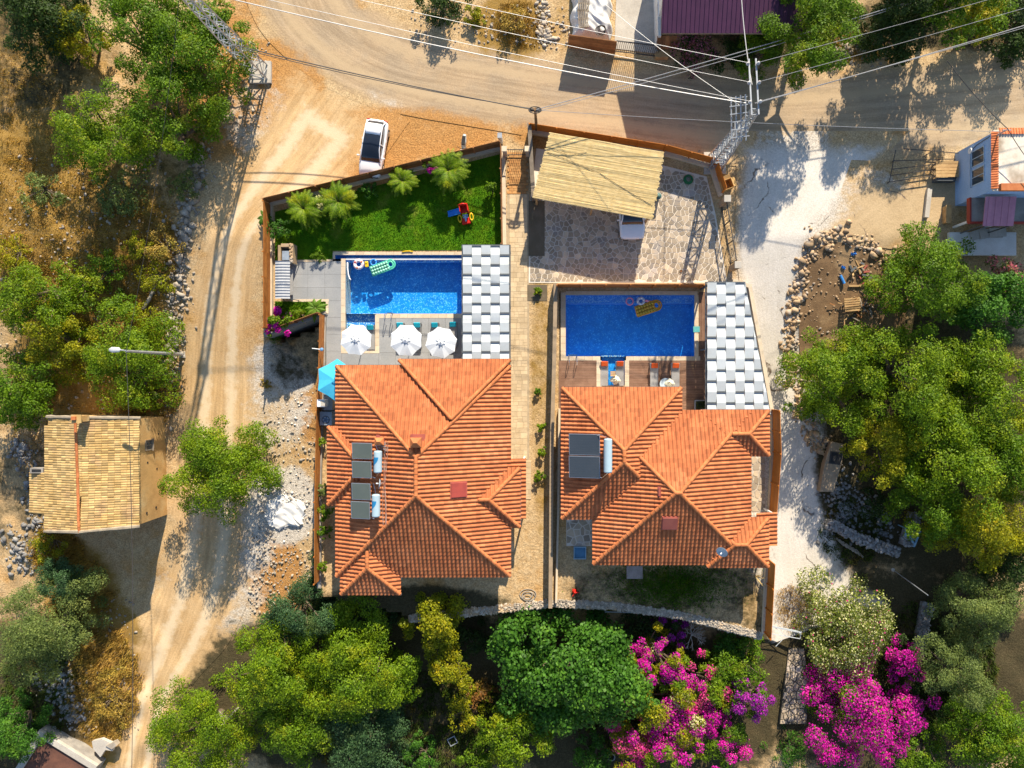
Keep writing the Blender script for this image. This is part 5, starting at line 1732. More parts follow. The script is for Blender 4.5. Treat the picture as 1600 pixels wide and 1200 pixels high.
def side_table(label, px, py, s=.42):
    p = P(px, py, PZ); r = thing('side_table', label, 'side table', (p.x, p.y, PZ + .045))
    for i in range(4):
        m = MB(); m.box((0, -s / 2 + (i + .5) * s / 4, .42), (s, s / 4 - .012, .03)); m.build('slat', raw_wood if label.startswith('small') else deck_wood, r)
    for sx in (-1, 1):
        for sy in (-1, 1):
            m = MB(); m.box((sx * s * .42, sy * s * .42, .2), (.04, .04, .4)); m.build('leg', deck_wood, r)
side_table('small wooden side table between the two loungers in the notch', 957, 584, .4)
side_table('brown slatted side table between the two loungers on the boards', 1038.5, 587, .5)
p = P(1040, 600, PZ + .7)
tb = thing('glass_table', 'round glass garden table beside the orange pillow loungers', 'table', (p.x, p.y, PZ + .045))
m = MB(); m.lathe([(0, .66), (.44, .66), (.46, .675), (.44, .69), (0, .69)], 24); m.build('tabletop', pm('pale_glass', (.5, .58, .62), None, 2, .08, 0, fine=0, spec=.6), tb)
for k in range(3):
    a = k * 2.1; m = MB(); m.tube((.3 * math.cos(a), .3 * math.sin(a), 0), (.18 * math.cos(a), .18 * math.sin(a), .66), .018); m.build('leg', alu, tb)
def bouquet(label, px, py, z, s):
    p = P(px, py, z); r = thing('towel', label, 'towel', (p.x, p.y, z))
    for k in range(3):
        m = MB(); n = 14; vs = []
        for i in range(5):
            for j in range(n):
                a = 2 * math.pi * j / n; rr = s * (.25 + .19 * i) * (1 + .25 * math.sin(3 * a + i + k * 2))
                vs.append((rr * math.cos(a) + .06 * k, rr * math.sin(a) - .04 * k, .10 + s * .4 - .07 * i * s * 2 + .03 * math.sin(5 * a + k)))
        m.add(vs, [(i * n + j, i * n + (j + 1) % n, (i + 1) * n + (j + 1) % n, (i + 1) * n + j) for i in range(4) for j in range(n)] + [tuple(range(n))])
        m.build('fold', pm('cream_cloth', (.72, .68, .52), (.64, .6, .46), 5, .9, .1), r, smooth_=True)
bouquet('crumpled cream towel lying on the round glass table', 1045, 598, PZ + .74, .28)
bouquet('crumpled cream towel between the loungers in the notch', 960, 593, PZ + .2, .3)

# ------------------------------------------------------------------ pool ladders
def ladder(label, pa, pb, ya, yb, zin):
    c = P((pa + pb) / 2, ya, PZ)
    r = thing('pool_ladder', label, 'pool ladder', (c.x, c.y, PZ))
    for px in (pa, pb):
        p, q = P(px, ya, PZ), P(px, yb, PZ)
        m = MB(); m.path([(p.x, p.y, PZ + .05), (p.x, p.y + .08, PZ + .62), (p.x, p.y + .3, PZ + .78), (q.x, q.y - .25, PZ + .72), (q.x, q.y, PZ + .35), (q.x, q.y + .02, PZ - zin)], .024, 8); m.build('rail', steel, r, world=True)
    a, b = P(pa, yb, PZ), P(pb, yb, PZ)
    for k in range(3):
        m = MB(); m.box(((a.x + b.x) / 2, a.y + .02, PZ - .2 - k * .28), (b.x - a.x, .08, .03)); m.build('step', steel, r, world=True)
ladder('chrome pool ladder at the edge of the left pool', 604, 614, 508, 489, 1.0)
ladder('chrome pool ladder at the left end of the right pool', 889, 901, 572, 555, 1.0)

# ------------------------------------------------------------------ floats and pool toys
def ring(label, px, py, Rr, r_, c1, c2, z=PZ - .02, seg=12):
    p = P(px, py, z); o = thing('swim_ring', label, 'swim ring', (p.x, p.y, z))
    n, mm = 24, 8
    for part, mat, par in (('tube', c1, 0), ('stripe', c2, 1)):
        m = MB(); vs = []; fs = []
        for i in range(n + 1):
            a = 2 * math.pi * i / n
            for j in range(mm):
                b = 2 * math.pi * j / mm
                vs.append(((Rr + r_ * math.cos(b)) * math.cos(a), (Rr + r_ * math.cos(b)) * math.sin(a), r_ * math.sin(b)))
        for i in range(n):
            if (i // 2) % 2 == par:
                for j in range(mm):
                    fs.append((i * mm + j, (i + 1) * mm + j, (i + 1) * mm + (j + 1) % mm, i * mm + (j + 1) % mm))
        m.add(vs, fs); m.build(part, mat, o, smooth_=True)
    return o
o = ring('white and pink swim ring in the corner of the left pool', 560.5, 413, .30, .13, white_paint, pm('pale_pink', (.75, .55, .6), None, 3, .35, 0))
for a in (.6, 2.6, 4.4):
    m = MB(); m.lathe([(0, .14), (.07, .12), (.10, .02), (0, -.02)], 10, (.3 * math.cos(a), .3 * math.sin(a), .02)); m.build('bump', orange_p if a != 2.6 else red_pl, o, smooth_=True)
ring('blue swim ring beside the mint air mattress', 583.5, 410, .22, .06, blue_pl, pm('sky_plastic', (.1, .4, .75), None, 3, .35, 0))
ring('thin pink swim ring floating in the right pool', 984, 471, .27, .06, pink_pl, pink_pl)
o = ring('white unicorn swim ring beside the gold air mattress', 1001.5, 470.5, .24, .11, white_paint, pm('pale_lilac', (.6, .6, .75), None, 3, .35, 0))
m = MB(); m.path([(.28, .02, .0), (.48, .02, .12), (.62, -.02, .14)], [.09, .08, .05], 8); m.build('neck', pink_pl, o, smooth_=True)
m = MB(); m.tube((.62, -.02, .14), (.8, .0, .2), .03, .005); m.build('horn', gold_pl, o)
p = P(573, 413, PZ); o = thing('pool_toy', 'small yellow inflatable block beside the white swim ring', 'pool toy', (p.x, p.y, PZ - .02), .1)
m = MB(); m.box((0, 0, .05), (.28, .46, .16)); m.build('block', yellow_pl, o, bevel=.05)
m = MB(); m.box((0, .1, .15), (.16, .12, .06)); m.build('handle', yellow_pl, o, bevel=.02)
def mattress_float(label, c, ang, L, W_, mat, ribs, rmat):
    p = P(*c, PZ); o = thing('air_mattress', label, 'air mattress', (p.x, p.y, PZ - .04), ang)
    m = MB()
    for i in range(ribs):
        x = -L / 2 + .08 + i * (L * .74) / ribs + .03
        for q in range(3):
            y = -W_ / 2 + (q + .5) * W_ / 3
            m.lathe([(0, -.05), (W_ / 7.2, -.03), (W_ / 6.6, .04), (W_ / 9, .09), (0, .1)], 8, (x, y, .03))
    m.build('air_cell', rmat, o, smooth_=True)
    m = MB()
    pts = [(-L / 2, -W_ / 2, .03), (L / 2 - W_ * .5, -W_ / 2, .03)] + [(L / 2 - W_ * .5 + W_ * .5 * math.cos(a), W_ / 2 * math.sin(a), .03) for a in np.linspace(-1.2, 1.2, 7)] + [(L / 2 - W_ * .5, W_ / 2, .03), (-L / 2, W_ / 2, .03), (-L / 2, -W_ / 2, .03)]
    m.path(pts, .065, 8); m.build('rim', mat, o, smooth_=True)
    m = MB(); m.box((-L * .12, 0, -.03), (L * .74, W_ * .94, .04)); m.build('sheet', mat, o)
    m = MB(); m.torus((L / 2 - W_ * .5, 0, .03), W_ * .28, .07, 16, 8, Matrix.Diagonal((1, 1.2, 1))); m.build('pillow_ring', mat, o, smooth_=True)
mattress_float('mint green air mattress floating in the left pool', (598.5, 417.5), R(20), 1.95, .72, green_pl, 7, pm('mint_light', (.3, .66, .5), None, 3, .3, 0))
mattress_float('gold air mattress floating in the right pool', (1013.5, 481), R(18), 2.05, .78, gold_pl, 7, pm('gold_light', (.66, .38, .06), (.45, .36, .04), 6, .3, 0))
p = P(544, 425, PZ); o = thing('pool_noodle', 'white curved pool noodle along the wall of the left pool', 'pool noodle', (p.x, p.y, PZ - .03))
m = MB(); m.path([(-.06, .75, 0), (-.05, .3, 0), (0, -.2, 0), (.1, -.5, 0), (.2, -.62, 0)], .05, 8); m.build('foam', white_paint, o, smooth_=True)
p = P(637, 394, PZ); o = thing('garden_hose', 'short yellow hose end on the lawn beside the pool edge', 'hose', (p.x, p.y, PZ + .05))
m = MB(); m.path([(-.42, .0, .05), (-.15, .05, .05), (.15, .06, .05), (.42, .02, .05)], .05, 6); m.build('tube', yellow_pl, o, smooth_=True)

# ------------------------------------------------------------------ children's slide
p = P(727, 338, PZ); o = thing('toy_slide', 'red and yellow plastic toy tower with a blue slide on the lawn', 'toy slide', (p.x, p.y, PZ + .03), R(8))
m = MB(); m.box((0, .38, .55), (.66, .52, .06)); m.build('platform', red_pl, o, bevel=.02)
for s in (-1, 1):
    m = MB(); m.box((.05 + s * .30, .38, .62), (.07, .52, 1.1)); m.build('side_panel', red_pl, o, bevel=.03)
m = MB(); m.box((.0, .66, .8), (.7, .07, .7)); m.build('back_panel', red_pl, o, bevel=.03)
m = MB(); m.path([(-.3, .64, 1.1), (.0, .66, 1.28), (.36, .64, 1.1)], .07, 8); m.build('arch', red_pl, o, smooth_=True)
sl = MB()
vs = []
for i in range(7):
    t = i / 6; x = -.25 - 1.05 * t; z = .56 * (1 - t) ** 1.25 + .06
    vs += [(x, .14, z + .14), (x, .17, z), (x, .47, z), (x, .50, z + .14), (x, .54, z + .14), (x, .54, z - .05), (x, .10, z - .05), (x, .10, z + .14)]
sl.add(vs, [(i * 8 + k, i * 8 + (k + 1) % 8, (i + 1) * 8 + (k + 1) % 8, (i + 1) * 8 + k) for i in range(6) for k in range(8)] + [tuple(range(7, -1, -1)), tuple(range(48, 56))])
sl.build('slide', blue_pl, o)
m = MB(); m.box((.05, -.42, .16), (.7, .5, .28)); m.build('base_box', red_pl, o, bevel=.06)
for s in (-1, 1):
    m = MB(); m.torus((.05 + s * .46, -.2, .35), .2, .06, 18, 8, Matrix.Diagonal((.62, 1.3, 1))); m.build('arm_ring', yellow_pl, o, smooth_=True)
for k in range(3):
    m = MB(); m.box((.05, -.02 - .14 * k, .42 - .12 * k), (.4, .12, .05)); m.build('ladder_step', pm('pale_blue_plastic', (.3, .5, .7), None, 3, .35, 0), o, bevel=.01)
m = MB(); m.box((.05, -.30, .48), (.12, .42, .05)); m.build('ladder_rail', MATS['pale_blue_plastic'], o)

# ------------------------------------------------------------------ swing seat with grey ribbed canopy, stone barbecue
c = P(441, 437, 2.0); o = thing('garden_swing', 'grey ribbed canopy of a garden swing beside the deck', 'garden swing', (c.x, c.y, PZ))
m = MB()
Lh = 1.42; nrib = 13
vs = []
for i in range(nrib * 2 + 1):
    y = -Lh + 2 * Lh * i / (nrib * 2); dz = .0 if i % 2 else .05
    for x in (-.56, -.28, 0, .28, .56):
        vs.append((x, y, 1.95 - .1 * (x / .56) ** 2 + dz))
m.add(vs, [(i * 5 + j, i * 5 + j + 1, (i + 1) * 5 + j + 1, (i + 1) * 5 + j) for i in range(nrib * 2) for j in range(4)])
m.build('canopy', pm('grey_canopy', (.36, .37, .39), (.31, .32, .34), 2, .8, .05), o)
for s in (-1, 1):
    m = MB(); m.path([(-.6, s * 1.36, 0), (-.1, s * 1.36, 1.9), (.1, s * 1.36, 1.9), (.6, s * 1.36, 0)], .03, 6); m.build('frame', slate, o)
m = MB(); m.box((0, 0, .48), (.55, 2.0, .12)); m.build('seat', mattress, o, bevel=.03)
m = MB(); m.box((-.3, 0, .78), (.1, 2.0, .5)); m.build('backrest', mattress, o, bevel=.03)
c = P(446, 396, 1.0); o = thing('barbecue', 'ochre stone barbecue hearth in the corner of the lawn', 'barbecue', (c.x, c.y, PZ))
for (x, y, sx, sy) in ((.45, 0, .26, 1.5), (0, .62, .66, .26), (-.45, -.05, .22, 1.36)):
    m = MB(); m.box((x, y, .5), (sx, sy, 1.0)); m.build('hearth_wall', stone_o, o, bevel=.02)
m = MB(); m.box((0, -.1, .35), (.7, 1.18, .06)); m.build('hearth_floor', slate, o)
m = MB(); m.box((0.05, -.15, .9), (.62, .7, .04)); m.build('sink_top', pm('blue_grey_metal', (.28, .33, .4), None, 2, .4, 0), o)
for k in range(14):
    m = MB(); a = random.uniform(-.7, .7); m.lathe([(0, .09), (.09, .06), (.11, 0), (0, -.02)], 7, (.45 + random.uniform(-.06, .06), a, 1.0)); m.build('stone', stone_o, o)

# ------------------------------------------------------------------ solar water heaters on the roofs
def solar(label, corners, tank, hips, mat, printmat, lift=.55):
    """corners: photo boxes of the two panels; tank: (x, y0, y1) photo"""
    c = on_roof(hips, corners[0][0], corners[0][1])
    r = thing('solar_heater', label, 'solar heater', (c.x, c.y, c.z))
    for (px, py, wx, wy) in corners:
        q = on_roof(hips, px, py, .35)
        sx, sy = wx / 20 * (1 - q.z / HC), wy / 20 * (1 - q.z / HC)
        M = Matrix.Rotation(R(-14), 3, 'Y') @ Matrix.Rotation(R(4), 3, 'X')
        m = MB(); m.box(q + Vector((0, 0, .25)), (sx, sy, .09), M=M); pn = m.build('panel', alu, r, world=True)
        m = MB(); m.box(q + Vector((0, 0, .25)) + M @ Vector((0, 0, .048)) - wl(pn), (sx - .07, sy - .07, .01), M=M); m.build('absorber', mat, pn)
        if mat is solar_b:
            for k in range(8):
                y = -sy / 2 + .1 + k * (sy - .2) / 7
                m = MB(); m.box(q + Vector((0, 0, .25)) + M @ Vector((0, y, .056)) - wl(pn), (sx - .1, .012, .006), M=M); m.build('fin', pm('fin_grey', (.06, .075, .09), None, 2, .4, 0), pn)
        for ax in (-1, 1):
            for ay in (-1, 1):
                e = q + M @ Vector((ax * sx * .42, ay * sy * .42, 0)) + Vector((0, 0, .22))
                zr = roofz(hips, e.x, e.y)
                m = MB(); m.bar((e.x, e.y, zr + .02), (e.x, e.y, e.z), .04); m.build('leg', galv, r, world=True)
    tx, t0, t1, tr = tank
    a, b = on_roof(hips, tx, t0, .8), on_roof(hips, tx, t1, .8)
    z = max(a.z, b.z); a.z = b.z = z
    m = MB(); u = (b - a).normalized()
    m.tube(a, b, tr, n=20)
    m.lathe([(tr, 0), (tr * .8, .07), (0, .1)], 20, b, (u.to_track_quat('Z', 'X')).to_matrix())
    m.lathe([(tr, 0), (tr * .8, .07), (0, .1)], 20, a, ((-u).to_track_quat('Z', 'X')).to_matrix())
    tk = m.build('tank', tank_m, r, world=True, smooth_=False)
    if printmat:
        # blue swoosh printed on the tank, a thin shell on its upper west side
        m = MB(); vs = []; n = 10; kk = 10
        for i in range(n + 1):
            t = i / n
            for j in range(kk + 1):
                s = j / kk
                wmax = 1.75 * (1 - t ** 2.2)
                ang = R(172) - s * wmax
                p = a.lerp(b, .26 + .48 * t)
                vs.append((p.x + (tr + .004) * math.cos(ang), p.y, p.z + (tr + .004) * math.sin(ang)))
        m.add([Vector(v) - wl(tk) for v in vs], [(i * (kk + 1) + j, i * (kk + 1) + j + 1, (i + 1) * (kk + 1) + j + 1, (i + 1) * (kk + 1) + j) for i in range(n) for j in range(kk)])
        m.build('blue_print', tank_blue, tk)
    for p in (a.lerp(b, .15), a.lerp(b, .85)):
        for s in (-1, 1):
            zr = roofz(hips, p.x + s * .22, p.y)
            m = MB(); m.bar((p.x + s * .22, p.y, zr), (p.x + s * .12, p.y, z - tr * .8), .035); m.build('leg', galv, r, world=True)
    m = MB(); q = on_roof(hips, corners[0][0] + corners[0][2] * .4, corners[0][1] - corners[0][3] * .4, .5)
    m.path([q, q + Vector((.3, .1, .3)), a + Vector((0, .1, 0))], .022, 6)
    q = on_roof(hips, corners[-1][0] + corners[-1][2] * .4, corners[-1][1] + corners[-1][3] * .45, .3)
    m.path([q, q + Vector((.35, -.1, .1)), b + Vector((0, -.12, -.15))], .022, 6)
    m.build('pipe', steel, r, world=True)
    return r
solar('solar water heater with green panels and blue printed tank, upper set on the left villa', [(567.5, 704, 34, 25), (567, 733, 33, 26)], (590.5, 706, 737, .29), left_hips, solar_m, tank_blue)
solar('solar water heater with green panels and blue printed tank, lower set on the left villa', [(566, 767, 32, 26), (565, 796, 32, 27)], (587.5, 774, 806, .29), left_hips, solar_m, tank_blue)
solar('solar water heater with two wide blue ribbed panels on the right villa', [(913, 694, 49, 33), (913, 729, 49, 34)], (950, 687, 737, .30), right_hips, solar_b, None)
def dish(label, hips, px, py, rad, face, lift=.7):
    p = on_roof(hips, px, py, lift); zr = roofz(hips, p.x, p.y)
    r = thing('satellite_dish', label, 'satellite dish', (p.x, p.y, zr))
    q = Vector(face).normalized(); M = q.to_track_quat('Z', 'Y').to_matrix()
    c = Vector((0, 0, lift))
    m = MB(); m.lathe([(0, 0), (rad * .4, rad * .05), (rad * .75, rad * .17), (rad, rad * .3), (rad, rad * .33), (rad * .7, rad * .17), (0, .02)], 22, c, M); m.build('reflector', pm('dish_blue_grey', (.40, .50, .58), None, 2, .4, 0, fine=0), r, smooth_=True)
    m = MB(); m.tube((0, 0, -.02), c, .03); m.build('mast', galv, r)
    tip = c + q * rad * .95 + Vector((0, 0, -rad * .1))
    m = MB(); m.bar(c + M @ Vector((0, -rad * .8, rad * .2)), tip, .025); m.build('arm', galv, r)
    m = MB(); m.tube(tip, tip - q * .16, .045); m.build('receiver', white_paint, r)
dish('blue grey satellite dish low on the right villa roof', right_hips, 1129, 861, .42, (-.5, -.45, .75))
dish('white edged satellite dish between the two tanks on the left villa', left_hips, 595, 756, .36, (-.95, .1, .25), .6)
# pipe runs beside the left tanks
o = thing('pipe_run', 'tangle of brown water pipes beside the two tanks on the left villa roof', 'pipes', on_roof(left_hips, 603, 740))
for k, (x0, x1) in enumerate(((602, 598), (605, 601), (600, 603))):
    m = MB(); m.path([on_roof(left_hips, x0 + (x1 - x0) * t + 1.2 * math.sin(t * 7 + k), 690 + 130 * t, .12 + .03 * k) for t in np.linspace(0, 1, 9)], .028, 6)
    m.build('pipe', pm('red_brown_pipe', (.28, .10, .06), (.4, .3, .25), 3, .6, 0), o, world=True)
for k in range(7):
    a = on_roof(left_hips, 585 + k * 1.4, 694 + (k % 3) * 3, .15); b = on_roof(left_hips, 604, 692 + k * 2.2, .3)
    m = MB(); m.path([a, (a + b) / 2 + Vector((0, 0, .15)), b], .02, 5); m.build('pipe', galv if k % 2 else MATS['red_brown_pipe'], o, world=True)

# ------------------------------------------------------------------ small things round the villas
p = P(503, 630, PZ + 1.6); o = thing('washing_machine', 'white outdoor washing machine on a stand by the turquoise parasol', 'washing machine', (p.x, p.y, PZ + .85))
m = MB(); m.box((-.05, 0, -.42), (.5, .46, .86)); m.build('stand', plaster_grey, o)
m = MB(); m.box((-.05, 0, .43), (.6, .56, .86)); m.build('case', white_paint, o, bevel=.03)
m = MB(); m.box((.1, 0, .87), (.34, .42, .03)); m.build('lid', pm('beige_lid', (.55, .5, .42), None, 2, .4, 0), o, bevel=.01)
p = P(514, 628, PZ); o = thing('counter', 'grey stone counter behind the white washing machine', 'counter', (p.x, p.y, PZ))
m = MB(); m.box((.2, .0, .4), (.6, 1.1, .8)); m.build('body', plaster_grey, o); m = MB(); m.box((.2, .0, .83), (.68, 1.2, .06)); m.build('top', grey_tile, o)
p = P(514, 653, PZ); o = thing('air_conditioner', 'grey air conditioner unit with round fan beside the left villa', 'air conditioner', (p.x, p.y, PZ))
m = MB(); m.box((0, 0, .4), (.95, 1.05, .8)); m.build('case', pm('ac_grey', (.32, .38, .44), None, 2, .5, 0), o, bevel=.03)
m = MB(); m.torus((0, -.1, .81), .28, .03, 24, 6); m.build('fan_ring', slate, o)
for k in range(5):
    a = k * 1.2566; m = MB(); m.box((.13 * math.cos(a), -.1 + .13 * math.sin(a), .805), (.22, .09, .02), rz=a); m.build('fan_blade', pm('fan_blue', (.08, .16, .26), None, 2, .4, 0), o)
p = P(906, 863, PZ); o = thing('water_tray', 'pale blue square plastic tub beside the right villa patio', 'tub', (p.x, p.y, PZ))
m = MB(); m.box((0, 0, .05), (.92, .92, .06)); m.build('base', pm('tub_blue', (.10, .26, .42), None, 2, .5, 0), o)
for (x, y, sx, sy) in ((0, .45, .98, .07), (0, -.45, .98, .07), (.45, 0, .07, .83), (-.45, 0, .07, .83)):
    m = MB(); m.box((x, y, .14), (sx, sy, .24)); m.build('rim', pm('tub_pale', (.3, .45, .55), None, 2, .5, 0), o, bevel=.015)
p = P(991.5, 894, PZ); o = thing('doormat', 'pinkish grey paving slab below the eave of the right villa', 'slab', (p.x, p.y, PZ))
m = MB(); m.box((0, 0, .04), (1.25, 1.0, .08)); m.build('slab', pm('pink_grey_slab', (.42, .33, .30), None, 2, .85, .2), o, bevel=.01)
p = P(898, 924, PZ); o = thing('sprinkler', 'red garden sprinkler on the shaded ground below the right villa', 'sprinkler', (p.x, p.y, PZ))
m = MB(); m.lathe([(0, 0), (.2, 0), (.22, .08), (.08, .16), (.08, .4), (0, .46)], 12); m.build('body', red_pl, o, smooth_=True)
for k in range(3):
    a = k * 2.09; m = MB(); m.tube((0, 0, .36), (.36 * math.cos(a), .36 * math.sin(a), .3), .03); m.build('arm', red_pl, o)
p = P(1083, 632, PZ); o = thing('planter', 'grey metal planter box with clipped plants below the shade roof', 'planter', P(1095, 633, PZ))
m = MB(); m.box((-.02, 0, .28), (1.05, .75, .5)); m.build('box', slate, o, bevel=.03)
for (x, y, sx, sy) in ((-.02, .38, 1.12, .07), (-.02, -.38, 1.12, .07), (-.56, 0, .07, .7)):
    m = MB(); m.box((x, y, .56), (sx, sy, .07)); m.build('rim', alu, o)
xx = rng.uniform(-.5, .45, 700); yy = rng.uniform(-.32, .32, 700)
aa = rng.uniform(0, 6.28, 700)
V = np.stack([np.stack([xx, yy, np.full(700, .5)], 1), np.stack([xx + .05 * np.cos(aa), yy + .05 * np.sin(aa), np.full(700, .52)], 1), np.stack([xx + .03, yy + .02, rng.uniform(.58, .75, 700)], 1)], 1).reshape(-1, 3)
link_mesh('plants', np_mesh('plants', V, np.arange(2100).reshape(-1, 3)), L_olive, o)
p = P(1029, 306, 1.0); o = thing('bin', 'dark green wheeled bin beside the reed car port', 'bin', (p.x, p.y, PZ))
m = MB(); m.lathe([(.18, 0), (.22, .8), (.24, .85), (.22, .9), (0, .95)], 14); m.build('body', pm('bin_green', (.06, .13, .12), None, 2, .5, 0), o, smooth_=True)
m = MB(); m.torus((0, 0, .86), .23, .025, 18, 6); m.build('rim', pm('bin_rim', (.3, .42, .42), None, 2, .5, 0), o)
p = P(1064, 424, PZ); o = thing('drain_cover', 'small brown drain cover set in the sunlit stone yard', 'drain cover', (p.x, p.y, YZ))
m = MB(); m.lathe([(0, .0), (.12, .0), (.12, .03), (0, .03)], 12); m.build('cover', fence_brown, o); m = MB(); m.torus((0, 0, .03), .11, .02, 14, 5); m.build('ring', dark_metal, o)
p = P(497, 546, PZ); o = thing('wall_lamp', 'white pole lamp with blue shade on the orange fence', 'lamp', P(497, 546, 1.6))
m = MB(); m.tube((-.45, .08, .0), (.2, 0, .05), .035); m.build('arm', white_paint, o); m = MB(); m.lathe([(0, .14), (.12, .1), (.14, 0), (0, 0)], 12, (.28, 0, .0)); m.build('shade', pm('lamp_blue', (.16, .34, .58), None, 2, .4, 0), o)
p = P(1136, 288, 0.8); o = thing('cardboard_box', 'open cardboard box outside the orange fence corner', 'box', (p.x, p.y, 0.0), R(20))
cardb = pm('cardboard', (.48, .30, .12), (.42, .26, .10), 2, .9, .1)
for (x, y, sx, sy) in ((0, .36, .9, .04), (0, -.36, .9, .04), (.43, 0, .04, .68), (-.43, 0, .04, .68)):
    m = MB(); m.box((x, y, .45), (sx, sy, .9)); m.build('side', cardb, o)
m = MB(); m.box((.55, .0, .85), (.34, .7, .03), M=Matrix.Rotation(R(25), 3, 'Y')); m.build('flap', cardb, o)
m = MB(); m.box((0, .5, .88), (.85, .32, .03), M=Matrix.Rotation(R(20), 3, 'X')); m.build('flap', cardb, o)
p = P(1075, 281, PZ); o = thing('cable_reel', 'dark green coiled hose in the shaded planting bed of the stone yard', 'hose coil', (p.x, p.y, YZ + .02))
for k in range(3):
    m = MB(); m.torus((0, 0, .05 + .07 * k), .34 - .05 * k, .05, 24, 6); m.build('coil', pm('hose_green', (.015, .16, .06), None, 2, .4, 0), o, smooth_=True)
# double gate to the driveway: two leaning dark metal leaves with square panels
def metal_gate(label, a, b, h=1.7):
    A_, B_ = P(*a, PZ), P(*b, PZ)
    r = thing('metal_gate', label, 'gate', (A_.x, A_.y, PZ))
    d = B_ - A_; L = d.length; u = d / L; az = math.atan2(d.y, d.x)
    for z in (.15, h):
        m = MB(); m.bar((A_.x, A_.y, z), (B_.x, B_.y, z), .07); m.build('rail', dark_metal, r, world=True)
    for k in range(4):
        p = A_ + d * (k / 3); piece('stile', dark_metal, r, (p.x, p.y, (h + .2) / 2), (.065, .065, h + .1), az)
    for k in range(3):
        p = A_ + d * ((k + .5) / 3)
        m = MB(); m.torus((p.x, p.y, h * .55), .26, .03, 16, 5, Matrix.Rotation(az, 3, 'Z') @ Matrix.Rotation(R(90), 3, 'X')); m.build('scroll', dark_metal, r, world=True)
    for k in range(16):
        p = A_ + d * ((k + .5) / 16); piece('bar', dark_metal, r, (p.x, p.y, h / 2 + .07), (.02, .02, h - .2), az)
metal_gate('dark metal driveway gate of the stone paved yard', (1127, 322), (1142, 412))
for (px, py, lab) in ((1127, 320, 'square pale capped gate pillar nearest the orange fence corner'), (1143, 420, 'square pale capped gate pillar nearest the woven shade roof')):
    p = P(px, py, PZ); o = thing('gate_pillar', lab, 'pillar', (p.x, p.y, PZ))
    m = MB(); m.box((0, 0, .95), (.42, .42, 1.9)); m.build('shaft', stone_o, o, bevel=.02); m = MB(); m.box((0, 0, 1.94), (.52, .52, .09)); m.build('cap', concrete, o, bevel=.02)
# ------------------------------------------------------------------ old tiled house by the track
OZ = -2.5
oz_e, oz_r = 1.45, 2.75
def O(px, py, z): return P(px, py, z)
OH = thing('old_house', 'old earth walled house with buff tile roof and red ridge by the dirt track', 'house', (-34.5, -7.4, OZ))
ridge_n, ridge_s = O(118, 652, oz_r), O(124, 831, oz_r)
ne, se = O(220, 653, oz_e), O(219, 822, oz_e)
nw, sw = O(74, 651, oz_e + .45), O(69, 830, oz_e + .45)
m = MB()
foot = [(se.x - .12, se.y + .1), (ne.x - .12, ne.y - .1), (ridge_n.x, ridge_n.y - .05), (nw.x + .1, nw.y - .1), (sw.x + .1, sw.y + .1), (ridge_s.x, ridge_s.y + .08)]
def oroof(x, y):
    xr = ridge_n.x + (ridge_s.x - ridge_n.x) * (y - ridge_n.y) / (ridge_s.y - ridge_n.y)
    if x > xr: return oz_r + (oz_e - oz_r) * (x - xr) / ((ne.x + se.x) / 2 - xr)
    return oz_r + (oz_e + .45 - oz_r) * (x - xr) / ((nw.x + sw.x) / 2 - xr)
m.prism(foot, OZ - 1.5, lambda x, y: oroof(x, y) - .07)
m.build('wall', adobe, OH, world=True)
def old_tiles(poly, down, upx, name):
    """small overlapping trough tiles; columns run across the slope"""
    mb = MB()
    x0 = min(p[0] for p in poly); x1 = max(p[0] for p in poly); y0 = min(p[1] for p in poly); y1 = max(p[1] for p in poly)
    ty, tx = 0.185, 0.40
    pc = ccw(poly)
    nrow = int((x1 - x0) / tx) + 1
    for i in range(nrow):
        for j in range(int((y1 - y0) / ty) + 1):
            ya = y0 + j * ty + random.uniform(-.012, .012)
            xa = (x0 + i * tx) if down > 0 else (x1 - (i + 1) * tx)
            if not in_poly([xa + tx / 2], [ya + ty / 2], poly)[0]: continue
            w_ = ty * .5; n = 4
            jx = random.uniform(-.02, .02); sag = -.05 * math.sin(math.pi * (ya - y0) / (y1 - y0))
            vs = []
            for (x, lift) in ((xa + jx - .02, .035 if down < 0 else 0.0), (xa + tx + jx + .02, 0.0 if down < 0 else .035)):
                for k in range(n + 1):
                    t = math.pi * k / n
                    yy = ya + ty / 2 - w_ * math.cos(t)
                    vs.append((x, yy, oroof(x, ya) + lift + .05 * math.sin(t) + random.uniform(-.004, .004) + sag))
            fs = [(k, k + n + 1, k + n + 2, k + 1) for k in range(n)]
            mb.add(vs, fs)
            e = vs[n + 1:] if down > 0 else vs[:n + 1]
            mb.add([v for v in e] + [(v[0], v[1], v[2] - .04) for v in e], [(k, k + 1, k + n + 2, k + n + 1) for k in range(n)])
    o = mb.build(name, old_tile, OH, world=True)
    return tag(o, kind='stuff')
old_tiles([(ridge_s.x, ridge_s.y), (se.x, se.y), (ne.x, ne.y), (ridge_n.x, ridge_n.y)], 1, 1, 'roof_tiles')
old_tiles([(sw.x, sw.y), (ridge_s.x, ridge_s.y), (ridge_n.x, ridge_n.y), (nw.x, nw.y)], -1, -1, 'roof_tiles')
k = 21
for i in range(k):
    a = ridge_n.lerp(ridge_s, i / k); a.z = oz_r + .04 - .05 * math.sin(math.pi * i / k)
    o = link_mesh('ridge_tile', cap_mesh(), None, OH, a - wl(OH)); o.rotation_euler = (0, 0, R(-90) + random.uniform(-.06, .06)); o.scale = (1.05, .75, .7)
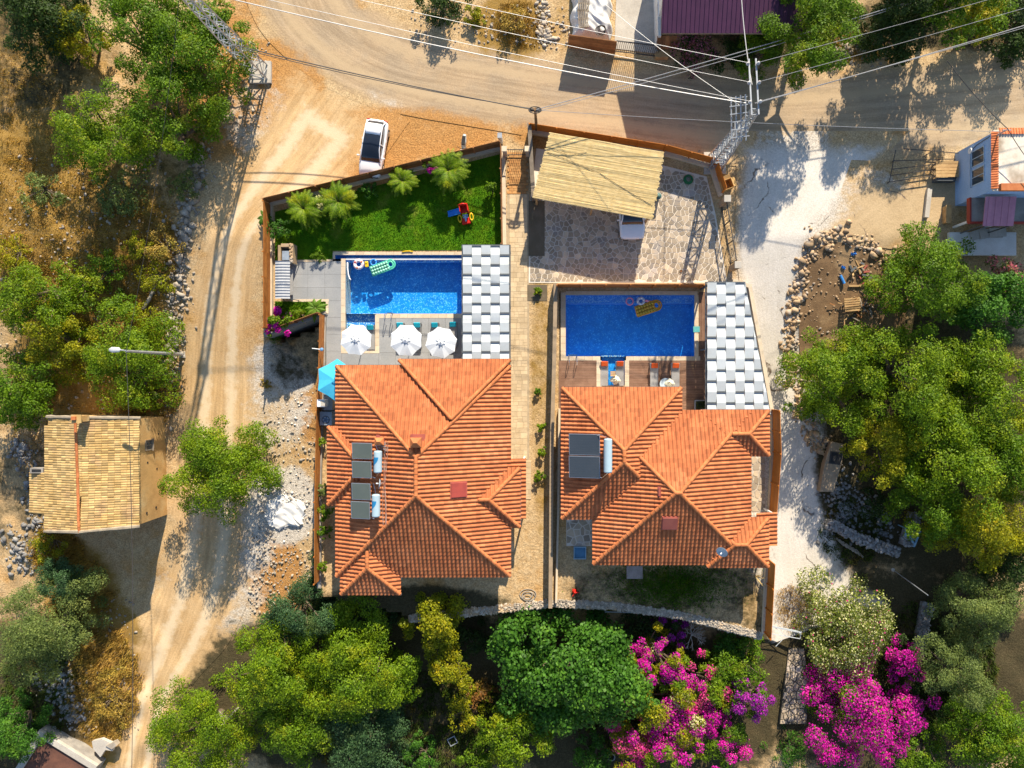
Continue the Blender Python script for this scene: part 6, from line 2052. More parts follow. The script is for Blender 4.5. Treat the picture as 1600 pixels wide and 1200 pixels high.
for (a, b, nm) in ((ridge_n, ne, 'verge'), (nw, ridge_n, 'verge'), (ridge_s, se, 'verge'), (sw, ridge_s, 'verge')):
    pts = []
    for t in np.linspace(0, 1, 7):
        p = a.lerp(b, t); p.z = oroof(p.x, p.y) + .03 + random.uniform(-.02, .02); pts.append(p)
    m = MB(); m.path(pts, [.13 * random.uniform(.8, 1.2) for _ in pts], 6); m.build(nm, pm('weathered_verge', (.34, .28, .2), (.24, .2, .15), 2, .95, .4), OH, world=True)
c = O(124, 654, oz_r + .6); o = thing('chimney', None, None); o.parent = OH; o.location = c - wl(OH)
m = MB(); m.box((0, 0, -.2), (.55, .45, 1.0)); m.build('shaft', adobe, o); m = MB(); m.box((0, 0, .34), (.75, .6, .08)); m.build('cap', old_tile, o); m = MB(); m.box((-.1, .05, .46), (.3, .25, .18)); m.build('pot', ridge_clay, o)
# lean-to bay on the west side
a = O(46, 739, .9); b = O(70, 799, .9)
poly = [(a.x, b.y), (b.x + .8, b.y), (b.x + .8, a.y), (a.x, a.y)]
_o = oroof
def oroof(x, y): return .95 + .32 * (x - a.x)
m = MB(); m.prism(poly, OZ - 1.5, lambda x, y: oroof(x, y) - .07); m.build('bay_wall', adobe, OH, world=True)
old_tiles([(a.x - .1, b.y - .1), (b.x + .9, b.y - .1), (b.x + .9, a.y + .1), (a.x - .1, a.y + .1)], -1, -1, 'bay_tiles')
oroof = _o
m = MB(); m.box((a.x + .9, a.y + .25, 1.15), (1.0, .4, .5)); m.build('bay_vent', plaster_grey, OH, world=True); m = MB(); m.box((a.x + .9, a.y + .25, 1.41), (.7, .2, .02)); m.build('vent_hole', black_trim, OH, world=True)
xw = (ne.x + se.x) / 2 - .12
for hy_, hz_ in ((660, .6), (722, .3), (800, .4), (796, -.9), (735, -1.0), (680, -1.2)):
    piece('wall_hole', black_trim, OH, (xw - .02, O(0, hy_, 0).y, hz_), (.08, .14, .16))
opening(OH, 'window', (xw + .03, O(0, 695, 0).y, 0.2), .75, .8, 0, old_wood)

# ------------------------------------------------------------------ blue house at the right
BH = thing('blue_house', 'blue painted house with stained white flat roof and red tile edge at the right', 'house', (35.5, 15.5, 0))
bx0, bx1, by0, by1, bh = 31.6, 41.0, 13.4, 17.5, 4.95
rectwall(BH, bx0, bx1, by0, by1, -.3, bh - .15, blue_wall)
stained = pm('stained_white_roof', (.70, .64, .55), (.62, .55, .45), .5, .9, .2, c3=(.30, .23, .16))
m = MB(); m.box(((bx0 + bx1) / 2, (by0 + by1) / 2, bh - .08), (bx1 - bx0 + .2, by1 - by0 + .2, .14)); m.build('roof', stained, BH, world=True)
def edge_tiles(root, a, b, nrm, z, n):
    m = MB()
    a, b = Vector(a), Vector(b)
    for i in range(n):
        p = a.lerp(b, (i + .5) / n); w_ = (b - a).length / n
        u = (b - a).normalized(); nn = Vector(nrm)
        vs = []
        for t, dz in ((-.25, .06), (.22, -.06)):
            for k in range(4):
                s = math.pi * k / 3
                q = p + nn * t - u * (w_ * .48 * math.cos(s))
                vs.append((q.x, q.y, z + dz + .07 * math.sin(s)))
        m.add(vs, [(k, k + 1, k + 5, k + 4) for k in range(3)])
    tag(m.build('edge_tiles', pm('red_edge_tile', (.60, .19, .07), (.5, .15, .05), 2, .8, .1, island=.15), root, world=True), kind='stuff')
edge_tiles(BH, (bx0 - .05, by0, 0), (bx0 - .05, by1, 0), (-1, 0, 0), bh, 24)
edge_tiles(BH, (bx0 + .3, by1 + .05, 0), (bx1, by1 + .05, 0), (0, 1, 0), bh, 46)
edge_tiles(BH, (bx0 + 2.2, by0 - .05, 0), (bx1, by0 - .05, 0), (0, -1, 0), bh, 30)
m = MB(); m.box((bx0 + 1.2, by0 + .1, bh + .1), (1.8, .5, .3)); m.build('parapet', ridge_clay, BH, world=True)
for y in (16.3, 14.9):
    opening(BH, 'window', (bx0, y, 3.0), 1.15, 1.5, math.pi, pm('blue_grey_frame', (.45, .55, .65), None, 2, .6, 0))
m = MB(); m.lathe([(.0, 0), (.22, .0), (.22, .1), (0, .1)], 14, (bx0 - .06, 17.0, 2.2), Matrix.Rotation(R(-90), 3, 'Y')); m.build('meter_box', white_paint, BH, world=True)
m = MB(); m.path([(bx0 - .06, 17.0, 2.2), (bx0 - .05, 17.2, 2.8), (bx0 - .05, 17.3, 4.2), (bx0 + .2, 17.5, 4.9)], .03, 6); m.build('conduit', slate, BH, world=True)
# porch on the lower side, red fascia, purple ribbed canopy
m = MB(); m.box((34.6, 12.5, 2.5), (6.6, 1.8, .16)); m.build('porch_roof', plaster_grey, BH, world=True)
m = MB(); m.box((34.6, 11.55, 2.45), (6.7, .12, .42)); m.box((31.25, 12.5, 2.45), (.12, 1.8, .42)); m.build('fascia', pm('red_fascia', (.34, .045, .03), (.28, .04, .03), 2, .6, .1), BH, world=True)
for x in (31.5, 34.0, 37.4):
    piece('porch_post', white_paint, BH, (x, 11.75, 1.1), (.16, .16, 2.4))
a, b = P(1537, 353, 3.4), P(1585, 308, 3.4)
for i in range(9):
    x = a.x + (b.x - a.x) * (i + .5) / 9
    m = MB(); m.box((x, (a.y + b.y) / 2, 3.45 + (.02 if i % 2 else 0)), ((b.x - a.x) / 9 - .012, b.y - a.y, .05), M=Matrix.Rotation(R(10), 3, 'X'))
    m.build('canopy_sheet', pm('purple_sheet', (.52, .22, .28), (.46, .19, .25), 2, .5, .05, rand=.1), BH, world=True)
for x in (a.x + .1, b.x - .1):
    piece('canopy_post', slate, BH, (x, a.y + .1, 1.65), (.08, .08, 3.3))
m = MB(); m.box((33.6, 10.4, .15), (5.2, 1.8, .3)); m.build('terrace_step', plaster_white, BH, world=True)
p = P(1480, 264, .8); o = thing('bench', 'wooden pallet bench against the blue house wall', 'bench', (p.x, p.y, 0))
for i in range(5):
    m = MB(); m.box((0, -.5 + i * .25, .8), (1.75, .22, .05)); m.build('plank', raw_wood, o)
for sx in (-.75, .75):
    for sy in (-.45, .45):
        m = MB(); m.box((sx, sy, .4), (.1, .1, .8)); m.build('leg', old_wood, o)
m = MB(); m.box((0, -.75, .35), (1.5, .25, .7)); m.build('seat_box', slate, o)
m = MB(); m.bar((-.7, -.7, .05), (.7, -.7, .75), .06); m.bar((.7, -.72, .05), (-.7, -.72, .75), .06); m.build('cross_brace', dark_metal, o)
# thin iron railing lying along the apron
p = P(1390, 284, 0); o = thing('iron_railing', 'thin rusty iron railing frame along the sandy apron', 'railing', (p.x, p.y, 0))
for (x0, y0, x1, y1) in ((1412, 232, 1510, 240), (1397, 251, 1495, 248), (1395, 264, 1465, 256), (1392, 274, 1462, 264), (1390, 284, 1462, 274), (1400, 234, 1390, 284), (1448, 240, 1444, 276), (1462, 232, 1448, 242)):
    a, b = P(x0, y0, .5), P(x1, y1, .5); m = MB(); m.bar((a.x, a.y, .45), (b.x, b.y, .45), .05); m.build('bar', dark_metal, o, world=True)
for q in ((1397, 251), (1390, 284), (1448, 242), (1462, 274)):
    a = P(*q, .4); piece('post', dark_metal, o, (a.x, a.y, .22), (.05, .05, .48))
p = P(1450, 320, .2); o = thing('concrete_curb', 'low pale concrete curb beside the blue house', 'kerb', (p.x, p.y, 0))
a, b = P(1452, 295, .2), P(1447, 340, .2); m = MB(); m.bar((a.x, a.y, .15), (b.x, b.y, .15), .35, .35); m.build('curb', concrete, o, world=True)
p = P(1481, 335, .5); o = thing('crate', 'orange wooden trough against the blue house corner', 'crate', (p.x, p.y, 0))
m = MB(); m.box((0, 0, .3), (.35, 1.3, .6)); m.build('box', raw_wood, o, bevel=.02); m = MB(); m.box((0, 0, .62), (.42, 1.4, .04)); m.build('lid', raw_wood, o)
p = P(1545, 362, .4); o = thing('board_sheet', 'grey white sheets leaning outside the blue house porch', 'sheet', P(1540, 366, .3))
for k in range(3):
    m = MB(); m.box((-.6 + .7 * k, .05 * k, .12 + .06 * k), (1.3, .7, .04), rz=.35 - .15 * k); m.build('sheet', concrete, o)
m = MB(); m.box((.1, 0, .04), (2.4, .5, .1)); m.build('bearer', old_wood, o)

# ------------------------------------------------------------------ maroon roofed building above the road
MZ = 4.4
a = P(1033, 52, MZ); MHx0, MHy0 = a.x, a.y
MH = thing('maroon_building', 'white walled building under a dark maroon ribbed metal roof above the road', 'building', (MHx0 + 5, MHy0 + 4, 0))
rectwall(MH, MHx0 + .2, MHx0 + 10.6, MHy0 + 2.5, MHy0 + 9, -.3, MZ - .25, plaster_white)
n = 34
for i in range(n):
    x = MHx0 + 11 * (i + .5) / n
    m = MB(); wd = 11 / n
    prof = [(-wd / 2, 0), (-wd * .16, 0), (-wd * .10, .05), (wd * .10, .05), (wd * .16, 0), (wd / 2, 0)]
    for (y0, y1) in ((MHy0, MHy0 + 9.3),):
        vs = [(x + u, y, MZ + v + (y - MHy0) * .30 + t) for y in (y0, y1) for t in (0,) for u, v in prof]
        m.add(vs, [(k, k + 1, k + 7, k + 6) for k in range(5)])
    m.build('roof_sheet', maroon, MH, world=True)
m = MB(); m.prism([(MHx0, MHy0), (MHx0 + 11, MHy0), (MHx0 + 11, MHy0 + 9.3), (MHx0, MHy0 + 9.3)], lambda x, y: MZ - .16 + (y - MHy0) * .3, lambda x, y: MZ - .012 + (y - MHy0) * .3); m.build('roof_deck', old_wood, MH, world=True)
opening(MH, 'window', (MHx0 + 3, MHy0 + 2.5, 1.8), 1.2, 1.2, -math.pi / 2); opening(MH, 'door', (MHx0 + .2, MHy0 + 3, 1.05), 1.0, 2.1, math.pi); opening(MH, 'window', (MHx0 + .2, MHy0 + 6, 1.8), 1.2, 1.2, math.pi)
p = P(1027, 30, 1.2); o = thing('boundary_wall', 'white side wall along the yard of the maroon roofed building', 'wall', (p.x, p.y, 0))
a, b = P(1026, -40, 1.2), P(1029, 62, 1.2); m = MB(); m.bar((a.x, a.y, .8), (b.x, b.y, .8), .22, 2.0); m.build('wall_length', plaster_white, o, world=True)
p = P(1046, 72, 1.0); o = thing('timber_ramp', 'brown board lean-to beside the maroon roofed building', 'lean-to', (p.x, p.y, 0))
for k in range(5):
    a, b = P(1030 + k * 6.5, 56, 1.6), P(1030 + k * 6.5, 76, 1.0); m = MB(); m.bar((a.x, a.y, 1.6), (b.x, b.y, .9), .30, .04); m.build('board', fence_brown, o, world=True)
for q in ((1032, 74), (1055, 74), (1032, 58), (1055, 58)):
    a = P(*q, .4); piece('post', old_wood, o, (a.x, a.y, .45 if q[1] > 60 else .75), (.08, .08, .9 if q[1] > 60 else 1.5))
p = P(1034, 87, .4); o = thing('crate', 'pale wooden box at the end of the yard gate by the road', 'crate', (p.x, p.y, 0))
m = MB(); m.box((0, 0, .3), (1.0, .35, .6)); m.build('box', raw_wood, o, bevel=.02); m = MB(); m.box((0, 0, .62), (1.06, .42, .04)); m.build('lid', raw_wood, o)
yg = thing('yard_gate', 'long black bar gate of the maroon roofed building yard', 'gate', P(990, 84, 0))
a, b = P(960, 82, 0), P(1026, 90, 0)
d = b - a; az = math.atan2(d.y, d.x)
for z in (.25, 1.9):
    m = MB(); m.bar((a.x, a.y, z), (b.x, b.y, z), .07); m.build('rail', dark_metal, yg, world=True)
for k in range(23):
    q = a + d * k / 22; piece('bar', dark_metal, yg, (q.x, q.y, 1.05), (.035, .035, 1.75), az)
sheet('yard_floor', [(965, -60), (1026, -60), (1028, 84), (960, 76)], concrete, 0.0, .02)
# tarp covered heap behind a brown board wall
o = thing('board_wall', 'brown board wall in front of the tarp covered heap', 'fence', P(925, 78, .6))
a, b = P(888, 74, 0), P(960, 84, 0); d = b - a; az = math.atan2(d.y, d.x)
for k in range(6):
    q = (a + b) / 2; piece('board', fence_brown, o, (q.x, q.y, .18 + k * .34), (d.length, .06, .325), az + random.uniform(-.003, .003))
for k in range(5):
    q = a + d * k / 4 + Vector((-d.y, d.x, 0)).normalized() * .08; piece('post', old_wood, o, (q.x, q.y, .8), (.1, .1, 1.6), az)
c = P(925, 12, 1.0); o = thing('tarp_heap', 'heap of building material under a crumpled white tarpaulin', 'tarpaulin', (c.x, c.y, 0))
nx_, ny_ = 40, 50
V = []
for j in range(ny_ + 1):
    for i in range(nx_ + 1):
        u, v = i / nx_ * 2 - 1, j / ny_ * 2 - 1
        e = max(abs(u), abs(v))
        z = 1.15 * (1 - e ** 6) + .1 * math.sin(u * 7 + v * 3) * math.sin(v * 9 - u * 4) + .05 * math.sin(19 * u * v + 5 * u) + .04 * math.sin(23 * v + 11 * u)
        V.append((u * 1.55 + .12 * math.sin(v * 8), v * 2.3 + .12 * math.sin(u * 7 + 2), max(.05, z)))
idx = np.arange((nx_ + 1) * (ny_ + 1)).reshape(ny_ + 1, nx_ + 1)
F = np.stack([idx[:-1, :-1].ravel(), idx[:-1, 1:].ravel(), idx[1:, 1:].ravel(), idx[1:, :-1].ravel()], 1)
link_mesh('tarp', np_mesh('tarp', V, F, True), tarp, o)
def pallet(label, px, py, z, rz, L=1.2, W_=1.0, mat=old_wood, group=None):
    p = P(px, py, z); r = thing('pallet', label, 'pallet', (p.x, p.y, z), rz, group)
    for k in range(6):
        m = MB(); m.box((0, -W_ / 2 + (k + .5) * W_ / 6, .12), (L, W_ / 9, .025)); m.build('slat', mat, r)
    for x in (-L / 2 + .06, 0, L / 2 - .06):
        m = MB(); m.box((x, 0, .055), (.09, W_, .1)); m.build('bearer', mat, r)
pallet('grey pallet with long slats on top of the white tarpaulin', 911, 30, 1.3, R(95), 1.4, .8)
pallet('second grey pallet near the top end of the white tarpaulin', 912, 6, 1.3, R(85), 1.2, .9)
p = P(938, 48, 1.2); o = thing('cable_coil', 'black cable coil lying on the edge of the white tarpaulin', 'cable coil', (p.x, p.y, 1.2))
for k in range(4):
    m = MB(); m.torus((.05 * k, .03 * k, .05 * k), .38 - .05 * k, .03, 22, 5, Matrix.Rotation(.25 * k, 3, 'X')); m.build('coil', wire_dark, o)

# ------------------------------------------------------------------ low shed, lower left
SZ = hY(-32) + 1.2
s0 = P(62, 1140, SZ); sB = P(153, 1196, SZ); sC = P(20, 1200, SZ)
sh = thing('low_shed', 'low shed with rust red roof inside a pale concrete parapet at the lower left corner', 'shed', (s0.x, s0.y - 1, hY(-32)))
ux_ = (sB - s0); ux_.z = 0; Lw = ux_.length; ux_.normalize(); uy_ = Vector((ux_.y, -ux_.x, 0))
def S_(u, v, z): return Vector((s0.x, s0.y, 0)) + ux_ * u + uy_ * v + Vector((0, 0, z))
m = MB(); pr = [S_(0, 0, 0), S_(Lw, 0, 0), S_(Lw, 6, 0), S_(0, 6, 0)]; m.prism([(q.x, q.y) for q in pr], hY(-32) - 1, SZ - .2); m.build('wall', plaster_grey, sh, world=True)
m = MB(); pr = [S_(.5, .5, 0), S_(Lw - .1, .5, 0), S_(Lw - .1, 6, 0), S_(.5, 6, 0)]; m.prism([(q.x, q.y) for q in pr], SZ - .2, SZ - .12); m.build('roof', pm('rust_roof', (.16, .07, .045), (.11, .05, .035), 1.2, .8, .3), sh, world=True)
az = math.atan2(ux_.y, ux_.x)
for (u, v, du, dv) in ((Lw / 2, .25, Lw, .5), (.25, 3.25, .5, 5.5)):
    c = S_(u, v, SZ - .05); m = MB(); m.box(c, (du, dv, .3), az); m.build('parapet', concrete, sh, world=True, bevel=.02)
c = P(160, 1170, SZ); o = thing('broken_slab', 'broken pale mortar slab at the end of the low shed', 'slab', (c.x, c.y, SZ - 1.2))
m = MB(); m.prism([(-1.0, .5), (-.2, .7), (.6, .35), (.9, .5), (.7, -.3), (.1, -.2), (-.3, -.8), (-.9, -.1)], .7, 1.0); m.build('slab', concrete, o)
m = MB(); m.prism([(.2, .2), (.9, .5), (1.1, .2), (.7, -.1)], .6, 1.12); m.build('chunk', stone_m, o)

# ------------------------------------------------------------------ ruin and dry walls right of the driveway
c = G(1300, 726, .6); o = thing('cistern', 'tan cistern block with a square black hatch beside the driveway', 'cistern', (c.x, c.y, c.z - .8))
pl_ = [(1300, 690), (1320, 694), (1316, 722), (1302, 768), (1280, 768), (1288, 726)]
m = MB(); m.prism([tuple(G(a_, b_, .6)[:2]) for a_, b_ in pl_], c.z - 1.8, c.z); m.build('block', pm('tan_render', (.40, .30, .20), (.32, .24, .16), 1.2, .95, .5), o, world=True, bevel=.05)
q = G(1306, 716, .62); m = MB(); m.box((q.x, q.y, c.z + .03), (.8, .8, .06), -.15); m.build('hatch', black_trim, o, world=True); m = MB(); m.box((q.x, q.y, c.z + .02), (1.0, 1.0, .035), -.15); m.build('hatch_frame', dark_metal, o, world=True)
def dry_wall(label, px, t, h, mat):
    pts = [G(a_, b_) for a_, b_ in px]
    r = thing('dry_stone_wall', label, 'wall', tuple(pts[0]))
    xs, ys, zs, ss = [], [], [], []
    for a_, b_ in zip(pts, pts[1:]):
        d = b_ - a_; L = d.length; u = d / L; nn = Vector((-u.y, u.x, 0))
        m = MB(); m.box((a_ + b_) / 2 + Vector((0, 0, h / 2 - .3)), (L, t * .8, h + .3), math.atan2(d.y, d.x)); m.build('wall_core', mat, r, world=True)
        for _ in range(int(L * 60)):
            p = a_ + u * random.uniform(0, L) + nn * random.uniform(-t / 2, t / 2)
            xs.append(p.x); ys.append(p.y); zs.append(p.z + h * random.uniform(.5, 1)); ss.append(random.uniform(.08, .2))
    me = stones_mesh('facing_stones', np.array(xs), np.array(ys), np.array(zs), np.array(ss), .7); me.transform(Matrix.Translation(-wl(r)))
    tag(link_mesh('facing_stones', me, mat, r), kind='stuff')
dry_wall('shaded dry stone wall sloping down right of the driveway', [(1290, 815), (1340, 840), (1400, 862)], .8, .7, stone_g)
dry_wall('grey dry stone wall under the trees beside the blue metal frame', [(1425, 800), (1410, 850)], .9, .8, stone_g)
dry_wall('pale dry stone wall in the shade near the lower right trees', [(1445, 940), (1430, 1020)], .9, .7, stone_g)
c = G(1330, 862); o = thing('timber_stack', 'stack of grey timber slats below the sloping dry stone wall', 'timber', tuple(c))
for k in range(7):
    q = G(1312 + k * 5, 846 + k * 3, .15); m = MB(); m.bar((q.x - .3, q.y + .3, q.z), (q.x + .35, q.y - .35, q.z), .14, .06); m.build('slat', old_wood, o, world=True)
c = G(1428, 838, .3); o = thing('trestle', 'pale blue metal trestle frame under the trees', 'trestle', tuple(c))
fb = pm('pale_blue_metal', (.25, .42, .55), (.2, .36, .5), 2, .5, 0)
for (a_, b_) in (((1415, 825), (1438, 830)), ((1438, 830), (1428, 854)), ((1415, 830), (1430, 852)), ((1416, 826), (1415, 838))):
    p0, p1 = G(*a_, 1.2), G(*b_, 1.2); m = MB(); m.bar(p0, p1, .12); m.build('bar', fb, o, world=True)
for q in ((1415, 825), (1438, 830), (1428, 854)):
    p1 = G(*q, 1.2); m = MB(); m.bar(p1 - Vector((0, 0, 1.2)), p1, .08); m.build('leg', fb, o, world=True)
# rubbish on the waste lot
for (px, py, rz, s, lab) in ((1333, 397, .3, .7, 'torn blue plastic scrap near the top edge of the waste lot'), (1317, 418, -.4, .6, 'crumpled blue plastic scrap in the middle of the waste lot')):
    q = G(px, py); o = thing('plastic_scrap', lab, 'scrap', (q.x, q.y, q.z + .06), rz)
    n = 6; vs = [(-.3 * s + .1 * i * s, (-.16 + .32 * j / 4 + .08 * math.sin(i * 2)) * s, .05 + .06 * math.sin(i * 3 + j * 2)) for i in range(7) for j in range(5)]
    m = MB(); m.add(vs, [(i * 5 + j, (i + 1) * 5 + j, (i + 1) * 5 + j + 1, i * 5 + j + 1) for i in range(6) for j in range(4)]); m.build('sheet', pm('blue_scrap', (.04, .25, .62), (.05, .2, .5), 4, .5, 0), o)
q = G(1315, 437); o = thing('pipe_length', 'straight bright blue pipe lying on the waste lot', 'pipe', (q.x, q.y, q.z + .1), R(-65)); m = MB(); m.tube((-.36, 0, .05), (.36, 0, .05), .11, n=10); m.build('pipe', MATS['blue_scrap'], o)
q = G(1336, 447); o = thing('plank', 'single pale plank on the waste lot above the broken pallet', 'plank', (q.x, q.y, q.z + .08)); m = MB(); m.box((0, 0, .04), (1.1, .14, .06)); m.build('plank', raw_wood, o)
q = G(1331, 475)
pallet('broken pale pallet lying on the scrap pile of the waste lot', 1331, 476, q.z + .35, R(5), 1.25, 1.1, raw_wood)
o = thing('scrap_pile', 'pile of dark scrap timber and laths under the broken pallet', 'scrap pile', (q.x, q.y, q.z))
for k in range(46):
    px, py = random.gauss(1338, 20), random.gauss(482, 12); p0 = G(px, py, random.uniform(.08, .4)); a_ = random.uniform(0, 6.3); L = random.uniform(.3, .9)
    m = MB(); m.bar(p0 - Vector((math.cos(a_) * L / 2, math.sin(a_) * L / 2, random.uniform(-.1, .1))), p0 + Vector((math.cos(a_) * L / 2, math.sin(a_) * L / 2, 0)), random.uniform(.05, .12), .04)
    m.build('lath', [old_wood, raw_wood, slate, fence_brown][k % 4], o, world=True)
o = thing('scrap_pile', 'small pile of brick and timber scrap at the upper part of the waste lot', 'scrap pile', G(1348, 425))
for k in range(26):
    px, py = random.gauss(1348, 11), random.gauss(425, 8); p0 = G(px, py, random.uniform(.06, .25)); a_ = random.uniform(0, 6.3); L = random.uniform(.2, .6)
    m = MB(); m.bar(p0, p0 + Vector((math.cos(a_) * L, math.sin(a_) * L, .05)), random.uniform(.06, .16), .06)
    m.build('scrap_piece', [old_wood, raw_wood, hatch_clay, slate][k % 4], o, world=True)
# torn white sacks left of the left villa
c = G(445, 800); o = thing('tarp_sheet', 'torn white sacking spread on the pale ground beside the left villa', 'tarpaulin', tuple(c))
nx_ = 34
V = []; 
for j in range(nx_ + 1):
    for i in range(nx_ + 1):
        u, v = i / nx_ * 2 - 1, j / nx_ * 2 - 1
        z = .07 + .12 * abs(math.sin(4.2 * u + 2.2 * v + 1.5 * math.sin(3 * v))) * abs(math.cos(3.1 * v - 1.8 * u)) + .03 * math.sin(15 * u + 9 * v)
        if max(abs(u), abs(v)) > .9: z -= .1
        V.append((u * 1.7 + .25 * math.sin(v * 5), v * 1.35 + .25 * math.sin(u * 4 + 1), z))
idx = np.arange((nx_ + 1) ** 2).reshape(nx_ + 1, nx_ + 1)
F = np.stack([idx[:-1, :-1].ravel(), idx[:-1, 1:].ravel(), idx[1:, 1:].ravel(), idx[1:, :-1].ravel()], 1)
keepf = np.array([((V[f[0]][0] / 1.8) ** 2 + (V[f[0]][1] / 1.5) ** 2 + .22 * math.sin(V[f[0]][0] * 5) * math.cos(V[f[0]][1] * 4)) < 1.0 for f in F])
link_mesh('sacking', np_mesh('sacking', V, F[keepf], True), tarp, o)
# lower right gate, stone path
o = thing('metal_gate', 'bent white metal gate frame at the foot of the orange fence', 'gate', G(1220, 990, 0))
for (a_, b_, t_) in (((1193, 976), (1252, 988), .12), ((1193, 988), (1250, 998), .05), ((1193, 976), (1193, 988), .05), ((1210, 980), (1230, 995), .04), ((1222, 1000), (1212, 1010), .04), ((1252, 986), (1250, 998), .05)):
    p0, p1 = G(*a_, 1.0), G(*b_, 1.0); m = MB(); m.bar(p0, p1, t_); m.build('bar', pm('grey_white_metal', (.5, .54, .58), None, 2, .45, 0), o, world=True)
for q in ((1193, 982), (1251, 992)):
    p1 = G(*q, 1.0); m = MB(); m.bar(p1 - Vector((0, 0, 1.05)), p1, .08); m.build('post', MATS['grey_white_metal'], o, world=True)
o = thing('stone_path', None, None, G(1238, 1080)); o['kind'] = 'structure'
zc = hY(-24)
pp = [tuple(G(a_, b_)[:2]) for a_, b_ in [(1232, 1012), (1256, 1012), (1262, 1060), (1258, 1128), (1216, 1128), (1224, 1070)]]
m = MB(); m.prism(pp, zc - .9, zc + .12); m.build('mortar_bed', pm('grey_mortar', (.10, .09, .07), None, 2, .95, .3), o, world=True)
flagstones(o, pp, .5, flag, zc + .16, .06, .08)
# thin white pole lying by the stone wall
p0, p1 = P(945, 956, -1.0), P(992, 957, -1.0); o = thing('pole', 'thin pale pole lying below the curving stone wall', 'pole', tuple(p0)); m = MB(); m.tube(p0, p1, .05); m.build('pole', galv, o, world=True)
for (px, py, lab) in ((707, 1158, 'small pale square frame in the dark lower garden'),):
    q = G(px, py, .3); o = thing('wire_frame', lab, 'frame', tuple(q), .5)
    for (x, y, sx, sy) in ((0, .3, .7, .06), (0, -.3, .7, .06), (.32, 0, .06, .54), (-.32, 0, .06, .54)):
        m = MB(); m.box((x, y, 0), (sx, sy, .05)); m.build('side', galv, o)
    for x in (-.3, .3):
        m = MB(); m.box((x, .28, -.16), (.05, .05, .32)); m.build('leg', galv, o)
q = G(955, 1181, .2); o = thing('bucket_rim', 'pale round bucket standing beside the magenta bougainvillea', 'bucket', tuple(q)); m = MB(); m.torus((0, 0, .22), .28, .04, 20, 6); m.build('rim', galv, o); m = MB(); m.lathe([(.2, -.2), (.27, .2), (.25, .2), (.19, -.15), (0, -.15)], 18); m.build('body', slate, o)
# small gate, steps and hose in the corner below the corridor
p = P(825, 930, PZ); o = thing('hose_coil', 'loose coil of pale garden hose in the corner of the corridor', 'hose coil', (p.x, p.y, PZ + .03))
for k in range(4):
    m = MB(); m.torus((.05 * math.sin(k * 2), .06 * math.cos(k * 3), .03 + .03 * k), .55 - .1 * k, .025, 26, 5, Matrix.Diagonal((1.15, .8, 1))); m.build('loop', pm('hose_grey', (.36, .34, .3), None, 2, .5, 0), o, smooth_=True)
p = P(1180, 900, PZ); o = thing('twigs', 'bare pale branches leaning in the corner under the right villa eave', 'branches', (p.x, p.y, PZ))
for k in range(9):
    a_ = random.uniform(0, 6.3); L = random.uniform(.5, 1.3); m = MB(); m.path([(0, 0, .05), (L * .4 * math.cos(a_) + .1, L * .4 * math.sin(a_), .5), (L * math.cos(a_ + .4), L * math.sin(a_ + .4), .7)], [.04, .03, .012], 5); m.build('branch', pm('straw_wood', (.5, .36, .16), None, 3, .9, .2), o)

# ------------------------------------------------------------------ masts, poles and wires
def mast(label, px, py, h, arm_az, w0=.55, w1=.18, arms=((.15, 1.3),), mid=0.0):
    b = P(px, py, 0); r = thing('lattice_mast', label, 'power mast', (b.x, b.y, 0))
    for sx in (-1, 1):
        for sy in (-1, 1):
            m = MB(); m.bar((sx * w0, sy * w0, -.1), (sx * w1, sy * w1, h), .09); m.build('leg', galv, r)
    n = 17
    m = MB()
    for i in range(n):
        z0, z1 = h * i / n, h * (i + 1) / n
        a0, a1 = w0 + (w1 - w0) * i / n, w0 + (w1 - w0) * (i + 1) / n
        for (c0, c1) in (((-1, -1), (1, -1)), ((1, -1), (1, 1)), ((1, 1), (-1, 1)), ((-1, 1), (-1, -1))):
            p0, p1 = (c0, c1) if i % 2 else (c1, c0)
            m.bar((p0[0] * a0, p0[1] * a0, z0), (p1[0] * a1, p1[1] * a1, z1), .05)
            m.bar((c0[0] * a1, c0[1] * a1, z1), (c1[0] * a1, c1[1] * a1, z1), .04)
    tag(m.build('lattice_brace', galv, r), kind='stuff')
    m = MB(); m.box((0, 0, .08), (1.7, 1.7, .3)); m.build('footing', concrete, r)
    u = Vector((math.cos(arm_az), math.sin(arm_az), 0)); v = Vector((-u.y, u.x, 0))
    tips = []
    for dz, L in arms:
        for s in (-.22, .22):
            m = MB(); m.bar(u * (mid - L) + v * s + Vector((0, 0, h + dz)), u * (mid + L) + v * s + Vector((0, 0, h + dz)), .09); m.build('cross_arm', galv, r)
    for t in (-1, 0, 1):
        for s in (-.32, .32):
            m = MB(); m.lathe([(.04, 0), (.11, .03), (.06, .07), (.11, .1), (.06, .14), (.1, .17), (.03, .24)], 10, u * (mid + .2 + t * 1.2) + v * s + Vector((0, 0, h + .2))); m.build('insulator', pm('glass_insulator', (.35, .3, .3), (.5, .5, .5), 2, .2, 0), r)
            tips.append((b + u * (mid + .2 + t * 1.2) + v * s + Vector((0, 0, h + .42))))
    m = MB(); m.box((u * .1 + v * -.0 + Vector((0, 0, h - 3.0))), (.9, .7, .12)); m.build('platform_plate', galv, r)
    for k in range(4):
        q = v * (.28 * k + .35) + Vector((0, 0, h - .5 - .1 * k))
        m = MB(); m.tube(q + u * 1.3, q - u * 1.5 - Vector((0, 0, .4)), .05); m.build('cable_pipe', galv, r)
    m = MB()
    for k in range(6):
        m.bar(u * (1.2 - k * .5) + v * .2 + Vector((0, 0, h - .6)), u * (1.2 - k * .5) + v * 1.3 + Vector((0, 0, h - .85)), .05)
    m.build('cable_bracket', galv, r)
    return b, tips
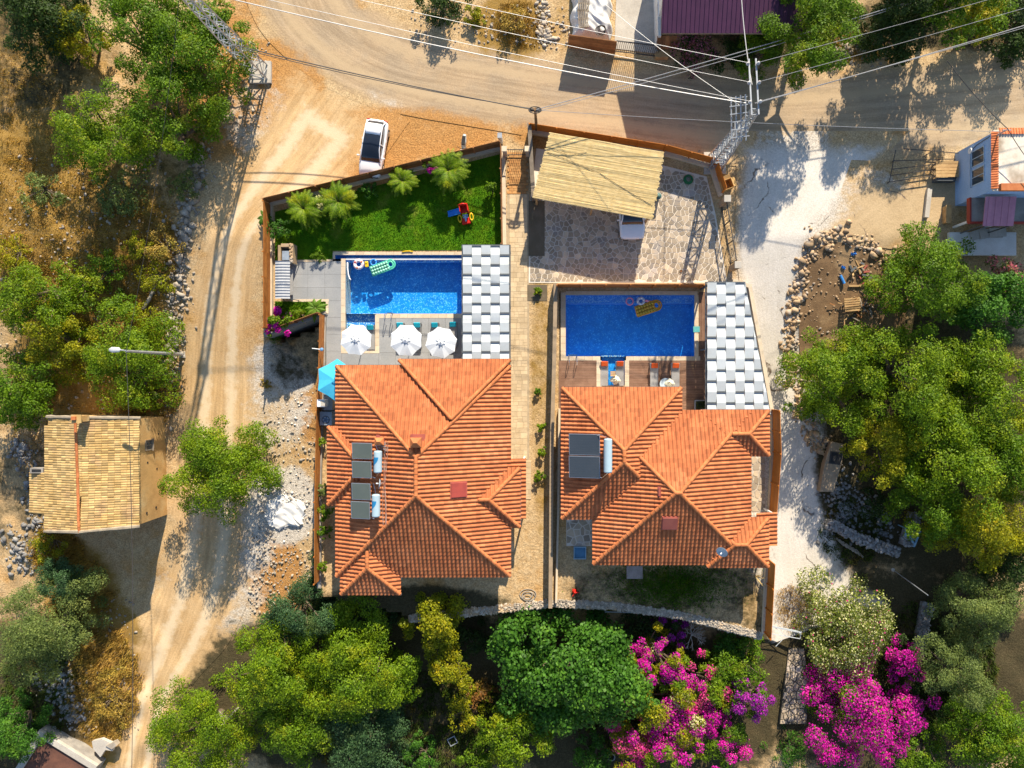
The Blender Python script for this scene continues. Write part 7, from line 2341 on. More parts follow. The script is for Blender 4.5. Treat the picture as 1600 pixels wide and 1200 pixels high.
mastR, tR = mast('tall steel lattice mast by the orange fence corner, wires spreading from its top', 1116, 256, 10.8, R(93), arms=((.15, 1.75),), mid=1.5)
mastL, tL = mast('steel lattice mast leaning into the upper left corner above the dirt track', 408, 114, 15.2, R(70))

def wire(label, a, b, sag, r=.014, mat=None, n=14):
    a, b = Vector(a), Vector(b); pts = []
    for i in range(n + 1):
        t = i / n; p = a.lerp(b, t); p.z -= sag * 4 * t * (1 - t); pts.append(p)
    m = MB(); m.path(pts, r, 5)
    o = m.build('power_line', mat or wire_pale); o['label'] = label; o['category'] = 'cable'; o['group'] = 'overhead cables'
    return o
# tips order: t=-1 (two), 0 (two), 1 (two); index even = one side of the arm
wire('uppermost pale conductor from the right mast towards the left mast', tR[5], tL[4], .5)
wire('middle pale conductor from the right mast towards the left mast', tR[3], tL[2], .5)
wire('lowest pale conductor from the right mast towards the left mast', tR[1], tL[0], .5)
wire('uppermost pale conductor running right from the right mast', tR[4], P(1900, -105, 11), .4)
wire('middle pale conductor running right from the right mast', tR[2], P(1900, -76, 11), .4)
wire('lowest pale conductor running right from the right mast', tR[0], P(1900, -45, 11), .4)
wire('twisted grey cable close to the lowest conductor right of the mast', mastR + Vector((.1, .6, 10.6)), P(1900, -54, 10.6), .6, .03)
wire('twisted grey cable close to the lowest conductor left of the mast', mastR + Vector((-.4, .6, 10.6)), mastL + Vector((0, 0, 12.2)), .9, .03)
wire('slack yellowish cable running up from the right mast past the maroon roof', mastR + Vector((-.2, 1.6, 11)), P(1155, -90, 9), .6, .03)
wire('thin cable crossing diagonally from the mast to the tarp heap', mastR + Vector((-.9, .5, 10.6)), P(915, -20, 8), .5, .016)
# wooden pole with bracket
b = P(838, 206, 0); wp = thing('wooden_pole', 'weathered wooden cable pole beside the car port', 'pole', (b.x, b.y, 0))
m = MB(); m.path([(0, 0, -.2), (.02, 0, 2), (0, .02, 4.6)], [.13, .115, .10], 10); m.build('pole', pm('pole_wood', (.24, .13, .06), (.16, .09, .04), 3, .9, .3), wp)
m = MB(); m.torus((0, 0, 4.5), .34, .05, 14, 6, Matrix.Diagonal((1.25, .7, 1))); m.build('cable_loop', wire_dark, wp)
m = MB(); m.box((0, 0, 4.4), (.9, .12, .12)); m.box((.1, .12, 4.2), (.3, .2, .35)); m.build('bracket', dark_metal, wp)
wt = b + Vector((0, 0, 4.5))
wire('thick black cable from the wooden pole to the left mast', wt, mastL + Vector((.2, -.2, 5.0)), .5, .04, wire_dark)
wire('second black cable from the wooden pole to the left mast', wt + Vector((0, .1, -.1)), mastL + Vector((.2, -.2, 4.6)), .7, .03, wire_dark)
sp = P(1412, 48, 0)
wire('grey cable from the wooden pole to the small pole in the trees', wt, sp + Vector((0, 0, 5.6)), .3, .03)
wire('second grey cable from the wooden pole to the small pole in the trees', wt + Vector((0, -.1, -.1)), sp + Vector((0, 0, 5.4)), .7, .022)
wire('thin grey cable from the wooden pole across to the blue house', wt, (31.9, 17.4, 5.2), .5, .018)
o = thing('cable_pole', 'small grey cable pole with cross arm standing in the dark trees', 'pole', tuple(sp))
m = MB(); m.tube((0, 0, -.1), (0, 0, 5.8), .1, .07); m.build('pole', galv, o); m = MB(); m.box((0, 0, 5.5), (1.6, .08, .08)); m.build('cross_arm', galv, o)
for s in (-.7, 0, .7):
    m = MB(); m.lathe([(.03, 0), (.07, .03), (.03, .14)], 8, (s, 0, 5.54)); m.build('insulator', white_paint, o)
hp = P(1575, 202, 6.2)
o = thing('roof_pole', 'short service pole on the upper edge of the blue house roof', 'pole', (hp.x, hp.y, 4.95)); m = MB(); m.tube((0, 0, 0), (0, 0, 1.2), .05); m.build('pole', galv, o); m = MB(); m.box((0, 0, 1.1), (.6, .06, .06)); m.build('cross_arm', galv, o)
wire('dark service cable from the road edge down to the blue house roof pole', hp, P(1480, 95, 9), .2, .03, wire_dark)
wire('dark drop cable from the roof pole over the blue house roof', hp, P(1640, 290, 6), .2, .026, wire_dark)
# street lamp by the track
b = G(285, 554); h = 7.5
sl_ = thing('street_lamp', 'grey metal street lamp pole leaning out over the green bushes', 'street lamp', (b.x, b.y, b.z))
m = MB(); m.tube((0, 0, -.2), (0, 0, h), .15, .085, 14); m.build('pole', galv, sl_)
m = MB(); m.path([(0, 0, h - .1), (-.12, .05, h + .1), (-.4, .08, h + .15)], .05, 8); m.build('arm', galv, sl_)
m = MB(); m.lathe([(.05, 0), (.17, .1), (.2, .6), (.1, .8), (0, .82)], 12, (-.3, .08, h + .14), Matrix.Rotation(R(-90), 3, 'Y') @ Matrix.Diagonal((.5, 1, 1))); m.build('lamp_head', pm('lamp_grey', (.5, .52, .53), None, 2, .4, 0), sl_, smooth_=True)
m = MB(); m.box((0, 0, .02), (.5, .5, .12)); m.build('base_plate', concrete, sl_)
for (x, y) in ((.18, .18), (-.18, .18), (.18, -.18), (-.18, -.18)):
    m = MB(); m.tube((x, y, .08), (x, y, .14), .03); m.build('bolt', dark_metal, sl_)
lt = b + Vector((0, 0, h))
wire('thin dark wire crossing the old tiled house roof down the left side', lt, P(204, 1290, 5.0), .5, .022, wire_dark)
wire('thin wire from the left mast down to the street lamp', mastL + Vector((0, 0, 12)), lt, .5, .014, wire_dark)
p0 = G(1395, 890, 0); o = thing('prop_pole', 'slim pale pole standing in the shaded yard above the white oleander', 'pole', tuple(p0)); m = MB(); m.tube((0, 0, 0), (.1, -.5, 5.2), .035); m.build('pole', galv, o); m = MB(); m.lathe([(0, 0), (.15, 0), (.15, .08), (0, .1)], 10); m.build('foot', concrete, o)
# ------------------------------------------------------------------ trees and shrubs
def leaf_quads(C, Nrm, size, rs, aspect=.55):
    """one rhombic leaf per centre"""
    n = len(C)
    t = rs.normal(size=(n, 3)); t -= (t * Nrm).sum(1, keepdims=True) * Nrm
    t /= np.linalg.norm(t, axis=1, keepdims=True) + 1e-9
    b = np.cross(Nrm, t)
    L = size * rs.uniform(.6, 1.35, n)[:, None]; W_ = L * aspect * rs.uniform(.8, 1.2, n)[:, None]
    V = np.stack([C - t * L / 2, C + b * W_ / 2 + Nrm * L * .06, C + t * L / 2, C - b * W_ / 2 + Nrm * L * .06], 1).reshape(-1, 3)
    return V, np.arange(4 * n).reshape(-1, 4)

def crown_points(Rr, H, nclump, nleaf, rs, cr=(.22, .42), up=.8, spread=1.0, gap=.0):
    """clumps on an uneven ellipsoid, leaves on the clumps; returns centres, normals, clump centres"""
    ph = rs.uniform(0, 2 * np.pi, 5); am = rs.uniform(.05, .16, 5)
    cc = []; crd = []
    for i in range(nclump):
        a = rs.uniform(0, 2 * np.pi); rr = np.sqrt(rs.uniform(0.0, 1)) * .90
        lob = 1 + sum(am[k] * np.sin((k + 2) * a + ph[k]) for k in range(5))
        r = Rr * rr * lob
        zt = H * np.sqrt(max(0.0, 1 - (rr / 1.0) ** 2)) 
        z = zt * rs.uniform(.35, 1.0) if rs.uniform() < .74 else zt * rs.uniform(-.6, .3)
        cc.append((r * np.cos(a), r * np.sin(a), z)); crd.append(Rr * rs.uniform(*cr) * (1.05 - .45 * rr))
    cc = np.array(cc); crd = np.array(crd)
    w_ = crd ** 2; w_ /= w_.sum()
    ci = rs.choice(nclump, nleaf, p=w_)
    d = rs.normal(size=(nleaf, 3)); d[:, 2] = np.abs(d[:, 2]) * .9 - .25 * (rs.uniform(size=nleaf) < .3) * 2
    d /= np.linalg.norm(d, axis=1, keepdims=True)
    # sub-clumping: pull leaves towards sprays on each clump
    rad = crd[ci] * rs.uniform(.52, 1.08, nleaf)
    sp = np.sin(d[:, 0] * 7 + ci * 1.7) * np.sin(d[:, 1] * 7 + ci * 2.3) * np.sin(d[:, 2] * 6 + ci)
    rad *= 1 + .22 * sp
    C = cc[ci] + d * rad[:, None] * np.array([1, 1, .75])
    nr = d * .7 + rs.normal(size=(nleaf, 3)) * .55; nr[:, 2] += up
    nr /= np.linalg.norm(nr, axis=1, keepdims=True)
    return C, nr, cc, crd, ci

def tree(name, label, px, py, rpx, h, leafm, cat='tree', leaf=.2, density=1.0, trunk=True, barkm=None, seed=0, flat=.62, aspect=.55, flower=None, fshare=0., group=None, base=None, ncl=None, flower2=None, f2share=0., fsize=.135, cr=(.18, .34), part='crown', fpatch=True):
    """px, py = centre of the crown in the photo, rpx its radius there, h = height of its top above the ground"""
    rs = np.random.default_rng(1000 + seed)
    if cat == 'tree':
        rpx *= 1.1; leaf *= .84; density = max(density, .85) * 1.9
    g0 = G(px, py); zt = g0.z + h if base is None else base + h
    zc = zt - h * .3
    c = P(px, py, zc); gz = hY(c.y) if base is None else base
    zc = gz + h * .7; c = P(px, py, zc)
    Rr = rpx / 20 * (1 - zc / HC)
    Hh = min(Rr * 1.1, h * .8)
    zb = gz + h - Hh                                    # height of the crown's widest level
    r = thing(name, label, cat, (c.x, c.y, gz), group=group)
    nclump = ncl or int(22 + 9 * Rr)
    nleaf = int(density * 520 * Rr * Rr * (.2 / leaf) ** 1.6) + 350
    C, nr, cc, crd, ci = crown_points(Rr, Hh, nclump, nleaf, rs, cr)
    lo_ = -(h - Hh) * .8
    low = cc[ci, 2] < lo_; C[low, 2] += lo_ - cc[ci, 2][low]; cc[:, 2] = np.maximum(cc[:, 2], lo_)
    C[:, 2] += h - Hh; cc[:, 2] += h - Hh
    C[:, 2] = np.maximum(C[:, 2], .08)
    isf = np.zeros(nleaf, dtype=int)
    if flower is not None:
        topmost = C[:, 2] - (h - Hh) > -.1 * Hh
        if fpatch:
            patch = rs.uniform(size=nclump); f1 = patch[ci] < fshare; f2 = (patch[ci] > 1 - f2share)
            isf = np.where(f1 & topmost & (rs.uniform(size=nleaf) < .8), 1, 0); isf = np.where(f2 & topmost & (rs.uniform(size=nleaf) < .4), 2, isf)
        else:
            q = rs.uniform(size=nleaf); isf = np.where((q < fshare) & topmost, 1, np.where(q > 1 - f2share, 2, 0))
    for kk, (nm, mt, sz, asp) in enumerate(((part, leafm, leaf, aspect), ('blossoms', flower, fsize, .85), ('pale_blossoms', flower2, fsize, .85))):
        k = isf == kk
        if mt is None or not k.any(): continue
        CC = C[k] + (nr[k] * .06 if kk else 0)
        V, F = leaf_quads(CC, nr[k], sz, rs, asp)
        link_mesh(nm, np_mesh(nm, V, F), mt, r)
    if trunk:
        bm_ = barkm or bark
        m = MB(); rt = max(.06, Rr * .055)
        fork = Vector((rs.normal() * .15 * Rr, rs.normal() * .15 * Rr, max(.25, (h - Hh) * .75)))
        m.path([(0, 0, -.3), (fork.x * .4, fork.y * .3, fork.z * .5), tuple(fork)], [rt * 1.3, rt, rt * .85], 8)
        m.build('trunk', bm_, r, smooth_=True)
        m = MB()
        for q in cc[np.argsort(-crd)[:min(nclump, 16)]]:
            e = Vector(q); mid = fork.lerp(e, .5) + Vector((rs.normal() * .1, rs.normal() * .1, .1)) * Rr * .3
            m.path([tuple(fork), tuple(mid), tuple(e)], [rt * .6, rt * .35, rt * .12], 5)
        m.build('branches', bm_, r)
    return r

T = tree
# upper left wood
T('tree', 'big feathery green tree beside the upper left mast', 292, 92, 84, 6.5, L_mid, leaf=.19, seed=1, density=.85)
T('tree', 'bright green tree left of the rubble bank, standing lower than the mast tree', 150, 195, 74, 6.0, L_bright, leaf=.19, seed=2, density=.9)
T('tree', 'green tree between the mast tree and the top edge', 215, 40, 72, 6.0, L_mid, leaf=.19, seed=3, density=.8)
T('tree', 'tree with thin crown below the mast tree', 262, 172, 62, 5.5, L_mid, leaf=.19, seed=4, density=.55)
T('tree', 'dark green tree in the upper left corner', 55, 15, 75, 6.0, L_dark, leaf=.22, seed=5)
T('tree', 'yellowish tree near the upper left corner', 110, 50, 42, 4.5, L_yellow, leaf=.2, seed=6, density=.6)
T('bush', 'dark olive bush under the bright tree by the rubble bank', 185, 300, 42, 1.6, L_olive, 'bush', leaf=.16, seed=7, density=.6)
T('bush', 'grey green bush at the top of the rubble bank', 285, 290, 28, 1.3, L_olive, 'bush', leaf=.14, seed=8, density=.5)
T('tree', 'tall slim tree at the top edge left of the road', 330, 40, 42, 5.5, L_mid, leaf=.19, seed=9, density=.7)
# field bushes
T('bush', 'yellow green bush above the fallen log in the field', 212, 385, 24, 1.4, L_yellow, 'bush', leaf=.14, seed=10, density=.8)
T('bush', 'straw coloured bush beside the rubble bank', 248, 385, 34, 1.3, L_dry, 'bush', leaf=.14, seed=11, density=.55)
T('bush', 'dry yellow bush along the middle of the rubble bank', 240, 432, 32, 1.3, L_yellow, 'bush', leaf=.14, seed=12, density=.55)
T('bush', 'mixed green bush in the middle of the left field', 122, 445, 46, 2.0, L_bright, 'bush', leaf=.16, seed=13, density=.75)
T('bush', 'small round green bush left of the fallen log', 190, 478, 26, 1.6, L_mid, 'bush', leaf=.15, seed=14)
T('tree', 'wide olive green tree at the left edge of the field', 45, 465, 62, 3.8, L_bright, leaf=.18, seed=15, density=.8)
T('tree', 'yellow green tree below the wide field tree', 75, 525, 52, 4.0, L_yellow, leaf=.18, seed=16, density=.8)
T('tree', 'dense dark green tree at the left edge above the old house', 22, 605, 58, 4.5, L_mid, leaf=.2, seed=17)
T('tree', 'bright green tree under the street lamp arm', 198, 562, 78, 4.2, L_bright, leaf=.17, seed=18, density=.85)
T('bush', 'thin yellow bush just above the street lamp tree', 222, 500, 34, 1.6, L_yellow, 'bush', leaf=.14, seed=19, density=.6)
T('bush', 'low green bush beside the north wall of the old house', 235, 618, 24, 1.3, L_mid, 'bush', leaf=.15, seed=20)
T('tree', 'loose carob tree between the old house and the left villa', 338, 732, 74, 5.2, L_bright, leaf=.18, seed=41, density=1.25, ncl=90, cr=(.18, .34))
# lower left
T('tree', 'large grey green olive tree at the left edge below the old house', 52, 985, 80, 6.0, L_olive, leaf=.15, seed=22, density=1.0)
T('tree', 'slim grey green tree against the lower wall of the old house', 92, 905, 34, 4.0, L_teal, leaf=.16, seed=23)
T('bush', 'dry yellow shrub against the lower wall of the old house', 72, 855, 28, 1.8, L_yellow, 'bush', leaf=.15, seed=24, density=.6)
T('bush', 'golden dry shrub at the bend of the track', 172, 1095, 40, 1.2, L_dry, 'bush', leaf=.13, seed=25, density=.5)
T('tree', 'dark green tree in the lower left corner', 15, 1150, 50, 3.5, L_deep, leaf=.18, seed=26)
T('tree', 'grey green tree touching the lower left corner of the left villa', 478, 955, 62, 5.0, L_teal, leaf=.16, seed=27)
T('tree', 'bright yellow green tree in front of the left villa south side', 548, 1045, 88, 6.5, L_bright, leaf=.19, seed=28, density=1.1)
T('tree', 'yellow green tree left of the bright front tree', 425, 1060, 84, 6.2, L_bright, leaf=.19, seed=29, density=1.1)
T('tree', 'low spreading tree with bare grey twigs at the bottom edge by the track', 312, 1145, 82, 5.0, L_bright, leaf=.17, seed=30, density=.8)
T('tree', 'dark blue green tree at the bottom edge of the front garden', 565, 1145, 78, 4.8, L_teal, leaf=.18, seed=31)
T('tree', 'green tree filling the gap between the two bright front trees', 465, 1130, 62, 4.6, L_mid, leaf=.18, seed=32)
T('tree', 'golden green tree below the small roof wing of the left villa', 680, 968, 60, 5.0, L_yellow, leaf=.22, seed=33, density=.9, ncl=34, cr=(.16, .3))
T('tree', 'thin golden tree at the middle of the shaded garden', 705, 1045, 36, 4.2, L_yellow, leaf=.2, seed=34, density=.7)
T('bush', 'rust brown and yellow bush in the shaded garden', 735, 1110, 40, 2.4, L_yellow, 'bush', leaf=.18, seed=35, density=.7)
T('bush', 'dry reddish bush beside the golden bush', 752, 1085, 24, 2.2, leaf_mat('leaf_rust', (.22, .10, .03), (.16, .10, .03), (.2, .15, .03)), 'bush', leaf=.16, seed=36, density=.6)
T('tree', 'large deep green fig like tree with broad leaves below the stone wall', 885, 1058, 106, 6.0, L_deep, leaf=.30, seed=37, density=1.25, aspect=.75)
T('tree', 'bright green tree at the bottom left of the broad leaved tree', 800, 1155, 50, 4.5, L_bright, leaf=.22, seed=38)
T('bush', 'bright green bush at the bottom edge near the square frame', 655, 1185, 30, 1.6, L_deep, 'bush', leaf=.16, seed=39)
T('bush', 'round bright green bush at the bottom edge below the golden bush', 745, 1190, 34, 1.6, L_mid, 'bush', leaf=.16, seed=40)
T('bush', 'low dark hedge bush behind the stone wall', 730, 1000, 34, 1.6, L_dark, 'bush', leaf=.18, seed=41)
T('bush', 'dark green bush along the foot of the curving stone wall', 1010, 985, 44, 1.5, L_dark, 'bush', leaf=.17, seed=42)
T('bush', 'dark green bush at the right end of the curving stone wall', 1140, 1010, 34, 1.8, L_deep, 'bush', leaf=.17, seed=43)
T('bush', 'green climber against the shaded wall under the left villa eave', 720, 930, 30, 1.8, L_dark, 'bush', leaf=.2, seed=44)
T('bush', 'teal shrub in the corner under the roof wing of the left villa', 590, 958, 40, 2.2, L_teal, 'bush', leaf=.17, seed=45)
# bougainvillea and oleander
T('bougainvillea', 'tall bougainvillea mixing magenta, white and green below the stone wall', 1045, 1105, 92, 4.5, L_yellow, 'bougainvillea', leaf=.17, seed=50, flower=F_mag, fshare=.42, flower2=F_white, f2share=.09, ncl=60, cr=(.12, .24), density=1.5)
T('bougainvillea', 'pink topped bougainvillea at the top of the mixed clump', 1030, 1030, 44, 4.2, L_yellow, 'bougainvillea', leaf=.17, seed=51, flower=F_mag, fshare=.5, ncl=30, cr=(.16, .3), density=1.4)
T('bougainvillea', 'small purple bougainvillea close under the stone wall', 1045, 985, 30, 2.0, L_dark, 'bougainvillea', leaf=.16, seed=52, flower=F_pur, fshare=.6, ncl=20, density=1.2)
T('bougainvillea', 'purple bougainvillea at the right of the mixed clump', 1172, 1092, 38, 4.0, L_mid, 'bougainvillea', leaf=.16, seed=53, flower=F_pur, fshare=.8, ncl=24, density=1.6)
T('bougainvillea', 'dark magenta bougainvillea at the bottom edge of the mixed clump', 1130, 1168, 48, 3.0, L_mid, 'bougainvillea', leaf=.16, seed=54, flower=F_mag, fshare=.6, ncl=30, density=1.4)
T('bougainvillea', 'magenta bougainvillea with green patches at the bottom beside the bucket', 985, 1165, 46, 3.4, L_yellow, 'bougainvillea', leaf=.16, seed=55, flower=F_pink, fshare=.55, ncl=30, density=1.4)
T('shrub', 'bright green shrub between the mixed and the purple bougainvillea', 1150, 1045, 52, 3.4, L_mid, 'shrub', leaf=.19, seed=56)
T('bougainvillea', 'large brilliant magenta bougainvillea at the bottom right', 1338, 1126, 92, 4.5, L_mid, 'bougainvillea', leaf=.17, seed=57, flower=F_mag, fshare=.9, ncl=50, density=1.7, cr=(.16, .32))
T('bougainvillea', 'trailing magenta bougainvillea right of the brilliant one', 1430, 1105, 48, 2.4, L_dark, 'bougainvillea', leaf=.17, seed=58, flower=F_mag, fshare=.7, ncl=26, density=1.3)
T('bougainvillea', 'shaded magenta bougainvillea behind the white flowered shrub', 1415, 1035, 42, 2.6, L_dark, 'bougainvillea', leaf=.17, seed=59, flower=F_mag, fshare=.75, ncl=24, density=1.3)
T('oleander', 'round oleander covered in creamy white flowers', 1326, 985, 74, 4.2, leaf_mat('leaf_sage', (.15, .19, .03), (.10, .14, .025)), 'oleander', leaf=.16, seed=60, flower=F_white, fshare=.22, fpatch=False, density=1.7, flower2=F_pink, f2share=.012, cr=(.28, .42))
T('shrub', 'purple flowering shrub beside the maroon roofed building', 1090, 74, 42, 2.6, L_dark, 'shrub', leaf=.15, seed=61, flower=leaf_mat('petal_mauve', (.40, .14, .26), (.34, .10, .22)), fshare=.35, fpatch=False, fsize=.12)
T('oleander', 'pink oleander at the right edge beside the blue house yard', 1582, 432, 34, 3.0, L_olive, 'oleander', leaf=.15, seed=62, flower=leaf_mat('petal_rose', (.62, .22, .30), (.55, .16, .24)), fshare=.45, fpatch=False)
T('shrub', 'hedge shrub of upright bright green sprays at the bottom edge by the stone path', 1240, 1178, 34, 1.8, L_deep, 'shrub', leaf=.24, seed=63, aspect=.25)
# right wood
T('tree', 'big green tree overhanging the waste lot', 1462, 432, 80, 6.5, L_mid, leaf=.19, seed=70, density=1.0)
T('tree', 'dark glossy tree right of the tree overhanging the waste lot', 1560, 478, 60, 5.5, L_deep, leaf=.24, seed=71, aspect=.7)
T('tree', 'feathery bright tree leaning over the driveway edge', 1310, 598, 72, 6.0, L_bright, leaf=.18, seed=72, density=.9)
T('tree', 'broad yellow green tree in the middle of the right wood', 1425, 580, 92, 7.0, L_bright, leaf=.19, seed=73, density=.95)
T('tree', 'yellow green tree at the right edge below the glossy tree', 1555, 620, 82, 7.0, L_bright, leaf=.2, seed=74)
T('tree', 'wide tree in the centre right of the wood', 1500, 712, 96, 7.2, L_bright, leaf=.2, seed=75)
T('tree', 'tree at the lower right of the wood with golden leaf tips', 1540, 805, 82, 6.5, L_yellow, leaf=.2, seed=76)
T('tree', 'smaller tree between the cistern and the wide tree', 1385, 695, 52, 5.5, L_yellow, leaf=.19, seed=77, density=.8)
T('tree', 'green tree above the blue metal frame', 1450, 790, 54, 5.5, L_mid, leaf=.19, seed=78, density=.8)
T('tree', 'tree at the right edge in the middle of the wood', 1592, 720, 64, 6.8, L_mid, leaf=.2, seed=79)
T('tree', 'grey green tree in the lower right shade', 1535, 945, 62, 5.5, L_olive, leaf=.15, seed=80, density=.9)
T('tree', 'grey green tree below the first grey green one at lower right', 1505, 1050, 58, 5.5, L_olive, leaf=.15, seed=81, density=.9)
T('tree', 'dark tree in the deep shade at the right edge', 1590, 890, 52, 4.5, L_dark, leaf=.2, seed=82)
T('tree', 'bright green tree at the lower right corner', 1560, 1160, 70, 5.0, L_mid, leaf=.2, seed=83)
T('bush', 'green bush at the bottom edge between magenta flowers and corner tree', 1440, 1175, 48, 2.0, L_mid, 'bush', leaf=.17, seed=84)
T('bush', 'dark bush under the tall trees beside the sloping dry wall', 1370, 790, 26, 1.4, L_dark, 'bush', leaf=.17, seed=85, density=.6)
T('bush', 'small bright bush on the driveway bank', 1268, 640, 18, 1.3, L_bright, 'bush', leaf=.15, seed=86)
# trees above the road
T('tree', 'dense bright tree above the road right of the maroon roof', 1274, 34, 74, 7.6, L_mid, leaf=.18, seed=90, density=1.3)
T('tree', 'feathery tree touching the maroon roof', 1196, 58, 46, 3.6, L_mid, leaf=.24, seed=91, aspect=.3)
T('tree', 'dark green tree around the small cable pole', 1412, 34, 62, 4.4, L_dark, leaf=.2, seed=92, density=1.2)
T('tree', 'green tree at the top edge right of the cable pole', 1506, -14, 70, 7.4, L_mid, leaf=.2, seed=93)
T('tree', 'yellow green tree at the top edge near the upper right corner', 1540, 24, 44, 3.8, L_yellow, leaf=.2, seed=94)
T('tree', 'shaded tree in the upper right corner', 1610, 26, 60, 3.8, L_dark, leaf=.2, seed=95)
T('tree', 'dark green tree at the top edge above the cable pole', 1430, -34, 62, 7.4, L_dark, leaf=.2, seed=99, density=1.2)
T('bougainvillea', 'green and magenta bougainvillea filling the middle of the mixed clump', 1090, 1075, 56, 4.0, L_bright, 'bougainvillea', leaf=.17, seed=64, flower=F_pink, fshare=.35, ncl=34, cr=(.16, .3), density=1.4)
T('bougainvillea', 'green and magenta bougainvillea low in the mixed clump near the bottom edge', 1050, 1165, 56, 3.6, L_bright, 'bougainvillea', leaf=.17, seed=65, flower=F_mag, fshare=.4, ncl=34, cr=(.16, .3), density=1.4)
T('bush', 'low green scrub in the open field below the corner tree', 60, 300, 34, 1.1, L_olive, 'bush', leaf=.14, seed=160, density=.6)
T('bush', 'yellow green scrub at the left edge of the open field', 18, 400, 36, 1.3, L_yellow, 'bush', leaf=.14, seed=161, density=.6)
T('bush', 'green scrub between the two wide field trees and the log', 160, 420, 32, 1.4, L_mid, 'bush', leaf=.14, seed=162, density=.7)
T('bush', 'sparse green bush left of the street lamp tree', 120, 575, 38, 1.8, L_yellow, 'bush', leaf=.15, seed=163, density=.7)
T('tree', 'small green tree filling the gap beside the golden tree', 632, 1060, 34, 3.4, L_mid, leaf=.18, seed=164)
T('bush', 'dark bush between the broad leaved tree and the bucket', 925, 1185, 36, 1.8, L_deep, 'bush', leaf=.2, seed=165)
T('bush', 'dry bush beside the road at the top', 800, 30, 26, 1.5, L_dry, 'bush', leaf=.14, seed=96, density=.7)
T('shrub', 'dark shrub under the eave of the maroon roof', 1140, 82, 34, 2.2, L_dark, 'shrub', leaf=.16, seed=100)
T('bush', 'dark bush at the top edge above the road', 690, -10, 44, 2.6, L_dark, 'bush', leaf=.17, seed=97)
T('bush', 'yellow green weed bush at the road edge near the top', 740, 22, 18, .9, L_yellow, 'bush', leaf=.14, seed=98)
# garden shrubs along the lawn
def fronds(name, label, px, py, rpx, h, mat, n=34, seed=0, group=None, base=PZ):
    rs = np.random.default_rng(3000 + seed)
    c = P(px, py, base + h * .7); r = thing(name, label, 'palm', (c.x, c.y, base), group=group)
    L = rpx / 20 * 1.32
    Vs = []; Cn = []; Nn_ = []
    m = MB()
    for k in range(n):
        a = rs.uniform(0, 2 * np.pi); el = rs.uniform(.25, 1.25); l = L * rs.uniform(.7, 1.1)
        pts = []
        for i in range(10):
            t = i / 9; x = l * t * math.cos(el * (1 - .5 * t)); z = h * .35 + l * (t * math.sin(el) - .62 * t * t)
            pts.append(Vector((x * math.cos(a), x * math.sin(a), max(.1, z + h * .2))))
        m.path(pts, [.02 * (1 - .8 * i / 9) for i in range(10)], 4)
        side = Vector((-math.sin(a), math.cos(a), 0))
        for i in range(2, 30):
            t = i / 30 * 9; j = min(8, int(t)); p = pts[j].lerp(pts[j + 1], t - j); d = (pts[j + 1] - pts[j]).normalized()
            ll = L * .2 * math.sin(math.pi * (.12 + .86 * i / 30)) + .05
            for s in (-1, 1):
                e = p + side * (s * ll * .8) + d * ll * .55 + Vector((0, 0, -.02))
                w_ = d * .028
                Vs += [p - w_, p + w_, e]
    m.build('stalks', pm('palm_stalk', (.20, .20, .04), None, 3, .7, 0), r)
    V = np.array([tuple(v) for v in Vs]); link_mesh('fronds', np_mesh('fronds', V, np.arange(len(V)).reshape(-1, 3)), mat, r)
    m = MB(); m.lathe([(.12, -.1), (.13, h * .3), (.07, h * .5), (0, h * .55)], 10); m.build('trunk', bark, r)
PG = 'feathery palms along the lawn fence'
pl_m = leaf_mat('palm_leaf', (.16, .25, .006), (.09, .18, .006), (.24, .28, .008))
fronds('palm', 'first feathery palm from the track corner along the lawn fence', 472, 324, 24, 2.7, pl_m, 70, 1, PG)
fronds('palm', 'large feathery palm right of the white flowering shrub on the lawn', 527, 313, 26, 2.8, pl_m, 76, 2, PG)
fronds('palm', 'smallest feathery palm at the middle of the lawn fence', 627, 281, 19, 2.2, pl_m, 56, 3, PG)
fronds('palm', 'largest feathery palm near the magenta shrub on the lawn', 700, 264, 26, 2.8, pl_m, 76, 4, PG)
fronds('palm', 'tiny dark palm outside the lawn fence corner', 414, 340, 11, 1.0, L_deep, 22, 5, None, 0.0)
T('shrub', 'white flowering shrub between the first two lawn palms', 502, 315, 14, 1.5, L_deep, 'shrub', leaf=.12, seed=110, base=PZ, flower=F_white, fshare=.4, fpatch=False, trunk=True)
T('shrub', 'dark round shrub at the lawn fence beside the second palm', 575, 295, 15, 1.2, L_deep, 'shrub', leaf=.12, seed=111, base=PZ)
T('shrub', 'magenta flowering shrub beside the largest lawn palm', 671, 262, 17, 1.6, L_mid, 'shrub', leaf=.12, seed=112, base=PZ, flower=F_mag, fshare=.3, ncl=12)
T('shrub', 'green shrub on the path side of the lawn', 769, 294, 14, 1.2, L_mid, 'shrub', leaf=.13, seed=113, base=PZ)
T('shrub', 'glossy green shrub at the track corner of the lawn', 433, 357, 19, 1.5, L_deep, 'shrub', leaf=.15, seed=114, base=PZ)
T('shrub', 'grassy tuft at the corner of the grey deck', 496, 400, 11, .7, L_mid, 'shrub', leaf=.18, seed=115, base=PZ, aspect=.2, trunk=False)
T('bougainvillea', 'bright magenta bougainvillea on the slanting retaining wall', 434, 505, 24, 1.7, L_bright, 'bougainvillea', leaf=.16, seed=116, base=PZ, flower=F_mag, fshare=.62, ncl=22, density=1.5, fsize=.2)
T('shrub', 'yellow green shrub between the magenta flowers and the banana plant', 467, 491, 11, 1.0, L_bright, 'shrub', leaf=.12, seed=117, base=PZ)
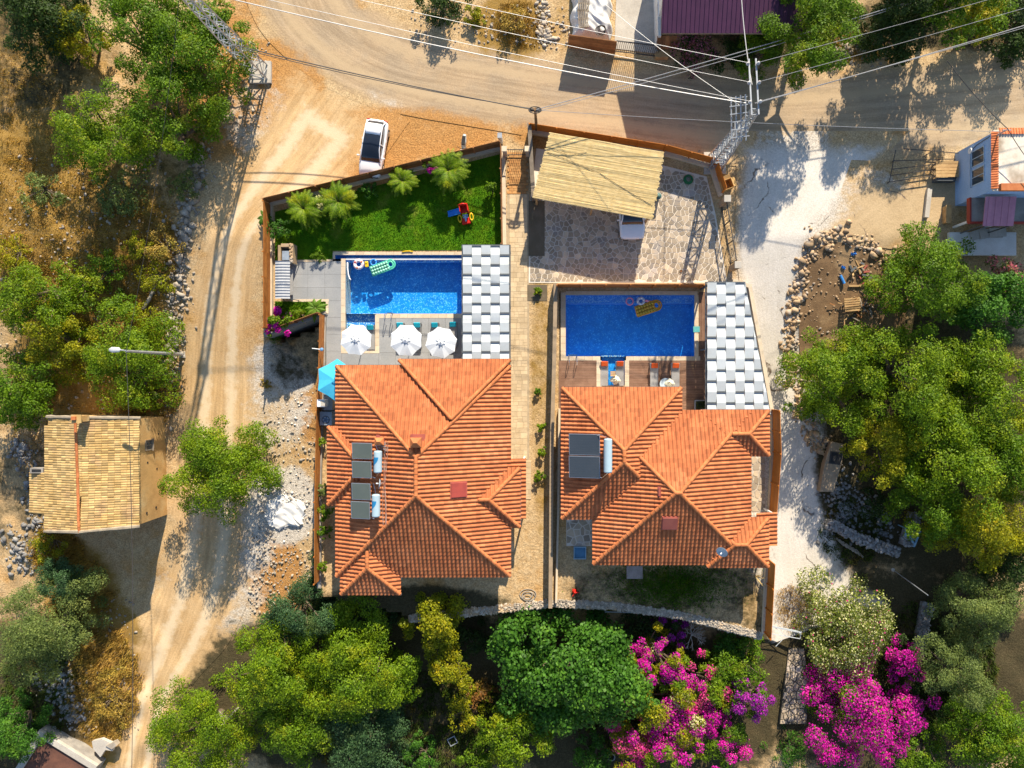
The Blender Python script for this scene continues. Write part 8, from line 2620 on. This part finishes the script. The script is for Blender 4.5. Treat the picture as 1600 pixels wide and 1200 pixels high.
# banana plant
c = P(491, 481, .9); o = thing('banana_plant', 'banana plant with broad leaves in the wedge bed', 'plant', (c.x, c.y, PZ))
for k in range(9):
    a = k * .72 + .3; L = random.uniform(.7, 1.15); vs = []
    for i in range(7):
        t = i / 6; w_ = .17 * math.sin(math.pi * min(.97, .12 + .85 * t)); x = L * t; z = .5 + .55 * t - .55 * t * t
        for s in (-1, 0, 1):
            vs.append((x * math.cos(a) - s * w_ * math.sin(a), x * math.sin(a) + s * w_ * math.cos(a), z + (.06 if s == 0 else 0)))
    m = MB(); m.add(vs, [(i * 3 + j, (i + 1) * 3 + j, (i + 1) * 3 + j + 1, i * 3 + j + 1) for i in range(6) for j in range(2)]); m.build('leaf', leaf_mat('banana_leaf', (.14, .26, .03), (.10, .2, .02)), o)
m = MB(); m.tube((0, 0, -.05), (0, 0, .6), .09, .06); m.build('stem', pm('banana_stem', (.2, .24, .06), None, 3, .7, 0), o)
# shrubs down the track side of the left villa and in the corridor
for i, (px, py, rr, hh, mt, lab) in enumerate([(503, 690, 8, .9, L_bright, 'small bright shrub at the track side wall near the air conditioner'), (504, 765, 11, 1.1, L_olive, 'pale flowering shrub on the track side of the left villa'),
        (506, 800, 13, 1.3, L_mid, 'green shrub midway down the track side of the left villa'), (507, 832, 12, 1.2, L_mid, 'green shrub below the midway one on the track side'), (504, 885, 9, 1.1, L_bright, 'last light shrub at the lower end of the track side bed'),
        (840, 612, 6, .6, L_mid, 'topmost small plant in the corridor bed by the brown wall'), (845, 668, 8, .7, L_bright, 'second small plant down the corridor bed'), (846, 706, 8, .7, L_bright, 'third small plant down the corridor bed'),
        (843, 745, 10, .8, L_bright, 'largest small plant at the lower part of the corridor bed'), (840, 455, 8, .5, L_bright, 'lone light green sprout at the head of the corridor bed')]):
    T('shrub', lab, px, py, rr, hh, mt, 'shrub', leaf=.13, seed=130 + i, base=PZ)
T('shrub', 'dry weed tuft on the bank outside the low magenta wall', 415, 600, 8, .5, L_dry, 'shrub', leaf=.12, seed=145, trunk=False)
# bare twiggy shrub by the bougainvillea
def twigs(label, px, py, s, mat, n=16, seed=1, h=1.6):
    rs = np.random.default_rng(seed); g = G(px, py, 0); zc = g.z + h; c = P(px, py, zc); r = thing('bare_shrub', label, 'bare shrub', (c.x, c.y, hY(c.y)))
    m = MB()
    def grow(p, d, L, rad, lev):
        q = p + d * L; m.path([tuple(p), tuple((p + q) / 2 + Vector(rs.normal(size=3) * L * .08)), tuple(q)], [rad, rad * .8, rad * .6], 5)
        if lev > 0:
            for _ in range(3):
                dd = (d + Vector(rs.normal(size=3) * .55) + Vector((0, 0, .1))).normalized(); grow(q, dd, L * .72, rad * .6, lev - 1)
    for _ in range(n):
        grow(Vector((0, 0, h * .3)), Vector((rs.normal(), rs.normal(), .9)).normalized(), s * .42, .035, 2)
    m.build('branches', mat, r); m = MB(); m.tube((0, 0, -.1), (0, 0, h * .35), .08); m.build('stem', mat, r)
twigs('bare whitish twig shrub between the bougainvillea and the stone wall', 1090, 1008, 1.35, pm('white_twig', (.55, .49, .42), (.45, .4, .34), 3, .9, .1), 12, 5, 3.4)
twigs('bare grey twigs by the orange fence foot', 1165, 1020, .7, MATS['white_twig'], 7, 6, 2.2)
twigs('grey twigs poking out of the low spreading tree at the bottom', 330, 1150, 1.3, MATS['white_twig'], 8, 7, 4.8)
# fallen log in the field
p0 = G(240, 452, .15); p1 = G(224, 482, .1); o = thing('log', 'grey fallen log in the field beside the rubble bank', 'log', tuple(p0)); m = MB(); m.path([p0, (p0 + p1) / 2 + Vector((.1, 0, .05)), p1], [.1, .13, .15], 8); m.build('trunk', pale_bark, o, world=True)
for k in range(3):
    q = p0.lerp(p1, .25 * k); m = MB(); m.path([q, q + Vector((.3, .35 - .2 * k, .15))], [.05, .02], 5); m.build('branch', pale_bark, o, world=True)
